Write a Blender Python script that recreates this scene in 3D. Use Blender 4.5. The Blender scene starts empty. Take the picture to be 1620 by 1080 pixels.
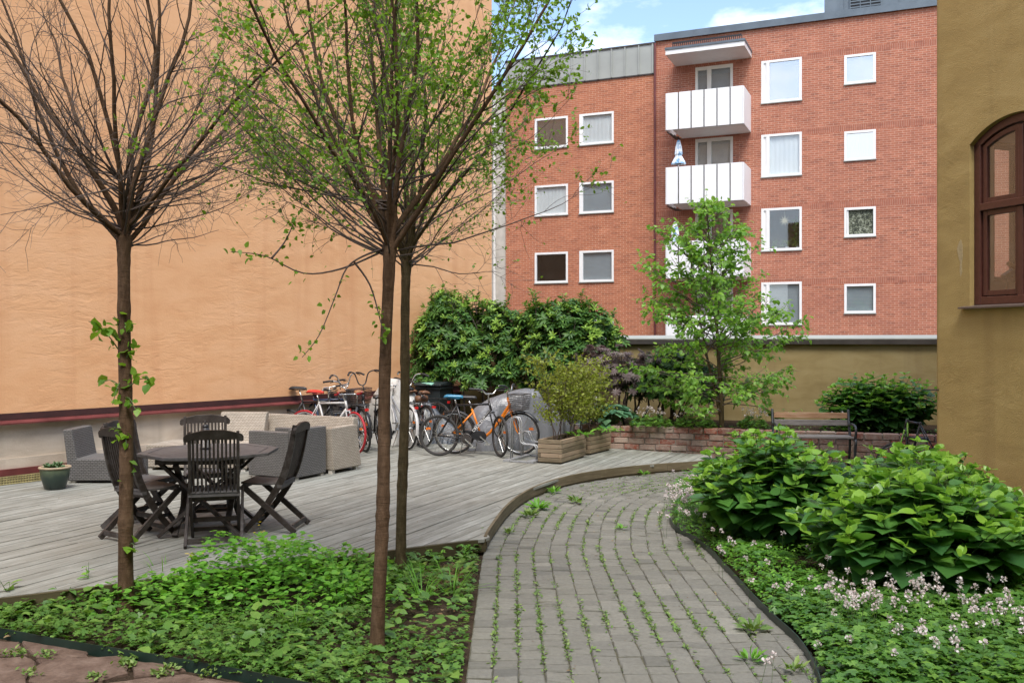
import bpy, math, random
import numpy as np
from mathutils import Vector, Matrix

random.seed(7)
R = np.random.default_rng(11)
SC = bpy.context.scene
COL = SC.collection
PI = math.pi

# ------------------------------------------------------------------ camera geometry
F, CX, CY, CZ = 1500.0, 810.0, 540.0, 1.88       # focal length in photo pixels, centre, eye height
DZ = 0.13                                        # top of the timber deck

def G(px, py, z=0.0):
    """ground point (x, y) at height z under a photo pixel"""
    d = (CZ - z) * F / (py - CY)
    return ((px - CX) * d / F, d)

def at(px, py, d):
    return Vector(((px - CX) * d / F, d, CZ - (py - CY) * d / F))

# ------------------------------------------------------------------ tagging
def tag(o, label=None, cat=None, group=None, kind=None):
    if label: o['label'] = label
    if cat: o['category'] = cat
    if group: o['group'] = group
    if kind: o['kind'] = kind
    return o

def thing(name, loc, rz=0.0, label=None, cat=None, group=None):
    o = bpy.data.objects.new(name, None)
    o.empty_display_size = 0.1
    COL.objects.link(o)
    o.location = loc
    o.rotation_euler = (0, 0, rz)
    return tag(o, label, cat, group)

def copy_tree(o, parent=None):
    c = o.copy()
    COL.objects.link(c)
    if parent is not None:
        c.parent = parent
    for ch in list(o.children):
        copy_tree(ch, c)
    return c

# ------------------------------------------------------------------ mesh builder
class MB:
    def __init__(self):
        self.v = []; self.f = []; self.mi = []; self.cur = 0
    def add(self, verts, faces):
        n = len(self.v)
        self.v.extend([tuple(p) for p in verts])
        for fc in faces:
            self.f.append(tuple(i + n for i in fc)); self.mi.append(self.cur)
        return self
    def quad(self, a, b, c, d):
        return self.add([a, b, c, d], [(0, 1, 2, 3)])
    def box(self, c, s, rz=0.0, M=None):
        x, y, z = s[0] / 2, s[1] / 2, s[2] / 2
        vs = [Vector((sx * x, sy * y, sz * z)) for sz in (-1, 1) for sy in (-1, 1) for sx in (-1, 1)]
        m = M if M is not None else Matrix.Rotation(rz, 3, 'Z')
        vs = [m @ p + Vector(c) for p in vs]
        return self.add(vs, [(0, 2, 3, 1), (4, 5, 7, 6), (0, 1, 5, 4), (2, 6, 7, 3), (0, 4, 6, 2), (1, 3, 7, 5)])
    def box2(self, a, b):
        return self.box([(a[i] + b[i]) / 2 for i in range(3)], [abs(b[i] - a[i]) for i in range(3)])
    def bar(self, p0, p1, w, h, up=(0, 0, 1)):
        """rectangular bar from p0 to p1; w across, h along 'up'"""
        p0, p1 = Vector(p0), Vector(p1)
        d = (p1 - p0); L = d.length; d.normalize()
        u = Vector(up); s = d.cross(u)
        if s.length < 1e-4: s = d.cross(Vector((1, 0, 0)))
        s.normalize(); u = s.cross(d)
        m = Matrix((s, d, u)).transposed()
        return self.box((p0 + p1) / 2, (w, L, h), M=m)
    def tube(self, pts, rad, n=8, caps=True, closed=False):
        pts = [Vector(p) for p in pts]
        k = len(pts)
        if not hasattr(rad, '__len__'): rad = [rad] * k
        t0 = (pts[1] - pts[0]).normalized()
        ref = Vector((0, 0, 1)) if abs(t0.z) < 0.9 else Vector((1, 0, 0))
        u = t0.cross(ref).normalized()
        vs = []
        for i in range(k):
            if closed: t = pts[(i + 1) % k] - pts[i - 1]
            else: t = pts[min(i + 1, k - 1)] - pts[max(i - 1, 0)]
            t.normalize()
            u = (u - t * u.dot(t))
            if u.length < 1e-6: u = t.orthogonal()
            u.normalize()
            w = t.cross(u)
            for j in range(n):
                a = 2 * PI * j / n
                vs.append(pts[i] + (u * math.cos(a) + w * math.sin(a)) * rad[i])
        fs = []
        for i in range(k if closed else k - 1):
            for j in range(n):
                a = i * n + j; b = i * n + (j + 1) % n
                c = ((i + 1) % k) * n + (j + 1) % n; d = ((i + 1) % k) * n + j
                fs.append((a, b, c, d))
        if caps and not closed:
            fs.append(tuple(range(n))[::-1]); fs.append(tuple((k - 1) * n + j for j in range(n)))
        return self.add(vs, fs)
    def lathe(self, prof, n=24, c=(0, 0, 0), M=None):
        """prof: (r, z) list, axis z"""
        vs = []
        for r, z in prof:
            for j in range(n):
                a = 2 * PI * j / n
                p = Vector((r * math.cos(a), r * math.sin(a), z))
                if M is not None: p = M @ p
                vs.append(p + Vector(c))
        fs = [(i * n + j, i * n + (j + 1) % n, (i + 1) * n + (j + 1) % n, (i + 1) * n + j)
              for i in range(len(prof) - 1) for j in range(n)]
        return self.add(vs, fs)
    def prism(self, poly, d, M=None):
        """extrude a polygon given as 3D points by the vector d"""
        d = Vector(d); n = len(poly)
        a = [Vector(p) for p in poly]; b = [p + d for p in a]
        fs = [tuple(range(n))[::-1], tuple(range(n, 2 * n))] + [(i, (i + 1) % n, n + (i + 1) % n, n + i) for i in range(n)]
        vs = a + b
        if M is not None: vs = [M @ p for p in vs]
        return self.add(vs, fs)
    def torus(self, c, ax, Rr, r, n=40, m=8):
        ax = Vector(ax).normalized(); u = ax.orthogonal().normalized(); w = ax.cross(u)
        pts = [Vector(c) + (u * math.cos(2 * PI * i / n) + w * math.sin(2 * PI * i / n)) * Rr for i in range(n)]
        return self.tube(pts, r, m, closed=True)
    def build(self, name, mat, parent=None, smooth=False, bevel=0.0, loc=None, rz=None, fixn=True):
        me = bpy.data.meshes.new(name)
        me.from_pydata(self.v, [], self.f)
        mats = mat if isinstance(mat, (list, tuple)) else [mat]
        for m in mats: me.materials.append(m)
        if len(mats) > 1: me.polygons.foreach_set('material_index', self.mi)
        if smooth: me.polygons.foreach_set('use_smooth', [True] * len(me.polygons))
        me.update()
        if fixn:
            import bmesh
            bm = bmesh.new(); bm.from_mesh(me)
            bmesh.ops.recalc_face_normals(bm, faces=bm.faces)
            bm.to_mesh(me); bm.free()
        o = bpy.data.objects.new(name, me)
        COL.objects.link(o)
        if parent is not None: o.parent = parent
        if loc is not None: o.location = loc
        if rz is not None: o.rotation_euler = (0, 0, rz)
        if bevel:
            b = o.modifiers.new('bevel', 'BEVEL'); b.width = bevel; b.segments = 2
            b.limit_method = 'ANGLE'; b.angle_limit = math.radians(40)
            if smooth is False:
                me.polygons.foreach_set('use_smooth', [False] * len(me.polygons))
        return o

def np_mesh(name, verts, faces_flat, loop_tot, mat, parent=None, attrs=None, smooth=False):
    """fast mesh from numpy arrays"""
    me = bpy.data.meshes.new(name)
    nv = len(verts); nl = len(faces_flat); nf = len(loop_tot)
    me.vertices.add(nv); me.loops.add(nl); me.polygons.add(nf)
    me.vertices.foreach_set('co', np.ascontiguousarray(verts, dtype=np.float32).ravel())
    me.loops.foreach_set('vertex_index', np.ascontiguousarray(faces_flat, dtype=np.int32))
    st = np.zeros(nf, dtype=np.int32); st[1:] = np.cumsum(loop_tot)[:-1]
    me.polygons.foreach_set('loop_start', st)
    me.polygons.foreach_set('loop_total', np.asarray(loop_tot, dtype=np.int32))
    if smooth: me.polygons.foreach_set('use_smooth', np.ones(nf, dtype=bool))
    me.update(calc_edges=True)
    for k, arr in (attrs or {}).items():
        a = me.attributes.new(k, 'FLOAT', 'POINT'); a.data.foreach_set('value', np.asarray(arr, dtype=np.float32))
    for m in (mat if isinstance(mat, (list, tuple)) else [mat]): me.materials.append(m)
    o = bpy.data.objects.new(name, me); COL.objects.link(o)
    if parent is not None: o.parent = parent
    return o

# ------------------------------------------------------------------ leaves
def leaf_template(kind):
    """vertices (along, across, up) and faces"""
    if kind == 'tiny':
        v = [(0, 0, 0), (.5, .32, .05), (1, 0, -.05), (.5, -.32, .05)]
        f = [(0, 1, 2, 3)]
    elif kind == 'ovate':
        v = [(0, 0, 0), (.3, .27, .05), (.3, 0, -.02), (.3, -.27, .05), (.68, .2, .02), (.68, 0, -.05), (.68, -.2, .02), (1, 0, -.14)]
        f = [(0, 2, 1), (0, 3, 2), (1, 2, 5, 4), (2, 3, 6, 5), (4, 5, 7), (5, 6, 7)]
    elif kind == 'long':
        v = [(0, 0, 0), (.35, .15, .03), (.35, 0, -.02), (.35, -.15, .03), (.7, .14, -.02), (.7, 0, -.07), (.7, -.14, -.02), (1, 0, -.18)]
        f = [(0, 2, 1), (0, 3, 2), (1, 2, 5, 4), (2, 3, 6, 5), (4, 5, 7), (5, 6, 7)]
    elif kind == 'heart':
        side = [(-.06, .17, .02), (.06, .36, .035), (.28, .46, .03), (.52, .39, .01), (.76, .22, -.03)]
        mid = [(0, 0, 0), (.06, 0, -.005), (.28, 0, -.02), (.52, 0, -.04), (.76, 0, -.07), (1.0, 0, -.14)]
        v = list(mid) + [(a, b, c) for a, b, c in side] + [(a, -b, c) for a, b, c in side]
        f = [(0, 1, 6)] + [(0, 11, 1)]
        for i in range(4):
            f.append((i + 1, i + 2, 7 + i, 6 + i) if i else (1, 2, 8, 7))
        f = [(0, 7, 6), (0, 1, 7), (1, 2, 8, 7), (2, 3, 9, 8), (3, 4, 10, 9), (4, 5, 10),
             (0, 11, 12), (0, 12, 1), (1, 12, 13, 2), (2, 13, 14, 3), (3, 14, 15, 4), (4, 15, 5)]
    elif kind == 'round':
        v = [(0, 0, 0)] + [(.5 - .5 * math.cos(a) + (.04 if i % 2 else 0), .48 * math.sin(a), .05 * math.cos(2 * a)) for i, a in enumerate([PI * .2, PI * .5, PI * .8, PI * 1.0, PI * 1.2, PI * 1.5, PI * 1.8])]
        f = [(0, 1, 2, 3, 4), (0, 4, 5, 6, 7)]
        v = [(0, 0, 0)] + [(a, b, c) for a, b, c in [(.12, .3, .04), (.5, .46, .07), (.86, .3, .02), (1, 0, -.04), (.86, -.3, .02), (.5, -.46, .07), (.12, -.3, .04)]]
    elif kind == 'lobed':
        v = [(0, 0, 0)]
        for i in range(11):
            a = math.radians(-150 + 30 * i)
            r = 0.52 if i % 2 else 0.34
            if i in (0, 10): r = .4
            v.append((.05 + r * math.cos(a) * 1.0 + .0, r * math.sin(a), .05 if i % 2 == 0 else -.04))
        f = [(0, i, i + 1) for i in range(1, 11)]
    elif kind == 'palm':      # finely cut maple leaf
        v = [(0, 0, 0)]; f = []
        for k, (a, r) in enumerate([(-80, .6), (-42, .85), (0, 1.0), (42, .85), (80, .6)]):
            a = math.radians(a); c, s = math.cos(a), math.sin(a); n = len(v)
            v += [(.45 * r * c - .09 * s, .45 * r * s + .09 * c, 0), (r * c, r * s, -.18 * r), (.45 * r * c + .09 * s, .45 * r * s - .09 * c, 0)]
            f.append((0, n + 2, n + 1, n))
    elif kind == 'blade':
        v = [(0, .02, 0), (0, -.02, 0), (.35, .022, .0), (.35, -.022, .0), (.7, .016, -.08), (.7, -.016, -.08), (1, 0, -.28)]
        f = [(0, 1, 3, 2), (2, 3, 5, 4), (4, 5, 6)]
    elif kind == 'petal':
        v = [(0, 0, 0), (.6, .4, .12), (1, .25, .05), (1, -.25, .05), (.6, -.4, .12)]
        f = [(0, 4, 3, 2, 1)]
    return np.array(v, dtype=np.float64), f

def norm(a):
    return a / np.maximum(np.linalg.norm(a, axis=1, keepdims=True), 1e-9)

def leaves(name, pos, axis, up, size, kind, mat, parent=None, tone=None, width=1.0, smooth=True):
    pos = np.asarray(pos, float); N = len(pos)
    axis = norm(np.asarray(axis, float)); up = np.asarray(up, float)
    side = norm(np.cross(up, axis)); up2 = np.cross(axis, side)
    tv, tf = leaf_template(kind); m = len(tv)
    size = np.broadcast_to(np.asarray(size, float), (N,))
    wv = np.broadcast_to(np.asarray(width, float), (N,))
    P = (pos[:, None, :] + size[:, None, None] * (tv[None, :, 0:1] * axis[:, None, :] + (wv[:, None] * tv[None, :, 1])[:, :, None] * side[:, None, :] + tv[None, :, 2:3] * up2[:, None, :]))
    flat = np.concatenate([np.array(x) for x in tf]); tot = np.array([len(x) for x in tf])
    FF = (flat[None, :] + (np.arange(N) * m)[:, None]).ravel(); TT = np.tile(tot, N)
    if tone is None: tone = R.random(N)
    return np_mesh(name, P.reshape(-1, 3), FF, TT, mat, parent, {'tone': np.repeat(tone, m)}, smooth=smooth)

def join_np(name, objs, mat=None):
    pass

def rand_dirs(n, up=0.0):
    d = norm(R.normal(size=(n, 3))); d[:, 2] += up
    return norm(d)

# ------------------------------------------------------------------ many thin tubes at once
def tubes(name, lines, mat, parent=None, n=4, smooth=True):
    """lines: list of (Kx3 array, K radii)"""
    V = []; Fc = []; base = 0
    ang = np.arange(n) * 2 * PI / n; ca, sa = np.cos(ang), np.sin(ang)
    for P, rr in lines:
        P = np.asarray(P, float); k = len(P); rr = np.asarray(rr, float)
        T = np.gradient(P, axis=0); T /= np.maximum(np.linalg.norm(T, axis=1, keepdims=True), 1e-9)
        ref = np.array([0.31, 0.95, 0.05]) if abs(T[0, 1]) < .8 else np.array([1., 0.1, 0.])
        U = np.cross(T, ref); U /= np.maximum(np.linalg.norm(U, axis=1, keepdims=True), 1e-9)
        W = np.cross(T, U)
        V.append((P[:, None, :] + rr[:, None, None] * (U[:, None, :] * ca[None, :, None] + W[:, None, :] * sa[None, :, None])).reshape(-1, 3))
        i = np.arange(k - 1)[:, None] * n; j = np.arange(n)[None, :]; j2 = (j + 1) % n
        Fc.append((np.stack([i + j, i + j2, i + n + j2, i + n + j], axis=-1) + base).reshape(-1))
        base += k * n
    V = np.concatenate(V); Fc = np.concatenate(Fc)
    return np_mesh(name, V, Fc, np.full(len(Fc) // 4, 4), mat, parent, smooth=smooth)
EXPO, SKY_STRENGTH, SUN_STRENGTH, SUN_ANGLE = 1.38, 0.125, 1.5, 24
CLOUD_LOC = (1.3, 0.2, 0.35)
# ------------------------------------------------------------------ materials
class NT:
    def __init__(self, name):
        self.m = bpy.data.materials.new(name); self.m.use_nodes = True
        self.t = self.m.node_tree; self.n = self.t.nodes; self.n.clear()
        self.out = self.n.new('ShaderNodeOutputMaterial')
        self.p = self.n.new('ShaderNodeBsdfPrincipled')
        self.link(self.p.outputs[0], self.out.inputs[0])
    def link(self, a, b): self.t.links.new(a, b); return b
    def node(self, ty, **kw):
        x = self.n.new('ShaderNode' + ty)
        for k, v in kw.items():
            if k == 'ins':
                for kk, vv in v.items():
                    if hasattr(vv, 'is_linked') or isinstance(vv, bpy.types.NodeSocket): self.link(vv, x.inputs[kk])
                    else: x.inputs[kk].default_value = vv
            else: setattr(x, k, v)
        return x
    def coord(self, sc=(1, 1, 1), rot=(0, 0, 0), loc=(0, 0, 0), kind='Object'):
        tc = self.node('TexCoord'); mp = self.node('Mapping')
        mp.inputs['Scale'].default_value = sc; mp.inputs['Rotation'].default_value = rot; mp.inputs['Location'].default_value = loc
        self.link(tc.outputs[kind], mp.inputs[0]); return mp.outputs[0]
    def noise(self, vec, scale, detail=4, rough=.55, dist=0.0):
        x = self.node('TexNoise'); x.inputs['Scale'].default_value = scale; x.inputs['Detail'].default_value = detail
        x.inputs['Roughness'].default_value = rough; x.inputs['Distortion'].default_value = dist
        self.link(vec, x.inputs['Vector']); return x.outputs['Fac']
    def ramp(self, fac, stops):
        x = self.node('ValToRGB'); e = x.color_ramp.elements
        while len(e) > 1: e.remove(e[-1])
        e[0].position = stops[0][0]; e[0].color = tuple(stops[0][1]) + (1,) if len(stops[0][1]) == 3 else stops[0][1]
        for p, c in stops[1:]:
            q = e.new(p); q.color = tuple(c) + (1,)
        self.link(fac, x.inputs[0]); return x.outputs[0]
    def mix(self, fac, a, b, mode='MIX'):
        x = self.node('Mix', data_type='RGBA', blend_type=mode)
        for s, v in ((0, fac), (6, a), (7, b)):
            if isinstance(v, bpy.types.NodeSocket): self.link(v, x.inputs[s])
            elif s == 0: x.inputs[0].default_value = v
            else: x.inputs[s].default_value = tuple(v) + (1,)
        return x.outputs[2]
    def math(self, op, a, b=0.0, c=0.0, clamp=False):
        x = self.node('Math', operation=op); x.use_clamp = clamp
        for i, v in enumerate((a, b, c)):
            if isinstance(v, bpy.types.NodeSocket): self.link(v, x.inputs[i])
            else: x.inputs[i].default_value = v
        return x.outputs[0]
    def attr(self, name):
        x = self.node('Attribute'); x.attribute_name = name; return x.outputs['Fac']
    def bump(self, h, strength=.3, dist=.01, nrm=None):
        x = self.node('Bump'); x.inputs['Strength'].default_value = strength; x.inputs['Distance'].default_value = dist
        self.link(h, x.inputs['Height'])
        if nrm is not None: self.link(nrm, x.inputs['Normal'])
        self.link(x.outputs[0], self.p.inputs['Normal']); return x.outputs[0]
    def set(self, color=None, rough=.6, metal=0.0, spec=.5):
        if color is not None:
            if isinstance(color, bpy.types.NodeSocket): self.link(color, self.p.inputs['Base Color'])
            else: self.p.inputs['Base Color'].default_value = tuple(color) + (1,)
        if isinstance(rough, bpy.types.NodeSocket): self.link(rough, self.p.inputs['Roughness'])
        else: self.p.inputs['Roughness'].default_value = rough
        self.p.inputs['Metallic'].default_value = metal
        self.p.inputs['Specular IOR Level'].default_value = spec
        return self.m

def mat_plain(name, c, rough=.5, metal=0.0, var=.25, scale=14.0, bump=0.0, spec=.5):
    t = NT(name); co = t.coord()
    n = t.noise(co, scale, 4)
    dark = [x * (1 - var) for x in c]; light = [min(1, x * (1 + var * .6)) for x in c]
    col = t.ramp(n, [(.3, dark), (.7, light)])
    rr = t.math('MULTIPLY_ADD', n, .2, rough - .1, clamp=True)
    if bump: t.bump(n, bump, .004)
    return t.set(col, rr, metal, spec)

def mat_leaf(name, a, b, rough=.42, trans=.35, c=None, spec=.4, tcol=None, third=None):
    """leaf colour differs from leaf to leaf by its own 'tone'"""
    t = NT(name); tone = t.attr('tone')
    stops = [(0.0, a), (1.0, b)] if c is None else [(0.0, a), (.6, b), (1.0, c)]
    col = t.ramp(tone, stops)
    n = t.noise(t.coord(), 60.0, 2)
    col = t.mix(t.math('MULTIPLY', n, .35), col, [x * .55 for x in a])
    t.set(col, rough, 0, spec)
    tr = t.node('BsdfTranslucent')
    tc = t.mix(.55, col, tcol or [min(1, x) for x in (b[0] * 1.6 + .04, b[1] * 1.5 + .05, b[2] * .7)])
    t.link(tc, tr.inputs[0])
    ms = t.node('MixShader'); ms.inputs[0].default_value = trans
    t.link(t.p.outputs[0], ms.inputs[1]); t.link(tr.outputs[0], ms.inputs[2]); t.link(ms.outputs[0], t.out.inputs[0])
    return t.m

M = {}
def stucco(name, cols, scale, bumps, streak=None):
    t = NT(name); co = t.coord()
    big = t.noise(co, .55, 3)
    mid = t.noise(t.coord(sc=(1, 1, 2.6)), 1.6, 5, .6, .6)
    col = t.ramp(t.math('MULTIPLY_ADD', mid, .6, t.math('MULTIPLY', big, .4)), [(.32, cols[0]), (.5, cols[1]), (.68, cols[2])])
    if streak:
        s = t.noise(t.coord(sc=(2.2, 1, .16)), 1.0, 4, .6, .3)
        col = t.mix(t.math('MULTIPLY', t.ramp(s, [(.52, (0, 0, 0)), (.74, (1, 1, 1))]), .5), col, streak)
    fine = t.noise(co, scale, 5, .65)
    trowel = t.noise(t.coord(sc=(1, 1, bumps[2])), bumps[1], 6, .62, .5)
    rid = t.math('SUBTRACT', 1.0, t.math('MULTIPLY', t.math('ABSOLUTE', t.math('SUBTRACT', trowel, .5)), 6.0), clamp=True)
    patch = t.ramp(t.noise(t.coord(loc=(3, 1, 7)), .8, 3), [(.42, (.1, .1, .1)), (.66, (1, 1, 1))])
    h = t.math('ADD', t.math('MULTIPLY', t.math('MULTIPLY', rid, patch), .5), t.math('MULTIPLY', fine, bumps[3]))
    h = t.math('ADD', h, t.math('MULTIPLY', trowel, .5))
    t.bump(h, bumps[0], bumps[4])
    return t.set(col, .9, 0, .2)

M['orange'] = stucco('orange_render', [(.64, .335, .165), (.705, .395, .207), (.75, .44, .247)], 34, (.32, 2.4, 3.0, .45, .022), (.57, .275, .135))
M['olive'] = stucco('ochre_render', [(.31, .225, .09), (.395, .292, .118), (.455, .345, .15)], 75, (.6, 3.0, 1.2, .9, .012), (.29, .205, .085))
M['olive_wall'] = stucco('garden_wall_render', [(.225, .17, .075), (.295, .23, .11), (.35, .285, .15)], 60, (.35, 2.0, 2.0, .5, .01), (.20, .145, .075))
M['plinth'] = stucco('plinth_render', [(.40, .33, .26), (.54, .46, .37), (.62, .55, .46)], 50, (.4, 3.0, 1.5, .4, .01), (.24, .20, .16))
M['oxide'] = mat_plain('oxide_red_metal', (.145, .035, .032), .45, 0, .3, 5)
M['oxide_dark'] = mat_plain('dark_red_painted_shadow', (.05, .014, .013), .7, 0, .3, 5)
M['white'] = mat_plain('white_paint', (.80, .80, .79), .4, 0, .05, 4)
M['white_metal'] = mat_plain('white_enamel_sheet', (.82, .83, .84), .35, 0, .03, 1.5)
M['cream'] = mat_plain('offwhite_paint', (.72, .70, .65), .45, 0, .06, 4)
M['zinc'] = mat_plain('grey_zinc', (.36, .375, .345), .5, .2, .09, 1.5)
M['slate_metal'] = mat_plain('blue_grey_sheet_metal', (.13, .16, .185), .45, .3, .2, 2.0)
M['concrete'] = mat_plain('pale_concrete', (.50, .47, .42), .85, 0, .15, 3, .1)
M['darkmetal'] = mat_plain('dark_gutter_metal', (.06, .052, .048), .45, .2, .3, 6)
M['black'] = mat_plain('matt_black_plastic', (.022, .022, .024), .45, 0, .3, 20)
M['rubber'] = mat_plain('black_tyre_rubber', (.03, .029, .028), .75, 0, .3, 30)
M['steel'] = mat_plain('galvanised_steel', (.36, .37, .38), .5, .45, .2, 30)
M['chrome'] = mat_plain('bright_metal', (.62, .62, .60), .25, .95, .1, 30)
M['winbrown'] = mat_plain('red_brown_window_paint', (.085, .030, .022), .38, 0, .2, 20, .05)
M['greenedge'] = mat_plain('green_plastic_edging', (.012, .028, .020), .4, 0, .3, 6)
M['lattice'] = mat_plain('yellowish_lattice_wood', (.42, .36, .17), .7, 0, .3, 20)

def brick_mat(name, c1, c2, c3, mort, bw=.26, bh=.078, band=None, squash=1.0, mort_w=.011, bumpd=.008, big=.8, sootz=None):
    t = NT(name); tc = t.node('TexCoord')
    sep = t.node('SeparateXYZ'); t.link(tc.outputs['Object'], sep.inputs[0])
    cmb = t.node('CombineXYZ'); t.link(sep.outputs[0], cmb.inputs[0]); t.link(sep.outputs[2], cmb.inputs[1])
    def bt(vec, w, h):
        b = t.node('TexBrick'); b.offset = .5
        b.inputs['Scale'].default_value = 1.0; b.inputs['Brick Width'].default_value = w; b.inputs['Row Height'].default_value = h
        b.inputs['Mortar Size'].default_value = mort_w / 2; b.inputs['Mortar Smooth'].default_value = .3; b.inputs['Bias'].default_value = 0
        b.inputs['Color1'].default_value = tuple(c1) + (1,); b.inputs['Color2'].default_value = tuple(c2) + (1,)
        b.inputs['Mortar'].default_value = tuple(mort) + (1,)
        t.link(vec, b.inputs['Vector']); return b
    b = bt(cmb.outputs[0], bw, bh)
    col, fac = b.outputs['Color'], b.outputs['Fac']
    if band is not None:
        z0, per, hh = band
        sold = bt(cmb.outputs[0], .075, 100.0)
        sold.offset = 0
        fr = t.math('FRACT', t.math('DIVIDE', t.math('SUBTRACT', sep.outputs[2], z0 - 100 * per), per))
        mk = t.math('LESS_THAN', fr, hh / per)
        sc = t.mix(.35, sold.outputs['Color'], c3, 'MIX')
        col = t.mix(mk, col, sc)
    n = t.noise(tc.outputs['Object'], big, 5, .6, .4)
    cell = t.node('TexWhiteNoise', noise_dimensions='2D')
    rowi = t.math('FLOOR', t.math('DIVIDE', sep.outputs[2], bh)); xo = t.math('MULTIPLY', t.math('FLOORED_MODULO', rowi, 2.0), .5)
    cv_ = t.node('CombineXYZ'); t.link(t.math('FLOOR', t.math('ADD', t.math('DIVIDE', sep.outputs[0], bw), xo)), cv_.inputs[0]); t.link(rowi, cv_.inputs[1]); t.link(cv_.outputs[0], cell.inputs['Vector'])
    dk = t.math('MULTIPLY', t.ramp(cell.outputs['Value'], [(.80, (0, 0, 0)), (.95, (1, 1, 1))]), .5)
    lt = t.math('MULTIPLY', t.ramp(cell.outputs['Value'], [(.06, (1, 1, 1)), (.22, (0, 0, 0))]), .25)
    nm = t.math('SUBTRACT', 1.0, fac, clamp=True)
    col = t.mix(t.math('MULTIPLY', dk, nm), col, [x * .72 for x in c3]); col = t.mix(t.math('MULTIPLY', lt, nm), col, [min(1, x * 1.35 + .03) for x in c1])
    col = t.mix(t.math('MULTIPLY', t.ramp(n, [(.42, (0, 0, 0)), (.72, (1, 1, 1))]), .38), col, c3)
    n2 = t.noise(tc.outputs['Object'], 9.0, 4, .7)
    col = t.mix(.35, col, t.ramp(n2, [(.3, (.55, .55, .55)), (.7, (1.15, 1.15, 1.15))]), 'MULTIPLY')
    h = t.math('ADD', t.math('MULTIPLY', fac, -1.0), t.math('MULTIPLY', n2, .4))
    t.bump(h, .7, bumpd)
    return t.set(col, .85, 0, .25)

def wood(name, cols, axis_scale, along=(1, 1, 1), rough=.7, rnd=.22, bump=.25, spec=.3):
    """timber: grain stretched along local x of 'along' scale; board tone from the 'tone' attribute when present"""
    t = NT(name); co = t.coord(sc=axis_scale)
    g = t.noise(co, 1.0, 6, .65, .5)
    big = t.noise(t.coord(), 1.3, 4, .6)
    f = t.math('MULTIPLY_ADD', g, .6, t.math('MULTIPLY', big, .4))
    if rnd: f = t.math('ADD', f, t.math('MULTIPLY_ADD', t.attr('tone'), rnd, -rnd / 2))
    col = t.ramp(f, [(.33, cols[0]), (.5, cols[1]), (.66, cols[2])])
    t.bump(g, bump, .004)
    return t.set(col, rough, 0, spec)

def glass(name, tint=(.93, .95, .96), refl=.015, rough=.02, dark=None):
    t = NT(name); t.n.remove(t.p)
    gl = t.node('BsdfGlossy'); gl.inputs['Roughness'].default_value = rough; gl.inputs['Color'].default_value = (.95, .97, 1, 1)
    tr = t.node('BsdfTransparent'); tr.inputs[0].default_value = tuple(tint) + (1,)
    lw_ = t.node('LayerWeight')
    k = t.math('ADD', t.math('MULTIPLY_ADD', t.math('POWER', lw_.outputs['Facing'], 5.0), .9, .055), refl, clamp=True)
    ms = t.node('MixShader'); t.link(k, ms.inputs[0]); t.link(tr.outputs[0], ms.inputs[1]); t.link(gl.outputs[0], ms.inputs[2])
    t.link(ms.outputs[0], t.out.inputs[0])
    return t.m
M['glass'] = glass('window_glass')
M['glass_sky'] = glass('reflective_window_glass', (.7, .75, .8), .34)
M['glass_near'] = glass('near_window_glass', (.92, .94, .94), .06)
# ------------------------------------------------------------------ camera, world, sun
cam = bpy.data.objects.new('camera', bpy.data.cameras.new('camera')); COL.objects.link(cam)
cam.location = (0, 0, CZ); cam.rotation_euler = (PI / 2, 0, 0)
cam.data.sensor_width = 36; cam.data.lens = F / 1620 * 36
cam.data.clip_start = .05; cam.data.clip_end = 2000
SC.camera = cam
SC.view_settings.view_transform = 'Standard'; SC.view_settings.look = 'None'
SC.view_settings.exposure = EXPO; SC.view_settings.gamma = 1.0
SC.cycles.use_denoising = True
SC.cycles.max_bounces = 8; SC.cycles.transparent_max_bounces = 24; SC.cycles.diffuse_bounces = 4
SC.cycles.caustics_reflective = False; SC.cycles.caustics_refractive = False
SC.cycles.sample_clamp_indirect = 6

SUN_EL, SUN_AZ = math.radians(58), math.radians(174)      # azimuth measured from +Y (view direction) clockwise
wd = bpy.data.worlds.new('World'); SC.world = wd; wd.use_nodes = True
wn, wl = wd.node_tree.nodes, wd.node_tree.links
wn.clear()
wo = wn.new('ShaderNodeOutputWorld'); bg = wn.new('ShaderNodeBackground'); sky = wn.new('ShaderNodeTexSky')
sky.sky_type = 'NISHITA'; sky.sun_disc = False; sky.sun_elevation = SUN_EL; sky.sun_rotation = SUN_AZ
sky.air_density = 1.0; sky.dust_density = 1.6; sky.ozone_density = 1.5
tc = wn.new('ShaderNodeTexCoord'); mp = wn.new('ShaderNodeMapping'); mp.inputs['Scale'].default_value = (1, 1, 2.2)
mp.inputs['Location'].default_value = CLOUD_LOC
nz = wn.new('ShaderNodeTexNoise'); nz.inputs['Scale'].default_value = 3.4; nz.inputs['Detail'].default_value = 9; nz.inputs['Roughness'].default_value = .58
rp = wn.new('ShaderNodeValToRGB'); rp.color_ramp.elements[0].position = .47; rp.color_ramp.elements[1].position = .64
cm = wn.new('ShaderNodeMix'); cm.data_type = 'RGBA'
cm.inputs[7].default_value = (6.2, 6.4, 6.7, 1)
hz = wn.new('ShaderNodeMix'); hz.data_type = 'RGBA'; hz.inputs[0].default_value = .0; hz.inputs[7].default_value = (7.0, 7.8, 8.8, 1)
wl.new(tc.outputs['Generated'], mp.inputs[0]); wl.new(mp.outputs[0], nz.inputs['Vector']); wl.new(nz.outputs['Fac'], rp.inputs[0])
wl.new(sky.outputs[0], hz.inputs[6]); wl.new(hz.outputs[2], cm.inputs[6])
wl.new(rp.outputs[0], cm.inputs[0]); wl.new(cm.outputs[2], bg.inputs[0])
bg.inputs[1].default_value = SKY_STRENGTH
wl.new(bg.outputs[0], wo.inputs[0])

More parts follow.
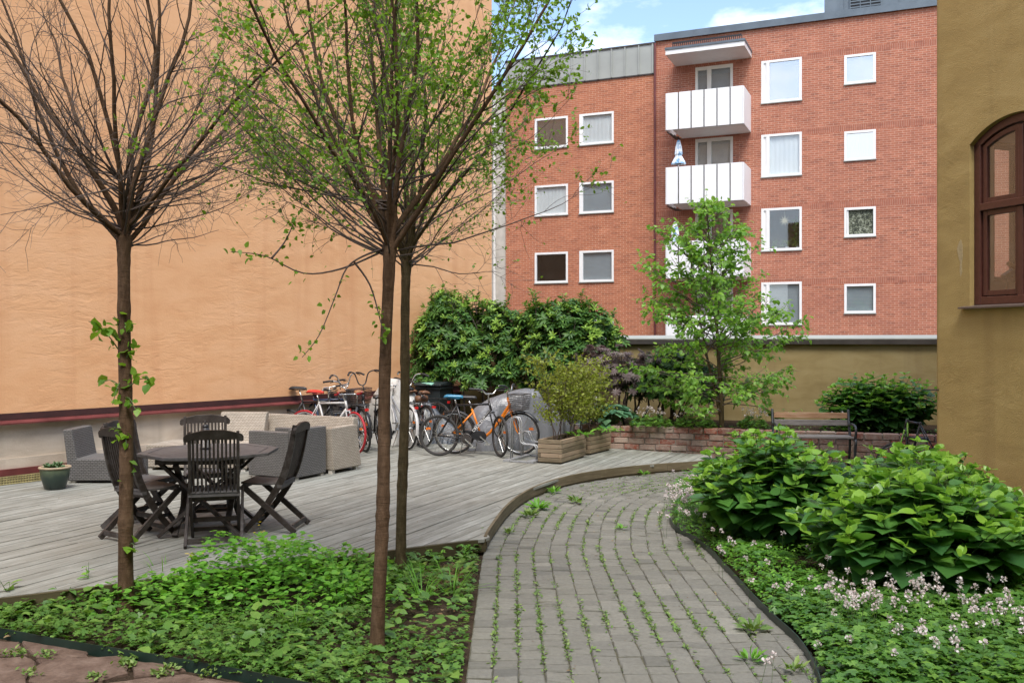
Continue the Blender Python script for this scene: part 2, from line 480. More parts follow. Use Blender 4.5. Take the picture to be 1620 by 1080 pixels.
sl = bpy.data.lights.new('sun', 'SUN'); so = bpy.data.objects.new('sun', sl); COL.objects.link(so)
sl.energy = SUN_STRENGTH; sl.angle = math.radians(SUN_ANGLE); sl.color = (1, .955, .88)
sd = Vector((math.sin(SUN_AZ) * math.cos(SUN_EL), math.cos(SUN_AZ) * math.cos(SUN_EL), math.sin(SUN_EL)))
so.rotation_euler = (-sd).to_track_quat('-Z', 'Y').to_euler()

# ------------------------------------------------------------------ ground materials
def soil_mat():
    t = NT('garden_soil'); co = t.coord()
    n = t.noise(co, 9, 7, .7); n2 = t.noise(co, 60, 4, .7)
    col = t.ramp(t.math('MULTIPLY_ADD', n2, .5, t.math('MULTIPLY', n, .5)), [(.35, (.018, .012, .008)), (.52, (.05, .034, .022)), (.7, (.11, .078, .05))])
    t.bump(n2, .8, .02); return t.set(col, .95, 0, .15)
M['soil'] = soil_mat()
def paver_mat():
    t = NT('grey_concrete_paver'); tone = t.attr('tone')
    base = t.ramp(tone, [(0, (.105, .106, .098)), (.3, (.158, .157, .141)), (.75, (.20, .198, .175)), (1, (.255, .252, .222))])
    n = t.noise(t.coord(), 30, 6, .7); b = t.noise(t.coord(), 1.1, 4, .6)
    c = t.mix(.6, base, t.ramp(n, [(.28, (.62, .61, .58)), (.72, (1.22, 1.2, 1.16))]), 'MULTIPLY')
    c = t.mix(t.math('MULTIPLY', t.ramp(b, [(.45, (0, 0, 0)), (.75, (1, 1, 1))]), .4), c, (.14, .135, .105))
    t.bump(n, .5, .006); return t.set(c, .85, 0, .25)
M['paver'] = paver_mat()
def flag_mat():
    t = NT('brown_flagstone'); n = t.noise(t.coord(), 6, 7, .68, .5); f = t.noise(t.coord(), 45, 4, .7)
    c = t.ramp(n, [(.3, (.085, .055, .042)), (.5, (.135, .092, .07)), (.7, (.20, .145, .115))])
    c = t.mix(.5, c, t.ramp(f, [(.3, (.55, .55, .55)), (.7, (1.2, 1.2, 1.2))]), 'MULTIPLY')
    t.bump(t.math('ADD', n, t.math('MULTIPLY', f, .5)), .6, .012); return t.set(c, .9, 0, .2)
M['flag'] = flag_mat()
BD = Vector((.408, .913, 0)).normalized()                  # direction the deck boards run
BR = math.atan2(BD.y, BD.x)
def deck_mat():
    t = NT('weathered_deck_boards'); tone = t.attr('tone')
    co = t.coord(rot=(0, 0, -BR), kind='Object'); co2 = t.node('Mapping'); co2.inputs['Scale'].default_value = (2.2, 42, 42); t.link(co, co2.inputs[0])
    g = t.noise(co2.outputs[0], 1.0, 6, .65, .4)
    c3 = t.node('Mapping'); c3.inputs['Scale'].default_value = (2.6, 9, 9); t.link(co, c3.inputs[0])
    worn = t.noise(c3.outputs[0], 1.0, 6, .7, .3); big = t.noise(t.coord(), .45, 3)
    f = t.math('MULTIPLY_ADD', g, .45, t.math('MULTIPLY', worn, .40)); f = t.math('ADD', f, t.math('MULTIPLY_ADD', tone, .11, .025))
    c = t.ramp(f, [(.26, (.10, .098, .082)), (.43, (.188, .190, .167)), (.56, (.268, .275, .248)), (.74, (.395, .408, .382))])
    c = t.mix(t.math('MULTIPLY', t.ramp(worn, [(.60, (0, 0, 0)), (.72, (1, 1, 1))]), .32), c, (.60, .59, .555))
    c = t.mix(t.math('MULTIPLY', t.ramp(big, [(.45, (0, 0, 0)), (.7, (1, 1, 1))]), .25), c, (.25, .225, .18))
    t.bump(g, .35, .003); return t.set(c, .8, 0, .25)
M['deck'] = deck_mat()
M['fascia'] = wood('deck_edge_timber', [(.095, .075, .042), (.16, .13, .08), (.235, .20, .135)], (3, 3, 40), bump=.2)
M['bed_timber'] = wood('olive_deck_fascia', [(.05, .042, .02), (.085, .07, .035), (.13, .11, .06)], (3, 3, 40), bump=.2)

# ------------------------------------------------------------------ ground sheet
gb = MB(); n = 40
gb.quad((-300, -60, -.02), (300, -60, -.02), (300, 500, -.02), (-300, 500, -.02))
tag(gb.build('ground', M['soil']), kind='structure')

# path: left edge follows the deck step
EDGE = [(-.255, 3.0), (-.258, 5.0), (-.258, 7.0), (-.258, 8.55)] + [G(x, y, 0) for x, y in [(776, 852), (785, 838), (800, 818), (830, 794), (870, 776), (920, 763.5), (980, 754), (1040, 748), (1125, 742)]] + [(3.4, 14.6), (5.6, 15.1)]
def catmull(pts, per=8):
    out = []
    P = [Vector((p[0], p[1], 0)) for p in pts]
    for i in range(len(P) - 1):
        a, b, c, d = P[max(i - 1, 0)], P[i], P[i + 1], P[min(i + 2, len(P) - 1)]
        for k in range(per):
            t = k / per
            out.append(.5 * ((2 * b) + (c - a) * t + (2 * a - 5 * b + 4 * c - d) * t * t + (3 * b - a - 3 * c + d) * t ** 3))
    out.append(P[-1]); return out
CURVE = catmull(EDGE)
# resample to even arc length and smooth
def resample(P, step):
    out = [P[0].copy()]; acc = 0
    for a, b in zip(P[:-1], P[1:]):
        L = (b - a).length; 
        while acc + L >= step * len(out):
            t = (step * len(out) - acc) / L; out.append(a.lerp(b, t))
        acc += L
    return out
CURVE = resample(CURVE, .05)
for _ in range(60):
    CURVE = [CURVE[0]] + [(CURVE[i - 1] + CURVE[i] * 2 + CURVE[i + 1]) / 4 for i in range(1, len(CURVE) - 1)] + [CURVE[-1]]
CN = []
for i in range(len(CURVE)):
    t = (CURVE[min(i + 1, len(CURVE) - 1)] - CURVE[max(i - 1, 0)]).normalized(); CN.append(Vector((t.y, -t.x, 0)))
def path_pt(s, off):
    f = min(max(s / .05, 0), len(CURVE) - 1.001); i = int(f); t = f - i
    return CURVE[i].lerp(CURVE[i + 1], t) + CN[i].lerp(CN[i + 1], t) * off
NCOL, PW = 14, .148
PATH_LEN = (len(CURVE) - 1) * .05
pv = []; pf = []; pt = []
JOINTS = []       # points along the weedy long joints (x, y)
def rows(lens):
    s, out = R.random() * .1, []
    while s < PATH_LEN - .3:
        L = R.choice(lens); out.append((s, L)); s += L
    return out
ROWS_A, ROWS_B = rows([.125, .135, .145]), rows([.13, .145, .16, .175])
for c in range(NCOL):
    o0 = c * PW
    jit = 0.0
    for (s, L) in (ROWS_A if c < 3 else ROWS_B):
        jn = np.clip(jit * .6 + R.normal() * .011, -.03, .03); a0, a1 = s + jit, s + L + jn; jit = jn
        a, b = path_pt(s, o0 + PW / 2), path_pt(s + .1, o0 + PW / 2)
        k = max((b - a).length / .1, .25)
        g = .0022 + R.random() * .002; gx = .0050 + R.random() * .0035
        z = R.normal() * .0022; tilt = R.normal(size=2) * .0022
        q_ = lambda: R.normal() * .0022
        cs = [(a0 + gx / k + q_(), o0 + g + q_()), (a1 - gx / k + q_(), o0 + g + q_()), (a1 - gx / k + q_(), o0 + PW - g + q_()), (a0 + gx / k + q_(), o0 + PW - g + q_())]
        P = [path_pt(*q) for q in cs]; ce = sum(P, Vector()) / 4
        n0 = len(pv)
        for p in P: pv.append((p.x, p.y, -.03))
        for p in P: pv.append((p.x, p.y, -.006 + z))
        for j, p in enumerate(P):
            q = p.lerp(ce, .09); pv.append((q.x, q.y, z + tilt[0] * (1 if j in (0, 1) else -1) + tilt[1] * (1 if j in (0, 3) else -1)))
        pf += [tuple(n0 + 8 + j for j in (0, 1, 2, 3))]
        for j in range(4):
            k2 = (j + 1) % 4
            pf += [(n0 + j, n0 + k2, n0 + 4 + k2, n0 + 4 + j), (n0 + 4 + j, n0 + 4 + k2, n0 + 8 + k2, n0 + 8 + j)]
        pt += [min(max(R.normal(.5, .15), 0), 1)] * 12
    for s2 in np.arange(2.0, PATH_LEN - .3, .02):
        if c > 0: JOINTS.append((c, s2, path_pt(s2, o0)))
M['joint'] = mat_plain('mossy_joint_sand', (.085, .08, .05), .95, 0, .5, 25, .3)
jb = MB(); js = np.arange(0, PATH_LEN - .3, .1)
for s0, s1 in zip(js[:-1], js[1:]):
    for o0_, o1_ in ((0, .7), (.7, 1.4), (1.4, NCOL * PW)):
        jb.quad(*[(q.x, q.y, -.010) for q in (path_pt(s0, o0_), path_pt(s0, o1_), path_pt(s1, o1_), path_pt(s1, o0_))])
tag(jb.build('path_bedding', M['joint']), kind='structure')
mb = MB(); mb.v = pv; mb.f = pf; mb.mi = [0] * len(pf)
po = mb.build('path', M['paver']); tag(po, kind='structure')
a = po.data.attributes.new('tone', 'FLOAT', 'POINT'); a.data.foreach_set('value', pt)

# ------------------------------------------------------------------ deck
WA = Vector((0, 0, 0)); OW = Vector((.573, .8195, 0)).normalized()       # orange wall runs along OW
def deckG(px, py): return Vector((*G(px, py, DZ), 0))
W0 = deckG(0, 768); WEND = None
# end of the orange wall under pixel column 778
t_ = ((778 - CX) / F * W0.y - W0.x) / (OW.x - (778 - CX) / F * OW.y)
WEND = W0 + OW * t_
WN = Vector((OW.y, -OW.x, 0))                                            # normal into the yard
FRONT_L, FRONT_R = deckG(0, 944), deckG(763, 851)
fd = (FRONT_R - FRONT_L).normalized()
ci = min(range(len(CURVE)), key=lambda i: (CURVE[i] - FRONT_R).length)
PL_L, PL_R = deckG(970, 709), deckG(1478, 729)                           # foot of the low brick wall
PD = (PL_R - PL_L).normalized(); PN = Vector((-PD.y, PD.x, 0))
cend = min(range(len(CURVE)), key=lambda i: abs(CURVE[i].x - 3.0))
def line_x(p, d, q, e):
    """intersection of p+t d and q+s e"""
    det = d.x * (-e.y) + e.x * d.y
    t = ((q.x - p.x) * (-e.y) + e.x * (q.y - p.y)) / det
    return p + d * t
backL = line_x(PL_L, PD, W0, OW)
DECK_POLY = [FRONT_L - fd * 4.2, FRONT_R] + CURVE[ci + 1:cend] + [PL_L + PD * ((CURVE[cend] - PL_L).dot(PD)) - PN * .35,
             PL_L - PN * .02, PL_L - PD * .76 - PN * .02, Vector((.1, 17.15, 0)), line_x(Vector((.1, 17.15, 0)), Vector((-.92, .39, 0)), W0, OW) - OW * .02]
wl_ = line_x(FRONT_L - fd * 4.2, Vector((-WN.x, -WN.y, 0)), W0, OW)
DECK_POLY += [wl_]
def clip(poly, n, c, keep_ge=True):
    out = []
    for i in range(len(poly)):
        a, b = poly[i], poly[(i + 1) % len(poly)]
        da, db = a.dot(n) - c, b.dot(n) - c
        if not keep_ge: da, db = -da, -db
        if da >= 0: out.append(a)
        if (da >= 0) != (db >= 0): out.append(a.lerp(b, da / (da - db)))
    return out
BX = Vector((BD.y, -BD.x, 0)); BWID = .122
ws = [p.dot(BX) for p in DECK_POLY]
dm = MB(); dt = []
w = min(ws); us = [p.dot(BD) for p in DECK_POLY]
while w < max(ws):
    def cross(c):
        out = []
        for i in range(len(DECK_POLY)):
            p, q = DECK_POLY[i], DECK_POLY[(i + 1) % len(DECK_POLY)]
            dp, dq = p.dot(BX) - c, q.dot(BX) - c
            if (dp >= 0) != (dq >= 0): out.append(p.lerp(q, dp / (dp - dq)).dot(BD))
        return sorted(out)
    wa, wb = w + .0045, w + BWID - .0045
    ca, cb, cc = cross(wa), cross(wb), cross((wa + wb) / 2)
    if len(ca) != len(cc): ca = cc
    if len(cb) != len(cc): cb = cc
    for k in range(0, len(cc) - 1, 2):
        u = min(us) - R.random() * 4
        while u < max(us):
            L = R.choice([3.6, 4.2, 4.8]); e0, e1 = u + .002, u + L - .002
            z = DZ + R.normal() * .0012; tn = R.random()
            if e1 > min(ca[k], cb[k]) + .01 and e0 < max(ca[k + 1], cb[k + 1]) - .01:
                pc = [BX * wa + BD * min(max(ca[k], e0), ca[k + 1]), BX * wb + BD * min(max(cb[k], e0), cb[k + 1]), BX * wb + BD * max(min(cb[k + 1], e1), cb[k]), BX * wa + BD * max(min(ca[k + 1], e1), ca[k])]
                n0 = len(dm.v)
                dm.prism([(p.x, p.y, z - .028) for p in pc], (0, 0, .028))
                dt += [tn] * (len(dm.v) - n0)
            u += L
    w += BWID
do = dm.build('deck', M['deck']); tag(do, kind='structure')
a = do.data.attributes.new('tone', 'FLOAT', 'POINT'); a.data.foreach_set('value', dt)
# edge boards of the deck
def ribbon(mbx, pts, z0, z1, th, side):
    P = [Vector((p.x, p.y, 0)) for p in pts]
    for a, b in zip(P[:-1], P[1:]):
        t = (b - a).normalized(); nn = Vector((t.y, -t.x, 0)) * side * th
        mbx.add([a + Vector((0, 0, z0)), b + Vector((0, 0, z0)), b + nn + Vector((0, 0, z0)), a + nn + Vector((0, 0, z0)),
                 a + Vector((0, 0, z1)), b + Vector((0, 0, z1)), b + nn + Vector((0, 0, z1)), a + nn + Vector((0, 0, z1))],
                [(0, 1, 5, 4), (3, 7, 6, 2), (4, 5, 6, 7), (0, 3, 2, 1), (0, 4, 7, 3), (1, 2, 6, 5)])
m = MB(); cv = [p for p in CURVE[ci + 1:cend + 6]]
segs = [cv[i:i + 25] for i in range(0, len(cv) - 1, 24)]
for sgm in segs:
    if len(sgm) > 1:
        ribbon(m, [sgm[0] + (sgm[1] - sgm[0]) * .04] + sgm[1:-1] + [sgm[-1] - (sgm[-1] - sgm[-2]) * .04], .028, DZ + .007, .028, 1)
        ribbon(m, sgm, -.015, .02, .012, 1)
tag(m.build('deck_edge', M['fascia'], do), 'curved weathered timber riser board of the deck')
m = MB(); ribbon(m, [FRONT_L - fd * 4.2, FRONT_R + fd * .02], .015, DZ - .004, .03, 1)
tag(m.build('deck_edge', M['bed_timber'], do), 'straight dark olive timber riser board beside the planted bed')

# ------------------------------------------------------------------ flagstones, lower left
m = MB(); fl_t = []
EG0, EG1 = Vector((*G(0, 1004, 0), 0)), Vector((*G(452, 1085, 0), 0))     # line of the bed edging
ed = (EG1 - EG0).normalized(); en = Vector((ed.y, -ed.x, 0))              # towards the camera
FLAGS = [[(-60, 1009), (30, 1013), (42, 1031), (-60, 1038)], [(34, 1013), (143, 1030), (137, 1037), (60, 1038), (48, 1031)],
         [(-60, 1042), (40, 1037), (50, 1040), (58, 1048), (44, 1066), (36, 1110), (-60, 1110)], [(56, 1042), (140, 1040), (197, 1036), (203, 1062), (160, 1075), (100, 1080), (42, 1077), (48, 1064), (62, 1048)],
         [(207, 1044), (266, 1050), (294, 1058), (262, 1064), (212, 1068)], [(40, 1082), (160, 1079), (215, 1071), (292, 1063), (380, 1078), (440, 1090), (430, 1130), (38, 1130)]]
for fl in FLAGS:
    P = [Vector((*G(x, y, 0), 0)) for x, y in fl]
    # rough outline
    Q = []
    for a_, b_ in zip(P, P[1:] + P[:1]):
        k = max(2, int((b_ - a_).length / .05))
        for i in range(k):
            q = a_.lerp(b_, i / k); Q.append(q + Vector((R.normal() * .006, R.normal() * .006, 0)))
    z = R.normal() * .004
    ce = sum(Q, Vector()) / len(Q)
    lo = [(q.x, q.y, -.03) for q in Q]; hi = [(q.x, q.y, z - .01) for q in Q]; tp = [((q + (ce - q) * .05).x, (q + (ce - q) * .05).y, z) for q in Q]
    k = len(Q)
    m.add(lo + hi + tp, [tuple(range(2 * k, 3 * k))] + [(i, (i + 1) % k, k + (i + 1) % k, k + i) for i in range(k)] + [(k + i, k + (i + 1) % k, 2 * k + (i + 1) % k, 2 * k + i) for i in range(k)])
fo = m.build('flagstone_paving', M['flag']); tag(fo, kind='structure')
# green plastic edgings
m = MB(); P = [EG0 + ed * t + en * .012 * math.sin(t * 3) for t in np.linspace(-1.2, 3.6, 30)]
ribbon(m, P, -.03, .05, .006, 1)
tag(m.build('bed_edging', M['greenedge']), 'dark green plastic edging strip between flagstones and planted bed', 'edging')
REDGE = [Vector((*G(x, y, 0), 0)) for x, y in [(1300, 1100), (1288, 1062), (1262, 1020), (1228, 988), (1190, 950), (1150, 905), (1118, 872), (1090, 852), (1066, 838), (1058, 822)]]
m = MB(); ribbon(m, resample(catmull(REDGE, 6)[0:1] + catmull(REDGE, 6)[1:], .1), -.03, .055, .006, 1)
tag(m.build('bed_edging', M['greenedge']), 'dark green plastic edging strip along right side of paved path', 'edging')
# ------------------------------------------------------------------ orange rendered building on the left
def holes_wall(mb, x0, x1, z0, z1, holes, depth=.12, y=0.0):
    xs = sorted({x0, x1, *[h[0] for h in holes], *[h[1] for h in holes]}); zs = sorted({z0, z1, *[h[2] for h in holes], *[h[3] for h in holes]})
    for a, b in zip(xs[:-1], xs[1:]):
        for c, d in zip(zs[:-1], zs[1:]):
            mx, mz = (a + b) / 2, (c + d) / 2
            if any(h[0] < mx < h[1] and h[2] < mz < h[3] for h in holes): continue
            mb.quad((a, y, c), (b, y, c), (b, y, d), (a, y, d))
    for h in holes:
        a, b, c, d = h[:4]; e = y + depth
        mb.quad((a, y, c), (a, e, c), (a, e, d), (a, y, d)); mb.quad((b, y, c), (b, y, d), (b, e, d), (b, e, c))
        mb.quad((a, y, c), (b, y, c), (b, e, c), (a, e, c)); mb.quad((a, y, d), (a, e, d), (b, e, d), (b, y, d))

LW = (WEND - W0).length
ob = thing('rendered_building', (WEND.x, WEND.y, 0), math.atan2(OW.y, OW.x), 'tall orange rendered building wall with red flashing along its left side of the yard', 'building')
# local x along the wall (0 = far end, negative = towards camera), local y away from the yard
zf = CZ - (672 - CY) * W0.y / F          # bottom of the flashing
LX = -(LW + 9)
m = MB(); m.box2((LX, -.0, zf + .02), (0, 22, 19))
m.build('wall', M['orange'], ob)
m = MB(); m.box2((LX, .045, .0), (-.003, 21.9, zf + .018)); m.build('plinth', M['plinth'], ob)
m = MB(); m.box2((LX, .025, .0), (-.003, .044, zf - .42)); tag(m.build('plinth', M['plinth'], ob), 'lower projecting course of the pale plinth')
m = MB()
m.prism([(LX, -.06, zf), (LX, -.06, zf + .018), (LX, .0, zf + .05), (LX, .05, zf + .05), (LX, .05, zf)], (-LX - .004, 0, 0))
m.build('flashing', M['oxide'], ob)
m = MB(); m.box2((LX, -.006, zf + .052), (-.004, -.002, zf + .135)); m.build('painted_shadow_gap', M['oxide_dark'], ob)  # solid strip, the shade of a gap put into its dark red
m = MB(); m.box2((LX, -.02, DZ + .11), (-LW * .57, .02, DZ + .19)); m.build('base_board', M['oxide'], ob)
m = MB()
for xx in np.arange(LX + 6, -LW * .57, .034): m.box2((xx, -.018, DZ + .002), (xx + .016, -.006, DZ + .105))
for zz in (DZ + .008, DZ + .038, DZ + .068, DZ + .094): m.box2((LX + 6, -.024, zz), (-LW * .57, -.012, zz + .012))
m.build('vent_lattice', M['lattice'], ob)

# ------------------------------------------------------------------ red brick building behind
FV, FN = Vector((.919, -.394, 0)).normalized(), Vector((.394, .919, 0)).normalized()
P0 = Vector(((1237 - CX) / F * 35.3, 35.3, 0))
def fac(px, py, off=0.0):
    a, b = (px - CX) / F, -(py - CY) / F
    t = (P0.dot(FN) + off) / (a * FN.x + FN.y)
    q = Vector((a * t, t, 0)) - P0
    return q.dot(FV), CZ + t * b
def frect(x0, y0, x1, y1):
    """pixel rectangle (its left edge and right edge) to facade rectangle"""
    a, b = fac(x0, y0)[0], fac(x1, y1)[0]
    xm = (x0 + x1) / 2
    return [a, b, fac(xm, y1)[1], fac(xm, y0)[1]]
bb = thing('brick_building', (P0.x, P0.y, 0), math.atan2(FV.y, FV.x), 'red brick apartment building with white balconies behind the garden wall', 'building')
sL, sD, sR = fac(800, 300)[0], fac(1037, 300)[0], fac(1600, 300)[0]
zB = -1.0
WINS = {}
def wpix(k, xc, w, yt, yb): WINS[k] = frect(xc - w / 2, yt, xc + w / 2, yb)
SB = [(1205.5, 1270, 93, 158.5), (1204.5, 1268.5, 211.5, 279), (1204, 1268, 328, 396.5), (1203.5, 1267.5, 447, 515)]
SS = [(1338.5, 1388.5, 83, 129.5), (1335.5, 1385.5, 206, 252.5), (1335, 1385, 328, 374.5), (1333.5, 1383.5, 451, 497)]
SL2 = [(916.5, 971, 180.5, 230.5), (916.5, 971, 288, 338), (916.5, 971, 395, 444), (916.5, 971, 503, 552)]
SL1 = [(846, 898.5, 187, 235), (846, 898.5, 292.5, 342), (846, 898.5, 398.5, 446.5), (846, 898.5, 505, 553)]
big = [frect(a, c, b, d) for a, b, c, d in SB]; sml = [frect(a, c, b, d) for a, b, c, d in SS]
l2 = [frect(a, c, b, d) for a, b, c, d in SL2]; l1 = [frect(a, c, b, d) for a, b, c, d in SL1]
STOR = (big[0][3] - big[2][3]) / 2
def even(L):
    """same size and even storeys for one column of windows"""
    a = sum(r[0] for r in L) / len(L); b = sum(r[1] for r in L) / len(L); h = sum(r[3] - r[2] for r in L) / len(L)
    z0 = sum(r[2] + i * STOR for i, r in enumerate(L)) / len(L)
    return [[a, b, z0 - i * STOR, z0 - i * STOR + h] for i in range(len(L))]
big, sml, l2, l1 = even(big), even(sml), even(l2), even(l1)
dA = frect(1100, 104, 1159.5, 166); DH = 2.05
doors = [[dA[0], dA[1], dA[3] - 2.08 - i * STOR, dA[3] - i * STOR] for i in range(4)]
zLt = fac(1035, 116)[1]; zLp = fac(1035, 70)[1]; zRt = fac(1037, 66)[1]
M['brickR'] = brick_mat('red_brick', (.46, .175, .105), (.38, .138, .084), (.31, .115, .08), (.66, .50, .39), band=(sml[0][3] + .01, STOR, .22))
M['brickL'] = brick_mat('orange_red_brick', (.49, .185, .098), (.41, .145, .078), (.34, .118, .07), (.66, .49, .36))
m = MB(); holes_wall(m, sD, sR, zB, zRt, [tuple(r) for r in big + sml + doors], .1)
m.quad((sD, 0, zB), (sD, 9, zB), (sD, 9, zRt), (sD, 0, zRt)); m.quad((sD, 0, zRt), (sR, 0, zRt), (sR, 9, zRt), (sD, 9, zRt))
m.build('wall', M['brickR'], bb, fixn=False)
m = MB(); holes_wall(m, sL, sD, zB, zLt, [tuple(r) for r in l1 + l2], .1)
m.quad((sL, 0, zLt), (sD, 0, zLt), (sD, 9, zLt), (sL, 9, zLt))
tag(m.build('wall', M['brickL'], bb, fixn=False), 'lower left wall section in more orange brick')
m = MB(); m.box2((fac(774, 300)[0], .05, zB), (sL - .002, 5, zLt)); tag(m.build('wall', M['concrete'], bb), 'pale concrete pilaster at the left end of the brick')
# roof edges
m = MB(); m.box2((sD - .03, -.10, zRt), (sR, .6, zRt + .04)); m.box2((sD - .03, -.11, zRt - .02), (sR, -.06, zRt + .24)); m.box2((sD - .03, -.06, zRt + .04), (sR, .5, zRt + .20))
m.build('roof_coping', M['slate_metal'], bb)
m = MB(); m.box2((sL, -.03, zLt), (sD - .01, .8, zLp))
xx = sD - .1
while xx > sL: m.box2((xx - .022, -.085, zLt), (xx + .022, -.03, zLp)); xx -= .56
m.build('parapet_cladding', M['zinc'], bb)
m = MB(); m.box2((sL, -.07, zLp), (sD - .01, .8, zLp + .06)); m.box2((sL, -.045, zLt - .05), (sD - .01, .02, zLt)); m.build('roof_trim', M['darkmetal'], bb)
sv0, sv1 = fac(1304, 20)[0], sR
zp = zRt + 1.3
m = MB(); m.box2((sv0, .05, zRt + .2), (sv1, 4, zp + .6))
for q in np.arange(sv0 + .7, sv1, .62): m.box2((q - .015, .02, zRt + .2), (q + .015, .05, zp + .6))
m.build('roof_plant_room', M['slate_metal'], bb)
g0, g1 = fac(1345, 10)[0], fac(1394, 10)[0]; gz0 = fac(1370, 18)[1]
m = MB(); m.box2((g0, -.0, gz0), (g1, .045, gz0 + .8)); m.build('vent_grille', M['black'], bb)
m = MB()
for q in range(7): m.box2((g0, -.03, gz0 + .05 + q * .11), (g1, -.002, gz0 + .09 + q * .11))
for q in (0, .33, .66, 1): m.box2((g0 + (g1 - g0) * q - .015, -.045, gz0), (g0 + (g1 - g0) * q + .015, -.031, gz0 + .8))
m.build('vent_louvre', M['slate_metal'], bb)
m = MB(); m.tube([(sD, -.07, zB), (sD, -.07, zRt - .1)], .045, 8)
m.build('downpipe', M['oxide'], bb)
sp_ = fac(782.5, 300)[0]; m = MB(); m.tube([(sp_, -.03, zB), (sp_, -.03, zLt - .1)], .06, 8); tag(m.build('downpipe', M['cream'], bb), 'pale downpipe beside the concrete pilaster')

# windows
M['blind_white'] = mat_plain('white_blind', (.78, .79, .77), .8, 0, .04, 2)
M['blind_grey'] = mat_plain('grey_blind', (.36, .40, .42), .8, 0, .08, 2)
M['room_brown'] = mat_plain('brown_room', (.30, .19, .14), .9, 0, .1, 2)
M['room_dark'] = mat_plain('dark_room', (.045, .045, .042), .9, 0, .3, 3)
M['room_pale'] = mat_plain('pale_curtain', (.60, .57, .52), .9, 0, .1, 3)
def curtain_mat():
    t = NT('leaf_pattern_curtain'); n = t.noise(t.coord(), 9, 4, .7, 1.5)
    return t.set(t.ramp(n, [(.45, (.03, .035, .025)), (.55, (.16, .18, .12)), (.66, (.38, .40, .34))]), .9)
M['curtain'] = curtain_mat()
def slats(mb, a, b, c, d, y, pitch=.05):
    for z in np.arange(c, d, pitch): mb.box2((a, y, z), (b, y + .004, z + pitch * .82))
def window(r, back, gl='glass', mull=None, fw=.085, label=None, open_sash=False):
    a, b, c, d = r; y0, y1 = -.012, .07
    m = MB()
    m.box2((a, y0, c), (a + fw, y1, d)); m.box2((b - fw, y0, c), (b, y1, d)); m.box2((a + fw, y0 + .002, c), (b - fw, y1, c + fw)); m.box2((a + fw, y0 + .002, d - fw), (b - fw, y1, d))
    if mull: 
        q = a + (b - a) * mull
        m.box2((q - .05, y0 + .004, c + fw), (q + .07, y1 - .002, d - fw))
        m.box2((a + fw, .03, c + fw), (q - .05, .06, d - fw))            # solid ventilation leaf
    w = m.build('window', M['white'], bb)
    if label: tag(w, label)
    m = MB(); m.box2((a - .02, -.05, c - .035), (b + .02, .02, c - .003)); m.build('sill', M['zinc'], w)
    ga = a + fw + ((b - a) * mull - fw + .07 if mull else 0)
    if not open_sash:
        m = MB(); m.box2((ga - .002, .035, c + fw - .002), (b - fw + .002, .045, d - fw + .002)); m.build('pane', M[gl], w)
    else:
        m = MB(); L = (b - a) * .42; q = Vector((ga + .01, .02, 0)); dv = Vector((.35, .9, 0)).normalized()
        m.prism([q + Vector((0, 0, c + fw)), q + dv * L + Vector((0, 0, c + fw)), q + dv * L + Vector((0, 0, d - fw)), q + Vector((0, 0, d - fw))], (.03, 0, 0))
        tag(m.build('open_sash', M['white'], w), 'narrow ventilation sash standing open')
    if back in ('blind_white', 'blind_grey', 'curtain'):
        m = MB()
        if back == 'blind_grey': slats(m, a + .02, b - .02, c + .02, d - .02, .085)
        else:
            xs = np.linspace(a + .01, b - .01, 40)
            for x0, x1 in zip(xs[:-1], xs[1:]):
                ya, yb = .085 + .004 * math.sin(x0 * 38), .085 + .004 * math.sin(x1 * 38)
                m.quad((x0, ya, c + .01), (x1, yb, c + .01), (x1, yb, d - .01), (x0, ya, d - .01))
        m.build('curtain' if back != 'blind_grey' else 'blind', M[back], w)
        if back == 'blind_grey':
            m = MB(); m.box2((a, .2, c), (b, .22, d)); m.build('room', M['room_pale'], w)
    else:
        m = MB(); x0, x1, z0, z1, yb = a - .3, b + .3, c - .3, d + .2, 1.5
        m.quad((x0, yb, z0), (x1, yb, z0), (x1, yb, z1), (x0, yb, z1)); m.quad((x0, .1, z0), (x0, yb, z0), (x0, yb, z1), (x0, .1, z1))
        m.quad((x1, .1, z0), (x1, .1, z1), (x1, yb, z1), (x1, yb, z0)); m.quad((x0, .1, z0), (x1, .1, z0), (x1, yb, z0), (x0, yb, z0)); m.quad((x0, .1, z1), (x0, yb, z1), (x1, yb, z1), (x1, .1, z1))
        m.build('room', M[back], w, fixn=False)
    return w
for r, bk, gl in zip(big, ('room_dark', 'blind_white', 'room_brown', 'blind_grey'), ('glass_sky', 'glass', 'glass', 'glass')): window(r, bk, gl, mull=.16)
for i, (r, bk, gl) in enumerate(zip(sml, ('blind_grey', 'blind_white', 'curtain', 'blind_grey'), ('glass_sky', 'glass_sky', 'glass', 'glass'))):
    window(r, bk, gl, open_sash=(i == 2), label='small window with one sash open and a patterned curtain' if i == 2 else None)
for r, bk, gl in zip(l2, ('blind_white', 'blind_grey', 'blind_grey', 'room_dark'), ('glass', 'glass', 'glass', 'glass')): window(r, bk, gl, mull=.06)
for r, bk, gl in zip(l1, ('blind_grey', 'blind_white', 'room_dark', 'room_dark'), ('glass_sky', 'glass', 'glass', 'glass')): window(r, bk, gl)
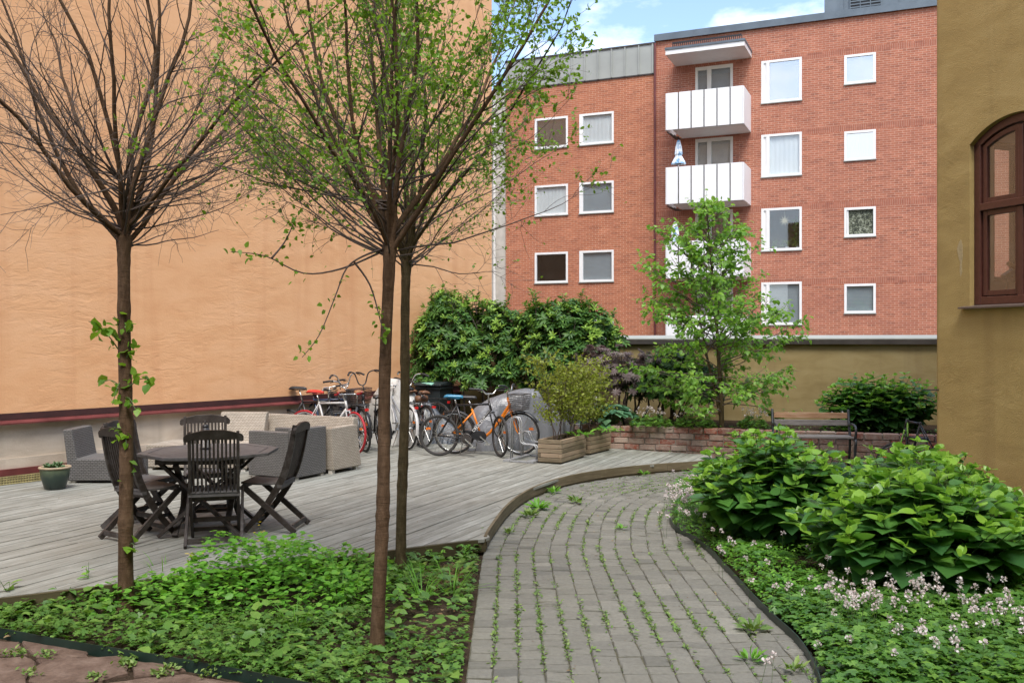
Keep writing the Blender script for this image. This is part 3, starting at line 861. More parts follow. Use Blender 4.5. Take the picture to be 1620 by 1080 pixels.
# balcony doors with a narrow side light
for i, r in enumerate(doors):
    a, b, c, d = r; m = MB(); fw = .10
    q = a + (b - a) * .36
    for x0, x1 in ((a, a + fw), (q - .06, q + .10), (b - fw, b)): m.box2((x0, -.01, c), (x1, .07, d))
    for x0, x1 in ((a + fw, q - .06), (q + .10, b - fw)):
        m.box2((x0, -.008, d - fw - .03), (x1, .068, d)); m.box2((x0, -.008, c), (x1, .068, c + .6))
    w = m.build('balcony_door', M['cream'], bb)
    for x0, x1 in ((a + fw, q - .06), (q + .10, b - fw)):
        m = MB(); m.box2((x0, .03, c + .6), (x1, .04, d - fw - .03)); m.build('pane', M['glass'], w)
    m = MB(); m.box2((a, .11, c), (b, .13, d)); m.build('curtain', M[('blind_grey', 'room_pale', 'room_brown', 'room_pale')[i]], w)
# balconies
PR = 1.62
bl, br = fac(1053.3, 200, -PR)[0], fac(1176, 200, -PR)[0]
bt, bo = fac(1053.3, 148, -PR)[1], fac(1053.3, 206, -PR)[1]
for i in range(4):
    dz = i * STOR
    bal = thing('balcony', ((bl + br) / 2, -PR / 2, bo - dz)); bal.parent = bb
    hw = (br - bl) / 2; H = bt - bo
    m = MB(); m.box2((-hw + .25, -PR / 2 + .06, -.02), (hw - .02, PR / 2 - .003, .14)); m.build('slab', M['white'], bal)
    pw = (2 * hw) / 6
    for k in range(6):
        m = MB(); m.box2((-hw + k * pw + .022, -PR / 2, 0), (-hw + (k + 1) * pw - .022, -PR / 2 + .03, H)); m.build('panel', M['white_metal'], bal)
    for sx in (-1, 1):
        m = MB(); m.box2((sx * hw - .015, -PR / 2 + .032, 0), (sx * hw + .015, PR / 2 - .003, H)); m.build('panel', M['white_metal'], bal)
    m = MB()
    for k in range(7): m.box2((-hw + k * pw - .03 + (.03 if k == 0 else 0), -PR / 2 + .034, .0), (-hw + k * pw + .03 - (.03 if k == 6 else 0), -PR / 2 + .06, H - .03))
    m.build('railing', M['darkmetal'], bal)
    m = MB()
    for k in range(4): m.bar((-hw + .03 + k * .06, -PR / 2 + .1 + k * .3, -.06), (-hw + .03 + k * .06, PR / 2 - .05, -.06), .03, .03)
    m.build('bracket', M['darkmetal'], bal)
# canopy over the top balcony
ct = fac(1052.7, 80, -PR)[1]; cl, cr = fac(1052.7, 83, -PR)[0], fac(1177.8, 70, -PR)[0]
can = thing('canopy', ((cl + cr) / 2, -PR / 2, ct)); can.parent = bb
hw = (cr - cl) / 2
m = MB(); m.box2((-hw, -PR / 2, -.17), (hw, PR / 2 - .003, 0)); m.build('slab', M['white'], can)
m = MB(); m.box2((-hw - .02, -PR / 2 - .03, .002), (hw + .02, PR / 2 - .003, .09)); m.build('roof_sheet', M['slate_metal'], can)
m = MB(); m.box2((-hw + .2, -PR / 2 + .25, .29), (hw - .15, -PR / 2 + .29, .35)); m.box2((-hw + .2, -PR / 2 + .25, .12), (hw - .15, -PR / 2 + .29, .15))
for q in np.arange(-hw + .2, hw - .14, .075): m.box2((q, -PR / 2 + .255, .09), (q + .035, -PR / 2 + .285, .30))
m.build('snow_guard', M['black'], can)

# ------------------------------------------------------------------ garden wall at the back
GW_L, GW_R = Vector((*[c for c in at(970, 540, 18.0)][:2], 0)), Vector((*[c for c in at(1478, 540, 16.4)][:2], 0))
gd = (GW_R - GW_L).normalized()
g_start = line_x(GW_L, gd, W0, OW)
gl_ = (GW_R - g_start).length + 3.5
gw = thing('garden_wall', (g_start.x, g_start.y, 0), math.atan2(gd.y, gd.x), 'ochre rendered garden wall with metal capping below the brick building', 'wall')
m = MB(); m.box2((.03, 0, 0), (gl_, .3, 1.87)); m.build('wall', M['olive_wall'], gw)
m = MB(); m.box2((.03, -.07, 1.872), (gl_, .34, 1.90)); m.box2((.03, -.08, 1.83), (gl_, -.03, 1.915)); m.build('gutter', M['darkmetal'], gw)
m = MB(); m.prism([(.03, -.04, 1.917), (.03, -.04, 1.935), (.03, .15, 1.995), (.03, .35, 1.995), (.03, .35, 1.917)], (gl_, 0, 0)); m.build('wall_cap', M['zinc'], gw)

# ------------------------------------------------------------------ low brick wall of the raised bed
def old_brick():
    t = NT('old_reclaimed_brick'); tone = t.attr('tone'); n = t.noise(t.coord(), 14, 6, .7, .4); f = t.noise(t.coord(), 70, 4, .7)
    c = t.ramp(tone, [(0, (.19, .05, .035)), (.25, (.32, .09, .055)), (.5, (.27, .135, .10)), (.75, (.34, .21, .165)), (1, (.44, .32, .26))])
    c = t.mix(t.ramp(n, [(.40, (0, 0, 0)), (.68, (.9, .9, .9))]), c, (.40, .335, .28))
    c = t.mix(.4, c, t.ramp(f, [(.3, (.5, .5, .5)), (.7, (1.2, 1.2, 1.2))]), 'MULTIPLY')
    t.bump(t.math('ADD', n, t.math('MULTIPLY', f, .6)), .6, .01); return t.set(c, .9, 0, .2)
M['oldbrick'] = old_brick(); M['mortar'] = mat_plain('lime_mortar', (.30, .25, .205), .95, 0, .3, 30, .4)
pstart = PL_L - PD * .75; plen = (PL_R - pstart).length + 2.2
ztop = CZ - (672.5 - CY) * PL_L.y / F
lw = thing('low_brick_wall', (pstart.x, pstart.y, 0), math.atan2(PD.y, PD.x), 'low retaining wall of old weathered red bricks at the back of deck', 'wall')
nr = 5; bh = (ztop - DZ * .2) / nr
m = MB(); m.box2((.05, .02, -.02), (plen, .22, ztop - .02)); m.box2((.05, .22, -.02), (.22, 3, ztop - .02)); m.build('mortar', M['mortar'], lw)
m = MB(); tt = []
for r in range(nr):
    x = .05 + (.13 if r % 2 else 0) - R.random() * .05
    while x < plen - .3:
        L = .245 + R.normal() * .014
        if r == nr - 1: L = .235 + R.normal() * .03
        z = ztop - (nr - r) * bh
        yo = R.normal() * .007 + (-.012 if r == nr - 1 else 0)
        n0 = len(m.v)
        rot = Matrix.Rotation(R.normal() * .012, 3, 'Y') @ Matrix.Rotation(R.normal() * .012, 3, 'Z')
        m.box((x + L / 2, .11 + yo, z + bh / 2 + R.normal() * .002), (L - .016, .22, bh - .013), M=rot)
        tt += [min(max(R.normal(.5, .28), 0), 1)] * (len(m.v) - n0)
        x += L
bo_ = m.build('bricks', M['oldbrick'], lw, bevel=.006)
a = bo_.data.attributes.new('tone', 'FLOAT', 'POINT'); a.data.foreach_set('value', tt)
# soil behind the low wall
SOILZ = ztop - .07
m = MB(); p = [pstart + PN * .15, pstart + PD * plen + PN * .15, GW_R + gd * 3.0, line_x(pstart + PD * .1, PN, GW_L, gd)]
m.prism([(q.x, q.y, .01) for q in p], (0, 0, SOILZ - .01)); tag(m.build('raised_bed', M['soil']), kind='structure')

# ------------------------------------------------------------------ ochre building on the right
DW = Vector((.344, -.939, 0)).normalized()
CN0 = Vector((4.746, 10.66, 0))
rb = thing('ochre_building', (CN0.x, CN0.y, 0), math.atan2(DW.y, DW.x), 'olive ochre rendered building with arched brown window at the right edge', 'building')
# local x towards the camera, local y is to the left of DW -> away from the yard
ZS = 2.24; U0, U1 = .50, 1.66; ZA, RISE = 3.99, .22; TOP = 8.0; XE = 15.0; ZPL = .33
def arch(u, u0=U0, u1=U1, za=ZA, rise=RISE):
    k = (u - (u0 + u1) / 2) / ((u1 - u0) / 2); rr = ((u1 - u0) ** 2 / 4 + rise ** 2) / (2 * rise)
    return za + rise - rr + math.sqrt(max(rr * rr - (k * (u1 - u0) / 2) ** 2, 0))
m = MB(); NA = 16; us_ = np.linspace(U0, U1, NA + 1); DEP = .16
rc = .07                                           # rounded corner
cpts = [(rc - rc * math.cos(t), rc - rc * math.sin(t)) for t in np.linspace(0, PI / 2, 7)]
for (xa, ya), (xb, yb) in zip(cpts[:-1], cpts[1:]): m.quad((xa, ya, ZPL), (xb, yb, ZPL), (xb, yb, TOP), (xa, ya, TOP))
SY0, SY1, SZ0, SZ1 = .62, 1.62, 2.55, 4.12                 # window in the far side wall of the stairwell
for (ya, yb, za, zb) in ((rc, SY0, ZPL, TOP), (SY1, 9, ZPL, TOP), (SY0, SY1, ZPL, SZ0), (SY0, SY1, SZ1, TOP)): m.quad((0, yb, za), (0, ya, za), (0, ya, zb), (0, yb, zb))
RX0 = .24
m.quad((0, SY0, SZ0), (RX0, SY0, SZ0), (RX0, SY0, SZ1), (0, SY0, SZ1)); m.quad((0, SY1, SZ0), (0, SY1, SZ1), (RX0, SY1, SZ1), (RX0, SY1, SZ0)); m.quad((0, SY0, SZ0), (0, SY1, SZ0), (RX0, SY1, SZ0), (RX0, SY0, SZ0)); m.quad((0, SY0, SZ1), (RX0, SY0, SZ1), (RX0, SY1, SZ1), (0, SY1, SZ1))
m.quad((rc, 0, ZPL), (U0, 0, ZPL), (U0, 0, TOP), (rc, 0, TOP)); m.quad((U1, 0, ZPL), (XE, 0, ZPL), (XE, 0, TOP), (U1, 0, TOP))
m.quad((U0, 0, ZPL), (U1, 0, ZPL), (U1, 0, ZS), (U0, 0, ZS))
for a_, b_ in zip(us_[:-1], us_[1:]):
    m.quad((a_, 0, arch(a_)), (b_, 0, arch(b_)), (b_, 0, TOP), (a_, 0, TOP))
    m.quad((a_, 0, arch(a_)), (a_, DEP, arch(a_)), (b_, DEP, arch(b_)), (b_, 0, arch(b_)))
m.quad((U0, 0, ZS), (U0, DEP, ZS), (U0, DEP, ZA), (U0, 0, ZA)); m.quad((U1, 0, ZS), (U1, 0, ZA), (U1, DEP, ZA), (U1, DEP, ZS))
m.quad((U0, 0, ZS), (U1, 0, ZS), (U1, DEP, ZS), (U0, DEP, ZS))
m.quad((0, 9, TOP), (0, 0, TOP), (XE, 0, TOP), (XE, 9, TOP))
m.box2((XE, -30, -.5), (XE + 8, 9, 13))              # unseen wing added behind the camera to cut low skylight
wall_o = m.build('wall', M['olive'], rb, fixn=False)
m = MB()
rr_ = [(.008 * R.normal()) for _ in range(40)]
outline = [(-.34, .17), (-.15, .30), (.0, .34), (.12, .22), (.15, .0), (.06, -.14), (.10, -.30), (-.03, -.40), (-.12, -.28), (-.08, -.10), (-.22, .0)]
px_ = [( .385 + a * .16, -.0025, 2.80 + b * .55) for a, b in outline]
M['pale_patch'] = mat_plain('pale_bare_render', (.42, .34, .19), .95, 0, .2, 25, .2)
m.prism(px_, (0, .002, 0)); tag(m.build('bare_patch', M['pale_patch'], rb), 'pale patch of bare render left of the window')
def stone():
    t = NT('rough_granite'); n = t.noise(t.coord(), 9, 7, .72); f = t.noise(t.coord(), 55, 5, .7)
    c = t.ramp(n, [(.32, (.13, .10, .085)), (.5, (.24, .19, .165)), (.68, (.36, .30, .27))])
    c = t.mix(.5, c, t.ramp(f, [(.3, (.5, .5, .5)), (.7, (1.25, 1.25, 1.25))]), 'MULTIPLY')
    t.bump(t.math('ADD', n, t.math('MULTIPLY', f, .5)), .9, .04); return t.set(c, .9, 0, .2)
M['granite'] = stone()
pl = MB(); x = -.03; tt = []
for row, (z0, z1) in enumerate(((-.02, .165), (.168, ZPL + .015))):
    x = -.03 - .2 * row
    while x < XE - .3:
        L = .5 + R.random() * .3; a_ = max(x, -.03)
        if x + L > a_ + .05: pl.box2((a_ + .006, -.035 - R.random() * .015, z0 + .004), (x + L - .006, .3, z1 - .004))
        x += L
pl.build('plinth_stone', M['granite'], rb, bevel=.012)
m = MB(); m.box2((-.02, -.02, -.02), (XE, .25, ZPL)); m.box2((-.02, .25, -.02), (.2, 9, ZPL)); m.build('plinth_mortar', M['mortar'], rb)
# window joinery
def arc_frame(mb, u0, u1, z0, w, y0, y1, drop):
    """outer frame: sides, bottom and a curved head following the arch at 'drop' below it"""
    top = lambda u: arch(u) - drop
    mb.box2((u0, y0, z0), (u0 + w, y1, top(u0) )); mb.box2((u1 - w, y0, z0), (u1, y1, top(u1)))
    mb.box2((u0 + w, y0 + .002, z0), (u1 - w, y1, z0 + w))
    us2 = np.linspace(u0, u1, 15)
    for a_, b_ in zip(us2[:-1], us2[1:]):
        mb.add([(a_, y0, top(a_) - w), (b_, y0, top(b_) - w), (b_, y0, top(b_)), (a_, y0, top(a_)), (a_, y1, top(a_) - w), (b_, y1, top(b_) - w), (b_, y1, top(b_)), (a_, y1, top(a_))],
               [(0, 1, 2, 3), (4, 7, 6, 5), (0, 4, 5, 1), (3, 2, 6, 7)])
win = MB(); arc_frame(win, U0 + .002, U1 - .002, ZS + .03, .085, .06, .16, .002)
w_o = win.build('window', M['winbrown'], rb, bevel=.006)
m = MB(); m.prism([(U0 - .09, -.075, ZS - .01), (U0 - .09, -.075, ZS + .008), (U0 - .09, DEP, ZS + .045), (U0 - .09, DEP, ZS + .02), (U0 - .09, 0, ZS - .004)], (U1 - U0 + .18, 0, 0))
tag(m.build('sill', mat_plain('grey_brown_sill', (.13, .10, .085), .5, .2, .2, 8), w_o), 'grey brown metal sill')
um = (U0 + U1) / 2; ZT = 3.30
for side in (0, 1):
    a_, b_ = (U0 + .095, um - .02) if side == 0 else (um + .02, U1 - .095)
    for (z0, z1, curved) in ((ZS + .125, ZT - .03, False), (ZT + .05, None, True)):
        m = MB(); w_ = .055
        if not curved:
            m.box2((a_, .085, z0), (a_ + w_, .13, z1)); m.box2((b_ - w_, .085, z0), (b_, .13, z1)); m.box2((a_ + w_, .087, z0), (b_ - w_, .128, z0 + w_)); m.box2((a_ + w_, .087, z1 - w_), (b_ - w_, .128, z1))
        else:
            m2 = m; top = lambda u: arch(u) - .10
            m.box2((a_, .085, z0), (a_ + w_, .13, top(a_) - .004)); m.box2((b_ - w_, .085, z0), (b_, .13, top(b_) - .004)); m.box2((a_ + w_, .087, z0), (b_ - w_, .128, z0 + w_))
            us2 = np.linspace(a_, b_, 9)
            for p_, q_ in zip(us2[:-1], us2[1:]):
                m.add([(p_, .084, top(p_) - w_), (q_, .084, top(q_) - w_), (q_, .084, top(q_)), (p_, .084, top(p_)), (p_, .131, top(p_) - w_), (q_, .131, top(q_) - w_), (q_, .131, top(q_)), (p_, .131, top(p_))],
                      [(0, 1, 2, 3), (4, 7, 6, 5), (0, 4, 5, 1), (3, 2, 6, 7)])
        m.build('sash', M['winbrown'], w_o, bevel=.004)
        m = MB()
        if not curved: m.box2((a_ + .03, .105, z0 + .03), (b_ - .03, .111, z1 - .03))
        else: m.prism([(u, .105, arch(u) - .13) for u in np.linspace(a_ + .03, b_ - .03, 8)] + [(b_ - .03, .105, z0 + .03), (a_ + .03, .105, z0 + .03)], (0, .006, 0))
        m.build('pane', M['glass_near'], w_o)
m = MB(); m.box2((U0 + .09, .045, ZT - .03), (U1 - .09, .15, ZT + .05)); m.box2((um - .035, .07, ZS + .11), (um + .035, .15, ZT - .032)); m.box2((um - .03, .075, ZT + .052), (um + .03, .15, ZA + RISE - .11))
m.build('transom', M['winbrown'], w_o, bevel=.008)
# stairwell behind the window
M['stair_wall'] = mat_plain('stairwell_wall', (.42, .38, .32), .9, 0, .1, 2); M['stair_dark'] = mat_plain('dark_stair', (.06, .045, .035), .7, 0, .2, 5); M['handrail'] = mat_plain('wooden_handrail', (.32, .17, .075), .4, 0, .2, 12)
m = MB(); RX1, RY0, RY1, RZ0, RZ1 = 4.5, .20, 3.2, 1.2, 4.45
for (ya, yb, za, zb) in ((RY0, SY0, RZ0, RZ1), (SY1, RY1, RZ0, RZ1), (SY0, SY1, RZ0, SZ0), (SY0, SY1, SZ1, RZ1)): m.quad((RX0, yb, za), (RX0, ya, za), (RX0, ya, zb), (RX0, yb, zb))
m.quad((RX1, RY0, RZ0), (RX1, RY0, RZ1), (RX1, RY1, RZ1), (RX1, RY1, RZ0)); m.quad((RX0, RY1, RZ0), (RX1, RY1, RZ0), (RX1, RY1, RZ1), (RX0, RY1, RZ1))
m.quad((RX0, RY0, RZ0), (RX1, RY0, RZ0), (RX1, RY1, RZ0), (RX0, RY1, RZ0)); m.quad((RX0, RY0, RZ1), (RX0, RY1, RZ1), (RX1, RY1, RZ1), (RX1, RY0, RZ1))
m.quad((RX0, RY0, RZ0), (U0 - .003, RY0, RZ0), (U0 - .003, RY0, RZ1), (RX0, RY0, RZ1)); m.quad((U1, RY0, RZ0), (RX1, RY0, RZ0), (RX1, RY0, RZ1), (U1, RY0, RZ1))
m.build('stairwell', M['stair_wall'], rb, fixn=False)
m = MB()
for q in (SY0 + .03, SY0 + .36, SY0 + .66, SY1 - .03): m.box2((.14, q - .025, SZ0), (.20, q + .025, SZ1))
for z in (SZ0 + .03, 3.42, SZ1 - .03): m.box2((.142, SY0, z - .03), (.198, SY1, z + .03))
sw_ = m.build('window', M['stair_dark'], rb); tag(sw_, 'dark framed side window seen through the stairwell')
m = MB(); m.box2((.165, SY0, SZ0), (.171, SY1, SZ1)); m.build('pane', M['glass_near'], sw_)
m = MB(); m.bar((.30, .70, 2.60), (.30, 2.6, 3.62), .05, .07, up=(1, 0, 0)); m.bar((.32, .62, 2.15), (.32, 2.6, 3.20), .05, .20, up=(1, 0, 0))
for q in np.linspace(.75, 2.5, 13): m.bar((.30, q, 2.62 + (q - .7) * .537), (.30, q, 2.22 + (q - .7) * .537), .014, .014, up=(0, 1, 0))
m.build('stair_railing', M['stair_dark'], rb)
m = MB(); m.tube([(.62, .42, 2.72), (.55, 1.6, 2.30)], .028, 8); m.build('handrail', M['handrail'], rb)
# wall rod with hook and dark gate edge seen past the corner
m = MB(); m.tube([(.06, -.06, 1.34), (-.10, -.05, 1.34)], .009, 6); m.tube([(.06, -.06, 1.34), (.06, .02, 1.34)], .009, 6); m.build('wall_hook', M['darkmetal'], rb)
# ------------------------------------------------------------------ garden furniture
M['teak'] = wood('dark_stained_teak', [(.022, .016, .013), (.045, .036, .031), (.10, .092, .088)], (14, 14, 14), rnd=False, rough=.5, bump=.3)
def wicker(name, c0, c1, w=.044, h=.021):
    t = NT(name); tc = t.node('TexCoord'); sep = t.node('SeparateXYZ'); t.link(tc.outputs['Object'], sep.inputs[0])
    cb = t.node('CombineXYZ'); t.link(t.math('ADD', sep.outputs[0], sep.outputs[1]), cb.inputs[0]); t.link(sep.outputs[2], cb.inputs[1])
    b = t.node('TexBrick'); b.offset = .5; b.inputs['Scale'].default_value = 1; b.inputs['Brick Width'].default_value = w; b.inputs['Row Height'].default_value = h
    b.inputs['Mortar Size'].default_value = .0042; b.inputs['Mortar Smooth'].default_value = .6
    b.inputs['Color1'].default_value = tuple(c1) + (1,); b.inputs['Color2'].default_value = tuple(x * .82 for x in c1) + (1,); b.inputs['Mortar'].default_value = tuple(c0) + (1,)
    t.link(cb.outputs[0], b.inputs['Vector'])
    n = t.noise(tc.outputs['Object'], 3, 3)
    c = t.mix(.3, b.outputs['Color'], t.ramp(n, [(.3, (.7, .7, .7)), (.7, (1.15, 1.15, 1.15))]), 'MULTIPLY')
    t.bump(t.math('MULTIPLY', b.outputs['Fac'], -1), .8, .006); return t.set(c, .55, 0, .35)
M['rattan_dark'] = wicker('grey_brown_wicker', (.05, .047, .045), (.165, .16, .155))
M['rattan_light'] = wicker('pale_beige_wicker', (.22, .18, .135), (.46, .41, .345))

M['teak_sky_grey'] = wood('sky_grey_teak_top', [(.075, .070, .068), (.115, .108, .106), (.165, .158, .155)], (14, 14, 14), rnd=False, rough=.65, bump=.3)  # sky reflection painted into the grey of table top and seats
def curve_pts(P, n=10):
    P = [Vector(p) for p in P]; out = []
    for i in range(len(P) - 1):
        a, b, c, d = P[max(i - 1, 0)], P[i], P[i + 1], P[min(i + 2, len(P) - 1)]
        for k in range(n):
            t = k / n
            out.append(.5 * ((2 * b) + (c - a) * t + (2 * a - 5 * b + 4 * c - d) * t * t + (3 * b - a - 3 * c + d) * t ** 3))
    return out + [P[-1]]
def sweep(mb, pts, w, h):
    """rectangular section swept in the yz plane: w along x, h across the curve"""
    vs = []
    for i, p in enumerate(pts):
        t = (pts[min(i + 1, len(pts) - 1)] - pts[max(i - 1, 0)]).normalized(); n = Vector((0, -t.z, t.y))
        hh = h[i] if hasattr(h, '__len__') else h
        for sx, sn in ((-1, -1), (1, -1), (1, 1), (-1, 1)): vs.append(p + Vector((sx * w / 2, 0, 0)) + n * sn * hh / 2)
    fs = [(0, 3, 2, 1)] + [(i * 4 + a, i * 4 + (a + 1) % 4, i * 4 + 4 + (a + 1) % 4, i * 4 + 4 + a) for i in range(len(pts) - 1) for a in range(4)]
    k = (len(pts) - 1) * 4; fs.append((k, k + 1, k + 2, k + 3)); mb.add(vs, fs)

STILE = curve_pts([(0, -.25, .985), (0, -.205, .75), (0, -.13, .50), (0, .02, .25), (0, .22, .012)], 5)
def stile_y(z):
    for a, b in zip(STILE[:-1], STILE[1:]):
        if a.z >= z >= b.z: return a.y + (b.y - a.y) * (a.z - z) / (a.z - b.z)
    return STILE[0].y
def make_chair(label):
    t = thing('folding_chair', (0, 0, 0), 0, label, 'chair', 'folding chairs round the garden table')
    for sx in (-1, 1):
        m = MB(); pts = [Vector((sx * .198, p.y, p.z)) for p in STILE]; sweep(m, pts, .026, [.042 + .02 * math.sin(PI * i / (len(pts) - 1)) for i in range(len(pts))]); m.build('leg', M['teak'], t, bevel=.003)
        m = MB(); sweep(m, [Vector((sx * .229, .235, .435)), Vector((sx * .229, -.02, .22)), Vector((sx * .229, -.26, .012))], .026, .05); m.build('leg', M['teak'], t, bevel=.003)
    m = MB()
    for k in range(11):
        x = -.168 + k * .0336; pts = [Vector((x, stile_y(z) - .003, z)) for z in np.linspace(.93, .445, 9)]; sweep(m, pts, .017, .011)
    m.build('back_slats', M['teak'], t)
    m = MB(); y = stile_y(.95)
    prof = [(-.245, .905), (-.245, .945), (-.225, .965), (-.15, .985), (-.08, 1.0), (.08, 1.0), (.15, .985), (.225, .965), (.245, .945), (.245, .905), (.225, .895), (.19, .915), (-.19, .915), (-.225, .895)]
    m.prism([(x, y - .020 - (z - .9) * .15, z) for x, z in prof], (0, .030, 0)); m.build('top_rail', M['teak'], t, bevel=.004)
    m = MB()
    for k in range(8):
        x = -.175 + k * .05; pts = [Vector((x, yy, .455 - .012 * math.sin((yy + .14) / .4 * PI))) for yy in np.linspace(-.14, .255, 7)]; sweep(m, pts, .043, .016)
    for yy in (-.11, .22): m.box((0, yy, .428), (.43, .045, .028))
    m.build('seat', M['teak_sky_grey'], t)
    for c_, s_ in (((0, stile_y(.40), .405), (.37, .022, .05)), ((0, .075, .185), (.37, .02, .04)), ((0, .16, .085), (.37, .018, .035)), ((0, -.225, .055), (.43, .018, .045))):
        m = MB(); m.box(c_, s_); m.build('stretcher', M['teak'], t)
    return t
def heading(dx, dy): return math.atan2(dy, dx) - PI / 2
ch = [((-2.60, 8.30), (-.12, .45), 'dark folding chair nearest the camera, seen from behind at the octagonal table'),
      ((-2.22, 8.88), (-1, .06), 'dark folding chair at the right side of octagonal table, facing left'),
      ((-3.31, 8.47), (.585, .81), 'dark folding chair at the left front of table, partly behind the slim trunk'),
      ((-3.52, 9.02), (.95, -.25), 'dark folding chair at the left back of table, behind another chair'),
      ((-3.06, 9.50), (.36, -.93), 'dark folding chair behind octagonal table, facing the camera')]
c0 = make_chair(ch[0][2])
for i, ((x, y), (hx, hy), lb) in enumerate(ch):
    c = c0 if i == 0 else copy_tree(c0)
    c.location = (x, y, DZ); c.rotation_euler.z = heading(hx, hy); c['label'] = lb
# octagonal table
TX, TY, TH = -2.80, 8.78, .745
t = thing('garden_table', (TX, TY, DZ), math.radians(3), 'dark octagonal wooden garden table with folding crossed legs on the deck', 'table')
m = MB(); rf = .585; rc_ = rf / math.cos(PI / 8)
oc = lambda r, z: [(r * math.cos(PI / 8 + k * PI / 4), r * math.sin(PI / 8 + k * PI / 4), z) for k in range(8)]
for k in range(8):
    k2 = (k + 1) % 8; A, B = oc(rc_, TH - .028), oc(rc_ - .095, TH - .028)
    g = .0015
    m.prism([A[k], A[k2], B[k2], B[k]], (0, 0, .028))
m.build('table_edge', M['teak_sky_grey'], t, bevel=.004)
m = MB(); ri = rf - .095
P8 = [Vector((*p[:2], 0)) for p in oc(ri / math.cos(PI / 8) - .002, 0)]
x = -ri
while x < ri:
    st = clip(clip(P8, Vector((0, 1, 0)), x + .002), Vector((0, 1, 0)), x + .062 - .002, False)
    if len(st) > 2: m.prism([(p.x, p.y, TH - .024) for p in st], (0, 0, .022))
    x += .062
m.build('tabletop', M['teak_sky_grey'], t)
m = MB()
for k in (-1, 1): m.box((0, k * .33, TH - .06), (.78, .03, .06)); m.box((k * .33, 0, TH - .062), (.03, .63, .055))
m.build('apron', M['teak'], t)
for k in (-1, 1):
    for s in (-1, 1):
        m = MB(); m.bar((s * .38, k * .30, TH - .06), (-s * .36, k * .34, .02), .03, .055, up=(0, 1, 0)); m.build('leg', M['teak'], t, bevel=.003)
        m = MB(); m.bar((k * .20 + .0, s * .37, TH - .09), (k * .22, -s * .33, .02), .028, .05, up=(1, 0, 0)); m.build('leg', M['teak'], t, bevel=.003)
m = MB(); m.box((0, 0, .36), (.5, .03, .04)); m.build('brace', M['teak'], t)
# lantern on the table
t = thing('lantern', (*G(325, 710, DZ + TH), DZ + TH), 0, 'small black candle lantern standing on the octagonal table', 'lantern')
m = MB(); m.lathe([(0, 0), (.05, 0), (.052, .012), (.045, .016), (0, .016)], 16)
for k in range(6): a = k * PI / 3; m.tube([(.042 * math.cos(a), .042 * math.sin(a), .014), (.042 * math.cos(a), .042 * math.sin(a), .15)], .005, 5)
m.lathe([(.05, .15), (.054, .158), (.045, .175), (.025, .2), (.03, .215), (.02, .23), (0, .232)], 16); m.build('housing', M['black'], t)
m = MB(); m.lathe([(0, .018), (.028, .018), (.028, .09), (0, .09)], 12); m.build('candle', M['cream'], t)
m = MB(); m.torus((0, 0, .245), (1, 0, 0), .022, .003, 16, 5); m.build('handle', M['black'], t)

# ---- wicker lounge pieces
M['foot'] = mat_plain('pale_furniture_foot', (.55, .52, .47), .5, 0, .1, 10)
def feet(t, pts, h=.035):
    for x, y in pts: MB().box((x, y, h / 2), (.06, .06, h)).build('foot', M['foot'], t)
# dark corner seat on the left: backrest on its left
t = thing('wicker_corner_chair', (*G(106, 764.5, DZ), DZ), math.radians(2), 'low dark grey armless wicker chair beside the potted plant', 'chair')
m = MB(); m.prism([(0, 0, .03), (.78, 0, .03), (.78, 0, .30), (.12, 0, .30), (.055, 0, .665), (-.055, 0, .665), (-.01, 0, .3)], (0, .62, 0)); m.build('body', M['rattan_dark'], t, bevel=.015)
feet(t, [(.06, .06), (.7, .06), (.06, .56), (.7, .56)])
# dark armchair
hd = math.atan2(.54, .275)
t = thing('wicker_armchair', (*G(468, 760.7, DZ), DZ), hd, 'dark grey wicker armchair seen from its side, right of the octagonal table', 'armchair')
m = MB(); m.box2((0, 0, .03), (.61, .13, .645)); m.build('backrest', M['rattan_dark'], t, bevel=.015)
for a_, b_ in ((0, .11), (.50, .61)):
    m = MB(); m.box2((a_, .131, .03), (b_, .78, .60)); m.build('armrest', M['rattan_dark'], t, bevel=.015)
m = MB(); m.box2((.112, .131, .03), (.498, .76, .33)); m.build('seat', M['rattan_dark'], t, bevel=.015)
feet(t, [(.05, .05), (.55, .05), (.05, .7), (.55, .7)])
# pale sofa, back to the bicycles
e1 = Vector((*G(561.5, 740.5, DZ), 0)); sdir = Vector((-.89, .455, 0)).normalized()
t = thing('wicker_sofa', (e1.x, e1.y, DZ), math.atan2(sdir.y, sdir.x), 'long pale beige wicker sofa with armrest end panel, in front of the bicycles', 'sofa')
m = MB(); m.prism([(0.0, -.02, .05), (0.0, .13, .05), (0.0, .13, .30), (0, .02, .70), (0, -.08, .70)], (1.62, 0, 0)); m.build('backrest', M['rattan_light'], t, bevel=.012)
m = MB(); m.prism([(-.0, .0, .05), (-.0, .62, .05), (-.0, .66, .61), (-.0, .10, .62)], (-.11, 0, 0)); m.build('armrest', M['rattan_light'], t, bevel=.012)
m = MB(); m.box2((.002, .132, .05), (1.62, .66, .33)); m.build('seat', M['rattan_light'], t, bevel=.012)
feet(t, [(-.05, .06), (-.05, .58), (1.3, .06), (1.3, .58)], .05)
# pale corner element with the tall back
e2 = Vector((-4.98, 12.9, 0))
t = thing('wicker_sofa', (e2.x, e2.y, DZ), math.radians(-6), 'pale beige wicker corner sofa with a high leaning back, behind the table', 'sofa')
m = MB(); m.box2((0, 0, .04), (1.42, .72, .345)); m.build('seat', M['rattan_light'], t, bevel=.012)
m = MB(); m.prism([(.72, .66, .10), (.72, .78, .10), (.72, .90, .74), (.72, .80, .74), (.72, .62, .347)], (.68, 0, 0)); m.build('backrest', M['rattan_light'], t, bevel=.012)
feet(t, [(.05, .05), (1.36, .05), (.05, .66), (1.36, .66)])

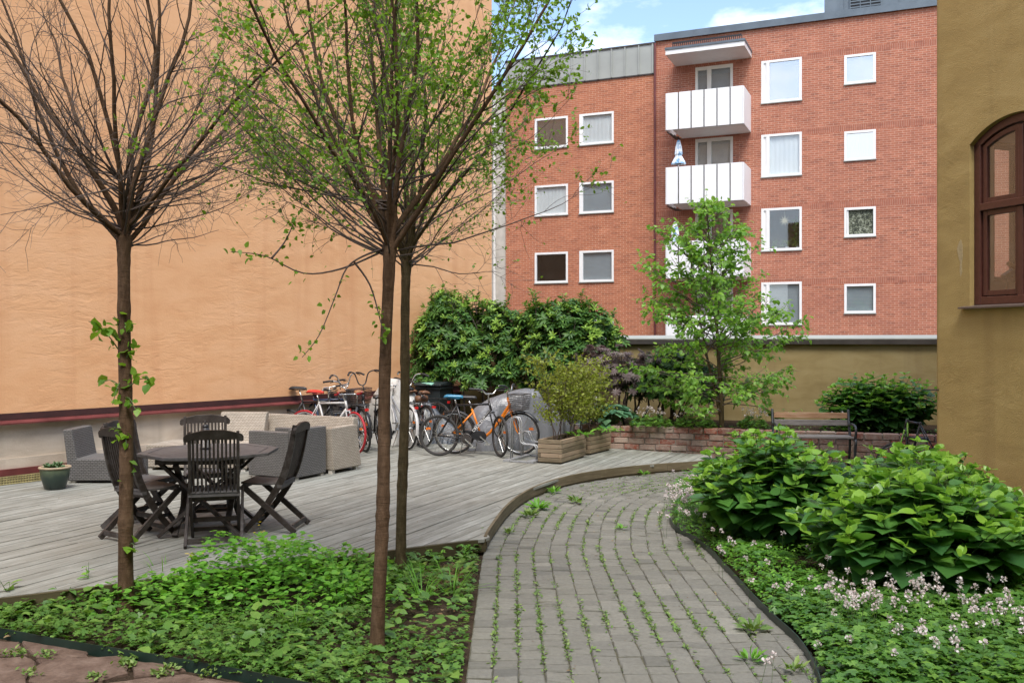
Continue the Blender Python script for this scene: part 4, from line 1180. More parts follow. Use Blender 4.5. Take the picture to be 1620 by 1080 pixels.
# ---- glazed pot with a succulent
t = thing('plant_pot', (*G(87, 773, DZ), DZ), 0, 'dark green glazed pot with pale rim and a low succulent on deck', 'plant pot'); t.scale = (.88, .88, .93)
def glaze():
    g = NT('green_glaze'); sep = g.node('SeparateXYZ'); g.link(g.coord(), sep.inputs[0]); n = g.noise(g.coord(), 9, 4)
    z = g.math('MULTIPLY_ADD', n, .12, sep.outputs[2])
    return g.set(g.ramp(z, [(.06, (.018, .027, .024)), (.22, (.026, .044, .034)), (.31, (.085, .11, .065))]), .3)
m = MB(); m.lathe([(0, 0), (.125, 0), (.135, .02), (.178, .16), (.19, .25), (.185, .27)], 32); m.lathe([(.165, .262), (.165, .20), (0, .20)], 32)
m.build('pot', glaze(), t, smooth=True)
m = MB(); m.lathe([(.165, .262), (.182, .26), (.203, .268), (.207, .28), (.198, .29), (.175, .288), (.165, .275), (.165, .262)], 32); m.build('rim', mat_plain('buff_rim', (.40, .31, .21), .5, 0, .2, 12), t, smooth=True)
m = MB(); m.lathe([(0, .235), (.165, .235)], 20); m.build('earth', M['soil'], t)
M['succ'] = mat_leaf('succulent_leaf', (.05, .12, .05), (.20, .32, .16), .5, .1)
pos, ax = [], []
for k in range(26):
    a, rr = R.random() * 6.28, .14 * math.sqrt(R.random()); c = np.array([rr * math.cos(a), rr * math.sin(a), .25 + .05 * R.random() + .03 * (1 - rr / .14)])
    for j in range(9):
        b = R.random() * 6.28; e = R.random() * .9 + .2
        pos.append(c); ax.append([math.cos(b) * math.cos(e) + .3 * math.cos(a), math.sin(b) * math.cos(e) + .3 * math.sin(a), math.sin(e)])
leaves('succulent', pos, ax, np.tile([0, 0, 1.0], (len(pos), 1)), .045 + .02 * R.random(len(pos)), 'ovate', M['succ'], t)

# ---- bench by the low wall
wb = (PL_L + PD * ((1289 - CX) / F * PL_L.y - PL_L.x) / (PD.x - (1289 - CX) / F * PD.y)) - PN * .55
t = thing('park_bench', (wb.x, wb.y, 0), math.atan2(PD.y, PD.x) + .19, 'slatted park bench with worn wooden back before the low brick wall', 'bench')
M['bench_worn'] = wood('worn_bench_slat', [(.20, .11, .06), (.37, .22, .125), (.46, .33, .23)], (4, 40, 40), rnd=False)
M['bench_grey'] = wood('grey_bench_slat', [(.11, .10, .095), (.19, .175, .165), (.29, .275, .26)], (4, 40, 40), rnd=False)
M['castiron'] = mat_plain('dark_cast_iron', (.055, .06, .065), .45, .4, .25, 20)
HW = .53
m = MB(); m.box((0, .285, .775), (2 * HW, .03, .085)); tag(m.build('back_slat', M['bench_worn'], t, bevel=.006), 'upper back slat of worn orange brown wood')
m = MB(); m.box((0, .262, .668), (2 * HW, .03, .085)); tag(m.build('back_slat', M['bench_grey'], t, bevel=.006), 'lower back slat of dark grey wood')
m = MB()
for y in (-.20, -.09, .02, .13): m.box((0, y, .485 + (.01 if y < -.15 else 0)), (2 * HW, .09, .03))
m.build('seat', M['bench_grey'], t, bevel=.006)
for sx in (-1, 1):
    m = MB(); X = sx * (HW + .02)
    m.tube(curve_pts([(X, .33, .86), (X, .295, .76), (X, .22, .56), (X, .17, .45), (X, .20, .25), (X, .30, .0)], 6), .02, 8)
    m.tube(curve_pts([(X, .20, .47), (X, -.24, .46), (X, -.20, .25), (X, -.26, .0)], 6), .02, 8)
    m.tube(curve_pts([(X, .24, .64), (X, .0, .67), (X, -.22, .65), (X, -.27, .58), (X, -.22, .47)], 6), .018, 8)
    m.build('side_frame', M['castiron'], t, smooth=True)

# ---- timber planters
M['planter'] = wood('planter_timber', [(.105, .082, .05), (.20, .16, .105), (.30, .225, .155)], (4, 4, 42), rnd=.42, bump=.3)
def planter(corner, dx, W, L, H, label):
    """corner: near right-hand bottom corner; dx: direction of the long side"""
    d = Vector((dx[0], dx[1], 0)).normalized()
    t = thing('wooden_planter', (corner[0], corner[1], DZ), math.atan2(d.y, d.x), label, 'planter', 'wooden planters on the deck')
    n = 5; bh = (H - .02) / n; th = .045
    m = MB(); tt = []
    for k in range(n):
        z0, z1 = .02 + k * bh + .0035, .02 + (k + 1) * bh - .0035
        a, b = (0, L) if k % 2 else (th, L - th)
        c, e = (th, W - th) if k % 2 else (0, W)
        for bx in (((a, 0, z0), (b, th, z1)), ((a, W - th, z0), (b, W, z1)), ((0, c, z0), (th, e, z1)), ((L - th, c, z0), (L, e, z1))):
            n0 = len(m.v); m.box2(*bx); tt += [R.random()] * (len(m.v) - n0)
    o = m.build('boards', M['planter'], t, bevel=.004)
    a = o.data.attributes.new('tone', 'FLOAT', 'POINT'); a.data.foreach_set('value', tt)
    m = MB(); m.box2((th + .002, th + .002, .03), (L - th - .002, W - th - .002, H - .05)); m.build('earth', M['soil'], t)
    for x in (.06, L - .06): MB().box2((x - .04, .03, 0), (x + .04, W - .03, .019)).build('foot', M['bed_timber'], t)
    return t, d
pa, pad = planter(G(888.3, 734.4, DZ), (.43, .90), .37, .96, .345, 'nearer wooden planter box with a bushy shrub, beside the bicycle rack')
pb, pbd = planter(G(933.5, 720, DZ), (.40, .70), .37, .80, .35, 'farther wooden planter box with a bushy shrub, next to the brick wall')

# ---- galvanised bicycle racks
def rack_hoop(mb, x, H=.64):
    for s in (-.032, .032):
        P = [(x + s, -.30, .03), (x + s, -.30, .19), (x + s, -.27, .235), (x + s, -.22, .245), (x + s, -.10, .245), (x + s, -.05, .27), (x + s, -.035, .32), (x + s, -.03, H - .07), (x + s, 0, H - .01), (x + s, .05, H), (x + s, .10, H - .02), (x + s, .115, H - .07), (x + s, .12, .03)]
        mb.tube(P, .012, 6)
def make_rack(n, label):
    t = thing('bicycle_rack', (0, 0, DZ), 0, label, 'bicycle rack', 'galvanised bicycle racks')
    W = n * .36
    m = MB(); m.box((0, -.28, .016), (W + .1, .12, .03)); m.box((0, .10, .016), (W + .1, .10, .03)); 
    for x in (-W / 2 - .02, W / 2 + .02): m.box((x, -.09, .015), (.05, .27, .022))
    m.build('base_rail', M['steel'], t, bevel=.003)
    for k in range(n):
        m = MB(); x = -W / 2 + .18 + k * .36; rack_hoop(m, x, .64 if k % 2 == 0 else .40); m.build('wheel_holder', M['steel'], t, smooth=True)
    return t
r0 = make_rack(2, 'nearest galvanised bicycle rack, holding the orange bicycle\'s front wheel')
rx, ry = G(826, 728, DZ); r0.location = (rx + .05, ry + .12, DZ); r0.rotation_euler.z = math.radians(64)
r0.location = (rx + .03, ry + .15, DZ)
for i, (x, y, rz, lb) in enumerate([(1.02, 15.35, 62, 'galvanised bicycle rack behind the nearer planter box'), (1.30, 15.9, 62, 'galvanised bicycle rack behind the farther planter box')]):
    r = copy_tree(r0); r.location = (x, y, DZ); r.rotation_euler.z = math.radians(rz); r['label'] = lb
# ------------------------------------------------------------------ bicycles
def paint(name, c, rough=.3): 
    if name not in M: M[name] = mat_plain(name, c, rough, 0, .12, 25)
    return M[name]
M['leather_brown'] = mat_plain('brown_leather', (.15, .07, .035), .5, 0, .25, 20)
def mesh_basket_mat():
    return M['black']
def make_wheel(name, parent, c, r, steer, tyre_m, rim_m, tyre=.019, spokes=24):
    """c: axle position; wheel lies in the plane turned by 'steer' about z"""
    ax = Vector((-math.sin(steer), math.cos(steer), 0)); c = Vector(c)
    f = Vector((math.cos(steer), math.sin(steer), 0)); z = Vector((0, 0, 1))
    m = MB(); m.torus(c, ax, r - tyre * 2.0, .011, 44, 6); m.tube([c - ax * .045, c + ax * .045], .018, 8)
    w = m.build(name, rim_m, parent, smooth=True)
    m = MB(); m.torus(c, ax, r - tyre, tyre, 44, 8); m.build('tyre', tyre_m, w, smooth=True)
    m = MB()
    for k in range(spokes):
        a = 2 * PI * k / spokes; b = a + (.35 if k % 4 < 2 else -.35)
        p = c + ax * (.028 if k % 2 else -.028) + (f * math.cos(b) + z * math.sin(b)) * .018
        q = c + (f * math.cos(a) + z * math.sin(a)) * (r - tyre * 2.0)
        m.tube([p, q], .0022, 3, caps=False)
    m.build('spokes', M['chrome'], w)
    return w
def saddle(parent, p, m_, tilt=0.0, rz=0.0):
    m = MB(); P = Vector(p)
    rows = [(-.14, .075, .0), (-.11, .088, .012), (-.04, .065, .012), (.04, .032, .008), (.11, .022, .004), (.145, .012, -.006)]
    vs = []
    for x, w, z in rows:
        for j in range(7):
            a = -1 + 2 * j / 6
            vs.append(P + Vector((x, w * a, z - .03 * abs(a) ** 2.2 + x * tilt)))
    for x, w, z in rows:
        for j in range(7):
            a = -1 + 2 * j / 6; vs.append(P + Vector((x, w * a * .8, z - .045 + x * tilt)))
    n = len(rows); fs = []
    for i in range(n - 1):
        for j in range(6):
            fs.append((i * 7 + j, i * 7 + j + 1, i * 7 + 8 + j, i * 7 + 7 + j)); o = n * 7
            fs.append((o + i * 7 + j, o + i * 7 + 7 + j, o + i * 7 + 8 + j, o + i * 7 + j + 1))
        for j in (0, 6):
            o = n * 7; fs.append((i * 7 + j, i * 7 + 7 + j, o + i * 7 + 7 + j, o + i * 7 + j))
    for i in (0, n - 1):
        for j in range(6): fs.append((i * 7 + j, i * 7 + j + 1, n * 7 + i * 7 + j + 1, n * 7 + i * 7 + j))
    m.add(vs, fs)
    m.tube([P + Vector((-.10, -.03, -.05)), P + Vector((.10, -.015, -.05))], .005, 5); m.tube([P + Vector((-.10, .03, -.05)), P + Vector((.10, .015, -.05))], .005, 5)
    return m.build('saddle', m_, parent, smooth=True)
def bicycle(label, rear, front, frame='diamond', paint_m=None, saddle_m=None, r=.335, steer=0.0, bars='flat', bar_m=None, grip_m=None, basket=None, rack=False, guards=None,
            tyre_m=None, rim_m=None, lean=0.0, saddle_z=.93, bar_z=1.0, chain=True, fork_m=None, spokes=24, bottle=False, text=None, bag=False, z0=DZ):
    rear, front = Vector((*rear, 0)), Vector((*front, 0))
    d = front - rear; L = d.length
    t = thing('bicycle', (rear.x, rear.y, z0), math.atan2(d.y, d.x), label, 'bicycle', 'bicycles parked on the deck')
    t.rotation_mode = 'ZXY' if False else 'XYZ'
    t.rotation_euler = (lean, 0, math.atan2(d.y, d.x))
    # z rotation last: XYZ euler applies x first
    pm = paint_m; fm = fork_m or pm; tm = tyre_m or M['rubber']; rm = rim_m or M['chrome']; bm_ = bar_m or M['chrome']; gm = grip_m or M['black']
    A = Vector((0, 0, r)); B = Vector((L, 0, r)); BBp = Vector((.43, 0, r - .05))
    ST = Vector((.27, 0, .80)); HT = Vector((L - .17, 0, .83)); HB = Vector((L - .135, 0, .70))
    if frame == 'step': ST = Vector((.28, 0, .70)); HT = Vector((L - .19, 0, .88)); HB = Vector((L - .15, 0, .72))
    m = MB()
    tk = .019 if frame != 'step' else .023
    m.tube([BBp, ST], .016, 8); m.tube([HB, HT], .019, 8)
    if frame == 'diamond':
        m.tube([HB + Vector((-.005, 0, .02)), BBp], tk, 8); m.tube([HT + Vector((.008, 0, -.03)), ST + Vector((0, 0, -.02))], .016, 8)
    elif frame == 'step':
        m.tube(curve_pts([HB + Vector((-.0, 0, .07)), (L - .30, 0, .56), (L - .44, 0, .37), BBp + Vector((.06, 0, .0)), BBp], 6), tk, 8)
        m.tube([HB + Vector((-.0, 0, .0)), Vector((L - .36, 0, .44))], .012, 6)
    elif frame == 'mixte':
        m.tube([HB + Vector((-.005, 0, .02)), BBp], .017, 8); m.tube([HT + Vector((0, 0, -.05)), ST.lerp(BBp, .55)], .014, 8)
    for s in (-1, 1):
        m.tube([A + Vector((0, s * .06, 0)), BBp + Vector((0, s * .02, 0))], .009, 6)
        m.tube([A + Vector((0, s * .06, 0)), ST.lerp(BBp, .05 if frame != 'step' else .12) + Vector((0, s * .015, 0))], .008 if frame != 'step' else .014, 6)
    fo_ = m.build('frame', pm, t, smooth=True)
    if text:
        # lettering on the down tube, both sides
        mid = HB.lerp(BBp, .47); dv = (HB - BBp).normalized(); 
        fc = bpy.data.curves.new('lettering', 'FONT'); fc.body = text; fc.size = .062; fc.align_x = 'CENTER'; fc.align_y = 'CENTER'; fc.extrude = .0015
        fc.materials.append(M['white']); tmp = bpy.data.objects.new('tmp', fc); COL.objects.link(tmp); me_ = bpy.data.meshes.new_from_object(tmp.evaluated_get(bpy.context.evaluated_depsgraph_get())); bpy.data.objects.remove(tmp)
        lo = bpy.data.objects.new('lettering', me_); COL.objects.link(lo); lo.parent = fo_
        lo.location = mid + Vector((0, -.0215, 0)); lo.rotation_euler = (PI / 2, -math.atan2(dv.z, dv.x), 0)
    m = MB(); m.tube([ST, (ST.x - (BBp.x - ST.x) * (saddle_z - .05 - ST.z) / (ST.z - BBp.z), 0, saddle_z - .05)], .0125, 8); m.build('seat_post', M['chrome'], t, smooth=True)
    sx = ST.x - (BBp.x - ST.x) * (saddle_z - ST.z) / (ST.z - BBp.z)
    saddle(t, (sx, 0, saddle_z), saddle_m or M['black'])
    make_wheel('wheel', t, A, r, 0, tm, rm, spokes=spokes)
    make_wheel('wheel', t, B, r, steer, tm, rm, spokes=spokes)
    # fork and stem turn with the wheel about the steering axis (taken as vertical through HB)
    q = Matrix.Rotation(steer, 3, 'Z')
    m = MB(); crown = HB + Vector((.006, 0, -.03))
    for s in (-1, 1):
        o = q @ Vector((0, s * .05, 0)); m.tube(curve_pts([crown + o * .6, crown.lerp(B, .45) + o, crown.lerp(B, .8) + o + Vector((-.012, 0, 0)), B + o], 4), .011, 6)
    m.tube([crown + q @ Vector((0, -.045, .005)), crown + q @ Vector((0, .045, .005))], .014, 6)
    m.build('fork', fm, t, smooth=True)
    m = MB(); top = Vector((HT.x - .02 - (bar_z - HT.z) * .25, 0, bar_z))
    if bars in ('flat', 'riser'): top = Vector((HT.x - .01, 0, bar_z))
    m.tube([HT, Vector((top.x, 0, bar_z - .03)), top + q @ Vector((.05, 0, 0))], .012, 8)
    c = top + q @ Vector((.05, 0, 0)); grips = []
    g = lambda x, y, z: c + q @ Vector((x, y, z))
    for s in (-1, 1):
        if bars == 'flat': P = [g(0, 0, 0), g(-.01, s * .15, .01), g(-.03, s * .30, .015)]
        elif bars == 'riser': P = [g(0, 0, 0), g(0, s * .06, 0), g(-.02, s * .13, .06), g(-.06, s * .31, .075)]
        elif bars == 'city': P = [g(0, 0, 0), g(.02, s * .08, .01), g(.02, s * .20, .06), g(-.08, s * .27, .09), g(-.22, s * .29, .07)]
        elif bars == 'high': P = [g(0, 0, 0), g(.02, s * .06, .04), g(.01, s * .12, .20), g(-.06, s * .22, .235), g(-.18, s * .29, .20)]
        elif bars == 'bullhorn': P = [g(0, 0, 0), g(0, s * .12, 0), g(.03, s * .19, .0), g(.13, s * .205, .01), g(.18, s * .205, .045)]
        P = curve_pts(P, 5); m.tube(P, .0115, 6); grips.append(P[-7:] if bars != 'bullhorn' else P[-10:])
    m.build('handlebar', bm_, t, smooth=True)
    for gp in grips:
        m = MB(); m.tube(gp, .017, 7); m.build('grip', gm, t, smooth=True)
    for s, gp in zip((-1, 1), grips): MB().tube([gp[0] + Vector((.03, 0, -.005)), gp[0] + Vector((.05, 0, -.02)) + (gp[-1] - gp[0]) * .6], .006, 5).build('brake_lever', M['darkmetal'], t)
    m = MB(); m.torus(BBp + Vector((0, -.045, 0)), (0, 1, 0), .085, .008, 24, 5); m.lathe([(.0, -.003), (.07, -.003), (.07, .003), (0, .003)], 20, c=BBp + Vector((0, -.045, 0)), M=Matrix.Rotation(PI / 2, 3, 'X'))
    m.build('chainring', M['darkmetal'] if chain else M['black'], t)
    m = MB(); a = -.7
    for s in (-1, 1):
        e = BBp + Vector((s * .17 * math.cos(a), s * -.075 * -1 * -1, s * .17 * math.sin(a))); e.y = -.075 if s == 1 else .075
        b0 = BBp + Vector((0, e.y, 0)); m.bar(b0, e, .014, .022); m.box(e + Vector((0, .05 * (1 if e.y > 0 else -1), 0)), (.095, .085, .022))
    m.tube([BBp + Vector((0, -.075, 0)), BBp + Vector((0, .075, 0))], .012, 6)
    m.build('crank', M['chrome'], t)
    if chain:
        m = MB()
        for dz in (.06, -.07): m.tube([A + Vector((0, -.045, dz * .5)), BBp + Vector((0, -.045, dz * 1.2))], .004, 4)
        m.build('chain', M['darkmetal'], t)
    else:
        m = MB(); m.prism([(BBp.x + .09, -.055, r - .05), (BBp.x + .06, -.055, r + .03), (.02, -.055, r + .055), (-.04, -.055, r), (.02, -.055, r - .05), (BBp.x + .05, -.055, r - .12)], (0, .02, 0)); m.build('chain_guard', M['black'], t, bevel=.006)
    if guards:
        for cc, st in ((A, 0), (B, steer)):
            m = MB(); rows = []
            f = Vector((math.cos(st), math.sin(st), 0)); sd_ = Vector((-math.sin(st), math.cos(st), 0)); a0, a1 = (.35, PI + .25) if cc is A else (.55, PI + .25)
            vs = []; nseg = 16
            for k in range(nseg + 1):
                a = a0 + (a1 - a0) * k / nseg; rad = f * math.cos(a) + Vector((0, 0, math.sin(a)))
                for w, dr in ((-.027, -.010), (-.015, .006), (.015, .006), (.027, -.010)): vs.append(cc + rad * (r + .018 + dr) + sd_ * w)
            fs = [(k * 4 + j, k * 4 + j + 1, k * 4 + 5 + j, k * 4 + 4 + j) for k in range(nseg) for j in range(3)]
            m.add(vs, fs); m.build('mudguard', guards, t, smooth=True)
    if rack:
        m = MB(); zr = 2 * r + .06
        for s in (-1, 1):
            m.tube([A + Vector((0, s * .065, 0)), Vector((-.06, s * .06, zr))], .006, 5); m.tube([Vector((.24, s * .05, zr + .01)), Vector((.20, s * .065, zr)), Vector((-.22, s * .065, zr)), Vector((-.24, 0, zr))], .006, 5)
        for k in range(5): m.tube([Vector((.16 - k * .08, -.065, zr)), Vector((.16 - k * .08, .065, zr))], .004, 4)
        m.tube([Vector((.2, 0, zr + .012)), Vector((-.2, 0, zr + .012))], .02, 6) if bag else None
        m.build('luggage_rack', M['black'], t)
        m = MB(); m.box((-.26, 0, zr - .06), (.02, .06, .04)); m.build('rear_light', paint('red_reflector', (.5, .02, .02)), t)
    if bag:
        m = MB(); m.tube([(-.20, -.10, zr + .06), (-.20, .10, zr + .06)], .06, 14); m.build('roll_bag', M['leather_brown'], t, smooth=True)
    if basket:
        bw, bd_, bh_, style = basket; off = q @ Vector((.17, 0, 0)); bc = Vector((HT.x + .02, 0, bar_z - .06 - bh_)) + off
        m = MB(); mm = q
        cr = lambda x, y, z: bc + q @ Vector((x * (1 if z else .86), y * (1 if z else .86), z * bh_))
        for z in np.linspace(0, 1, 8):
            k = .86 + .14 * z; pts = [bc + q @ Vector((sx_ * bd_ / 2 * k, sy * bw / 2 * k, z * bh_)) for sx_, sy in ((-1, -1), (1, -1), (1, 1), (-1, 1))]
            for a_, b_ in zip(pts, pts[1:] + pts[:1]): m.tube([a_, b_], .0035 if z < 1 else .007, 4)
        for u in np.linspace(-1, 1, 12):
            for s in (-1, 1):
                m.tube([bc + q @ Vector((u * bd_ / 2 * .86, s * bw / 2 * .86, 0)), bc + q @ Vector((u * bd_ / 2, s * bw / 2, bh_))], .0022, 3)
                m.tube([bc + q @ Vector((s * bd_ / 2 * .86, u * bw / 2 * .86, 0)), bc + q @ Vector((s * bd_ / 2, u * bw / 2, bh_))], .0022, 3)
        m.box(bc, (bd_ * .8, bw * .8, .006), M=q)
        m.tube([bc + q @ Vector((-.06, 0, 0)), B + q @ Vector((0, .06, 0))], .005, 5); m.tube([bc + q @ Vector((-.06, 0, 0)), B + q @ Vector((0, -.06, 0))], .005, 5)
        m.build('basket', style, t)
    m = MB(); m.tube([BBp + Vector((-.06, .05, -.02)), BBp + Vector((-.14, .17 - lean * .2, -BBp.z + .005))], .008, 6); m.build('kickstand', M['chrome'], t)
    if True:
        m = MB()
        for cc, st, ph in ((A, 0, 2.6), (B, steer, .4)):
            f = Vector((math.cos(st), math.sin(st), 0)); pp = cc + (f * math.cos(ph) + Vector((0, 0, math.sin(ph)))) * r * .62
            m.box(pp, (.07, .012, .035), M=Matrix.Rotation(st, 3, 'Z'))
        m.build('reflector', paint('orange_reflector', (.75, .18, .02)), t)
    return t

black_p = paint('black_bike_paint', (.018, .018, .02)); grey_p = paint('grey_bike_paint', (.22, .23, .25)); silver_p = paint('pale_silver_paint', (.52, .51, .50)); orange_p = paint('orange_bike_paint', (.78, .22, .012)); brown_p = paint('brown_bike_paint', (.12, .05, .03)); red_t = paint('red_tyre', (.36, .012, .02), .6); blue_s = paint('blue_saddle', (.03, .19, .33)); mint = paint('mint_saddle', (.25, .50, .40)); red_s = paint('red_saddle_cover', (.62, .045, .03)); grip_brown = paint('tan_grip', (.28, .13, .06), .6); green_p = paint('lime_green_paint', (.32, .62, .10))
wire = M['black']
bicycle('black bicycle with blue saddle standing in front of the orange one', G(694.5, 720.8, DZ), G(791, 722.8, DZ), 'diamond', black_p, blue_s, r=.315, steer=math.radians(-58), bars='riser', bar_z=.96, saddle_z=.93, fork_m=black_p, rim_m=M['darkmetal'], text='CRESCENT')
bicycle('orange step-through bicycle with dark front basket', (-.90, 14.80), (.12, 14.62), 'step', orange_p, M['black'], r=.33, steer=math.radians(-12), bars='riser', bar_z=1.0, saddle_z=.90, basket=(.34, .25, .24, M['darkmetal']), chain=False, guards=black_p, tyre_m=M['rubber'])
bicycle('dark brown vintage bicycle with rolled bag, beside the bin', (-1.62, 16.0), (-2.15, 16.85), 'diamond', brown_p, M['leather_brown'], r=.335, bars='city', rack=True, bag=True, guards=brown_p, chain=False)
bicycle('bicycle with mint green saddle behind the dark bin', (-1.35, 17.0), (-2.2, 17.5), 'mixte', brown_p, mint, r=.335, bars='city', saddle_z=1.0, rack=True)
bicycle('silver bicycle with red tyres and red grips, nearest behind the sofa', (-3.28, 15.02), (-2.43, 14.62), 'diamond', silver_p, red_s, r=.335, steer=math.radians(-24), bars='bullhorn', bar_z=.93, grip_m=red_t, tyre_m=red_t, rim_m=M['white'], saddle_z=.98)
bicycle('black bicycle with worn dark saddle, leftmost behind the sofa', (-3.62, 15.30), (-2.75, 15.0), 'diamond', black_p, M['black'], r=.33, bars='flat', bar_z=.98, saddle_z=1.02, steer=math.radians(10))
bicycle('black city bicycle with tall bars and wire basket, rear wheel towards the slim trunks', (-2.00, 14.85), (-2.48, 15.78), 'step', black_p, M['black'], r=.35, bars='high', bar_z=1.03, grip_m=M['black'], bar_m=M['darkmetal'], basket=(.36, .26, .24, paint('brown_wire', (.10, .05, .03))), rack=True, guards=black_p, chain=False, saddle_z=.90, lean=math.radians(-4))
bicycle('grey city bicycle with pale rims seen between the slim trunks', (-1.68, 15.35), (-2.15, 16.25), 'mixte', grey_p, M['black'], r=.345, bars='city', bar_z=1.0, rack=True, guards=silver_p, rim_m=M['white'], saddle_z=1.0, lean=math.radians(3))
bicycle('city bicycle with silver handlebar and wire basket, between the black bicycles', (-2.32, 15.02), (-2.78, 15.98), 'step', grey_p, grip_brown, r=.345, bars='high', bar_z=.98, grip_m=M['black'], basket=(.36, .26, .24, wire), rack=True, guards=black_p, chain=False, saddle_z=.97, lean=math.radians(-5))
bicycle('grey bicycle standing in the racks behind the planter boxes', (.62, 16.35), (1.58, 15.95), 'mixte', grey_p, M['black'], r=.335, bars='city', bar_z=1.0, saddle_z=.92, rack=True, guards=grey_p)
bicycle('black bicycle with tan saddle, its handlebar low, squeezed between the silver and city bicycles', (-2.62, 15.22), (-3.05, 16.1), 'diamond', black_p, grip_brown, r=.335, bars='flat', bar_z=.98, saddle_z=.97, rack=True, lean=math.radians(-6))
bicycle('dark blue bicycle with black saddle close to the wall behind the leftmost bicycles', (-3.55, 15.75), (-2.6, 15.55), 'diamond', paint('navy_bike_paint', (.03, .05, .10)), M['black'], r=.335, bars='city', bar_z=1.02, saddle_z=.95, basket=(.34, .26, .23, wire), guards=black_p)
bicycle('dark bicycle leaning by the pale covered one, between the slim trunks and the bin', (-1.45, 15.55), (-1.95, 16.4), 'step', black_p, M['leather_brown'], r=.345, bars='high', bar_z=.98, rack=True, guards=black_p, chain=False, lean=math.radians(5))
tb = G(1452, 735, 0)
bicycle('small dark bicycle with lime green handlebar stem at the ochre corner', (5.62, 12.45), (5.24, 12.95), 'diamond', black_p, M['black'], r=.25, bars='flat', bar_z=.62, saddle_z=.60, bar_m=green_p, fork_m=green_p, z0=0.0, steer=.5)

# ------------------------------------------------------------------ covered mopeds, bin
def cover_mat(name, c, rough=.4):
    t = NT(name); n = t.noise(t.coord(sc=(1, 1, .5)), 3.6, 5, .55, 1.6); n2 = t.noise(t.coord(), 2.0, 3)
    col = t.ramp(n2, [(.3, [x * .85 for x in c]), (.7, [min(1, x * 1.1) for x in c])])
    t.bump(n, .7, .06); return t.set(col, rough, 0, .5)
M['silver_cover'] = cover_mat('silver_tarp', (.15, .156, .17), .3); M['pale_cover'] = cover_mat('pale_plastic_cover', (.50, .49, .46), .45); M['dark_tarp'] = cover_mat('dark_blue_tarp', (.055, .065, .08), .4)
def cover(name, label, p, q, prof, mat, wid, folds=.02, seed=3, skirt=None):
    """draped sheet along p->q; prof: list of (fraction, ridge height, top half width, foot half width)"""
    p, q = Vector((*p, 0)), Vector((*q, 0)); d = q - p; L = d.length
    t = np.linspace(0, 1, 46); ar = np.array(prof)
    rg = np.random.default_rng(seed); vs = []; NJ = 29
    ph = rg.random(8) * 6.28
    for i, u in enumerate(t):
        h, wt, wf = [np.interp(u, ar[:, 0], ar[:, k]) for k in (1, 2, 3)]
        h += .008 * math.sin(u * 17 + ph[0])
        for j in range(NJ):
            a = -1 + 2 * j / (NJ - 1); e = abs(a); s = 1 if a > 0 else -1
            if e < .35: y = e / .35 * wt; z = h - .10 * (e / .35) ** 2.2 * min(1, wt / .1)
            else:
                k = (e - .35) / .65; y = wt + (wf - wt) * (k ** .75); z = (h - .10 * min(1, wt / .1)) * (1 - k)
                y += folds * k * math.sin(u * 26 + ph[2 + (s > 0)] + 2.5 * math.sin(u * 9 + ph[5])) + folds * .6 * k * math.sin(u * 53 + ph[4])
            x = u * L + .03 * math.sin(a * 5 + ph[6]) * (1 if 0 < i < 45 else .5)
            vs.append((x, s * y, max(z, .004)))
    fs = [(i * NJ + j, i * NJ + j + 1, (i + 1) * NJ + j + 1, (i + 1) * NJ + j) for i in range(45) for j in range(NJ - 1)]
    fs += [tuple(range(NJ)), tuple(45 * NJ + j for j in range(NJ))]
    m = MB(); m.add(vs, fs)
    o = m.build(name, mat, None, smooth=True, loc=(p.x, p.y, DZ), rz=math.atan2(d.y, d.x))
    sub = o.modifiers.new('soften', 'SUBSURF'); sub.levels = 1; sub.render_levels = 1
    return tag(o, label, 'cover')
cover('vehicle_cover', 'silver grey tarpaulin draped over a moped behind the orange bicycle', (-.75, 15.35), (1.05, 15.75),
      [(0, .40, .06, .20), (.08, .66, .10, .26), (.22, .84, .13, .28), (.40, .93, .14, .30), (.54, .99, .16, .30), (.64, .98, .14, .30), (.70, .74, .18, .30), (.84, .58, .16, .28), (1, .26, .06, .18)], M['silver_cover'], .4, .045, 3)
cover('vehicle_cover', 'pale whitish plastic cover over a bicycle behind the slim trunks', (-2.45, 16.4), (-1.45, 16.1),
      [(0, .70, .05, .20), (.2, .98, .10, .26), (.35, 1.13, .08, .28), (.6, 1.08, .10, .28), (.8, .85, .12, .26), (1, .55, .05, .18)], M['pale_cover'], .3, .03, 9)
cover('tarpaulin', 'dark blue grey tarpaulin slumped at the foot of bin', (-1.75, 16.65), (-.95, 16.35),
      [(0, .55, .05, .22), (.3, .78, .08, .28), (.6, .5, .10, .30), (1, .22, .08, .22)], M['dark_tarp'], .3, .035, 5)
t = thing('wheelie_bin', (-1.42, 17.35, DZ), math.radians(-20), 'dark green black wheeled rubbish bin with lid, below the big shrub', 'bin')
M['bin'] = mat_plain('dark_bin_plastic', (.022, .030, .032), .45, 0, .2, 8)
m = MB(); b = [(-.23, -.26), (.23, -.26), (.23, .26), (-.23, .26)]
m.add([(x * .8, y * .8, .05) for x, y in b] + [(x, y, .93) for x, y in b], [(0, 3, 2, 1), (0, 1, 5, 4), (1, 2, 6, 5), (2, 3, 7, 6), (3, 0, 4, 7), (4, 5, 6, 7)]); m.box((0, 0, .91), (.51, .57, .05)); m.build('body', M['bin'], t, bevel=.012)
m = MB(); m.prism([(-.27, -.32, .945), (-.27, .29, .945), (-.27, .29, .99), (-.27, 0, 1.02), (-.27, -.32, .99)], (.54, 0, 0)); m.box((0, -.335, .965), (.3, .03, .03)); m.build('lid', M['bin'], t, bevel=.012)
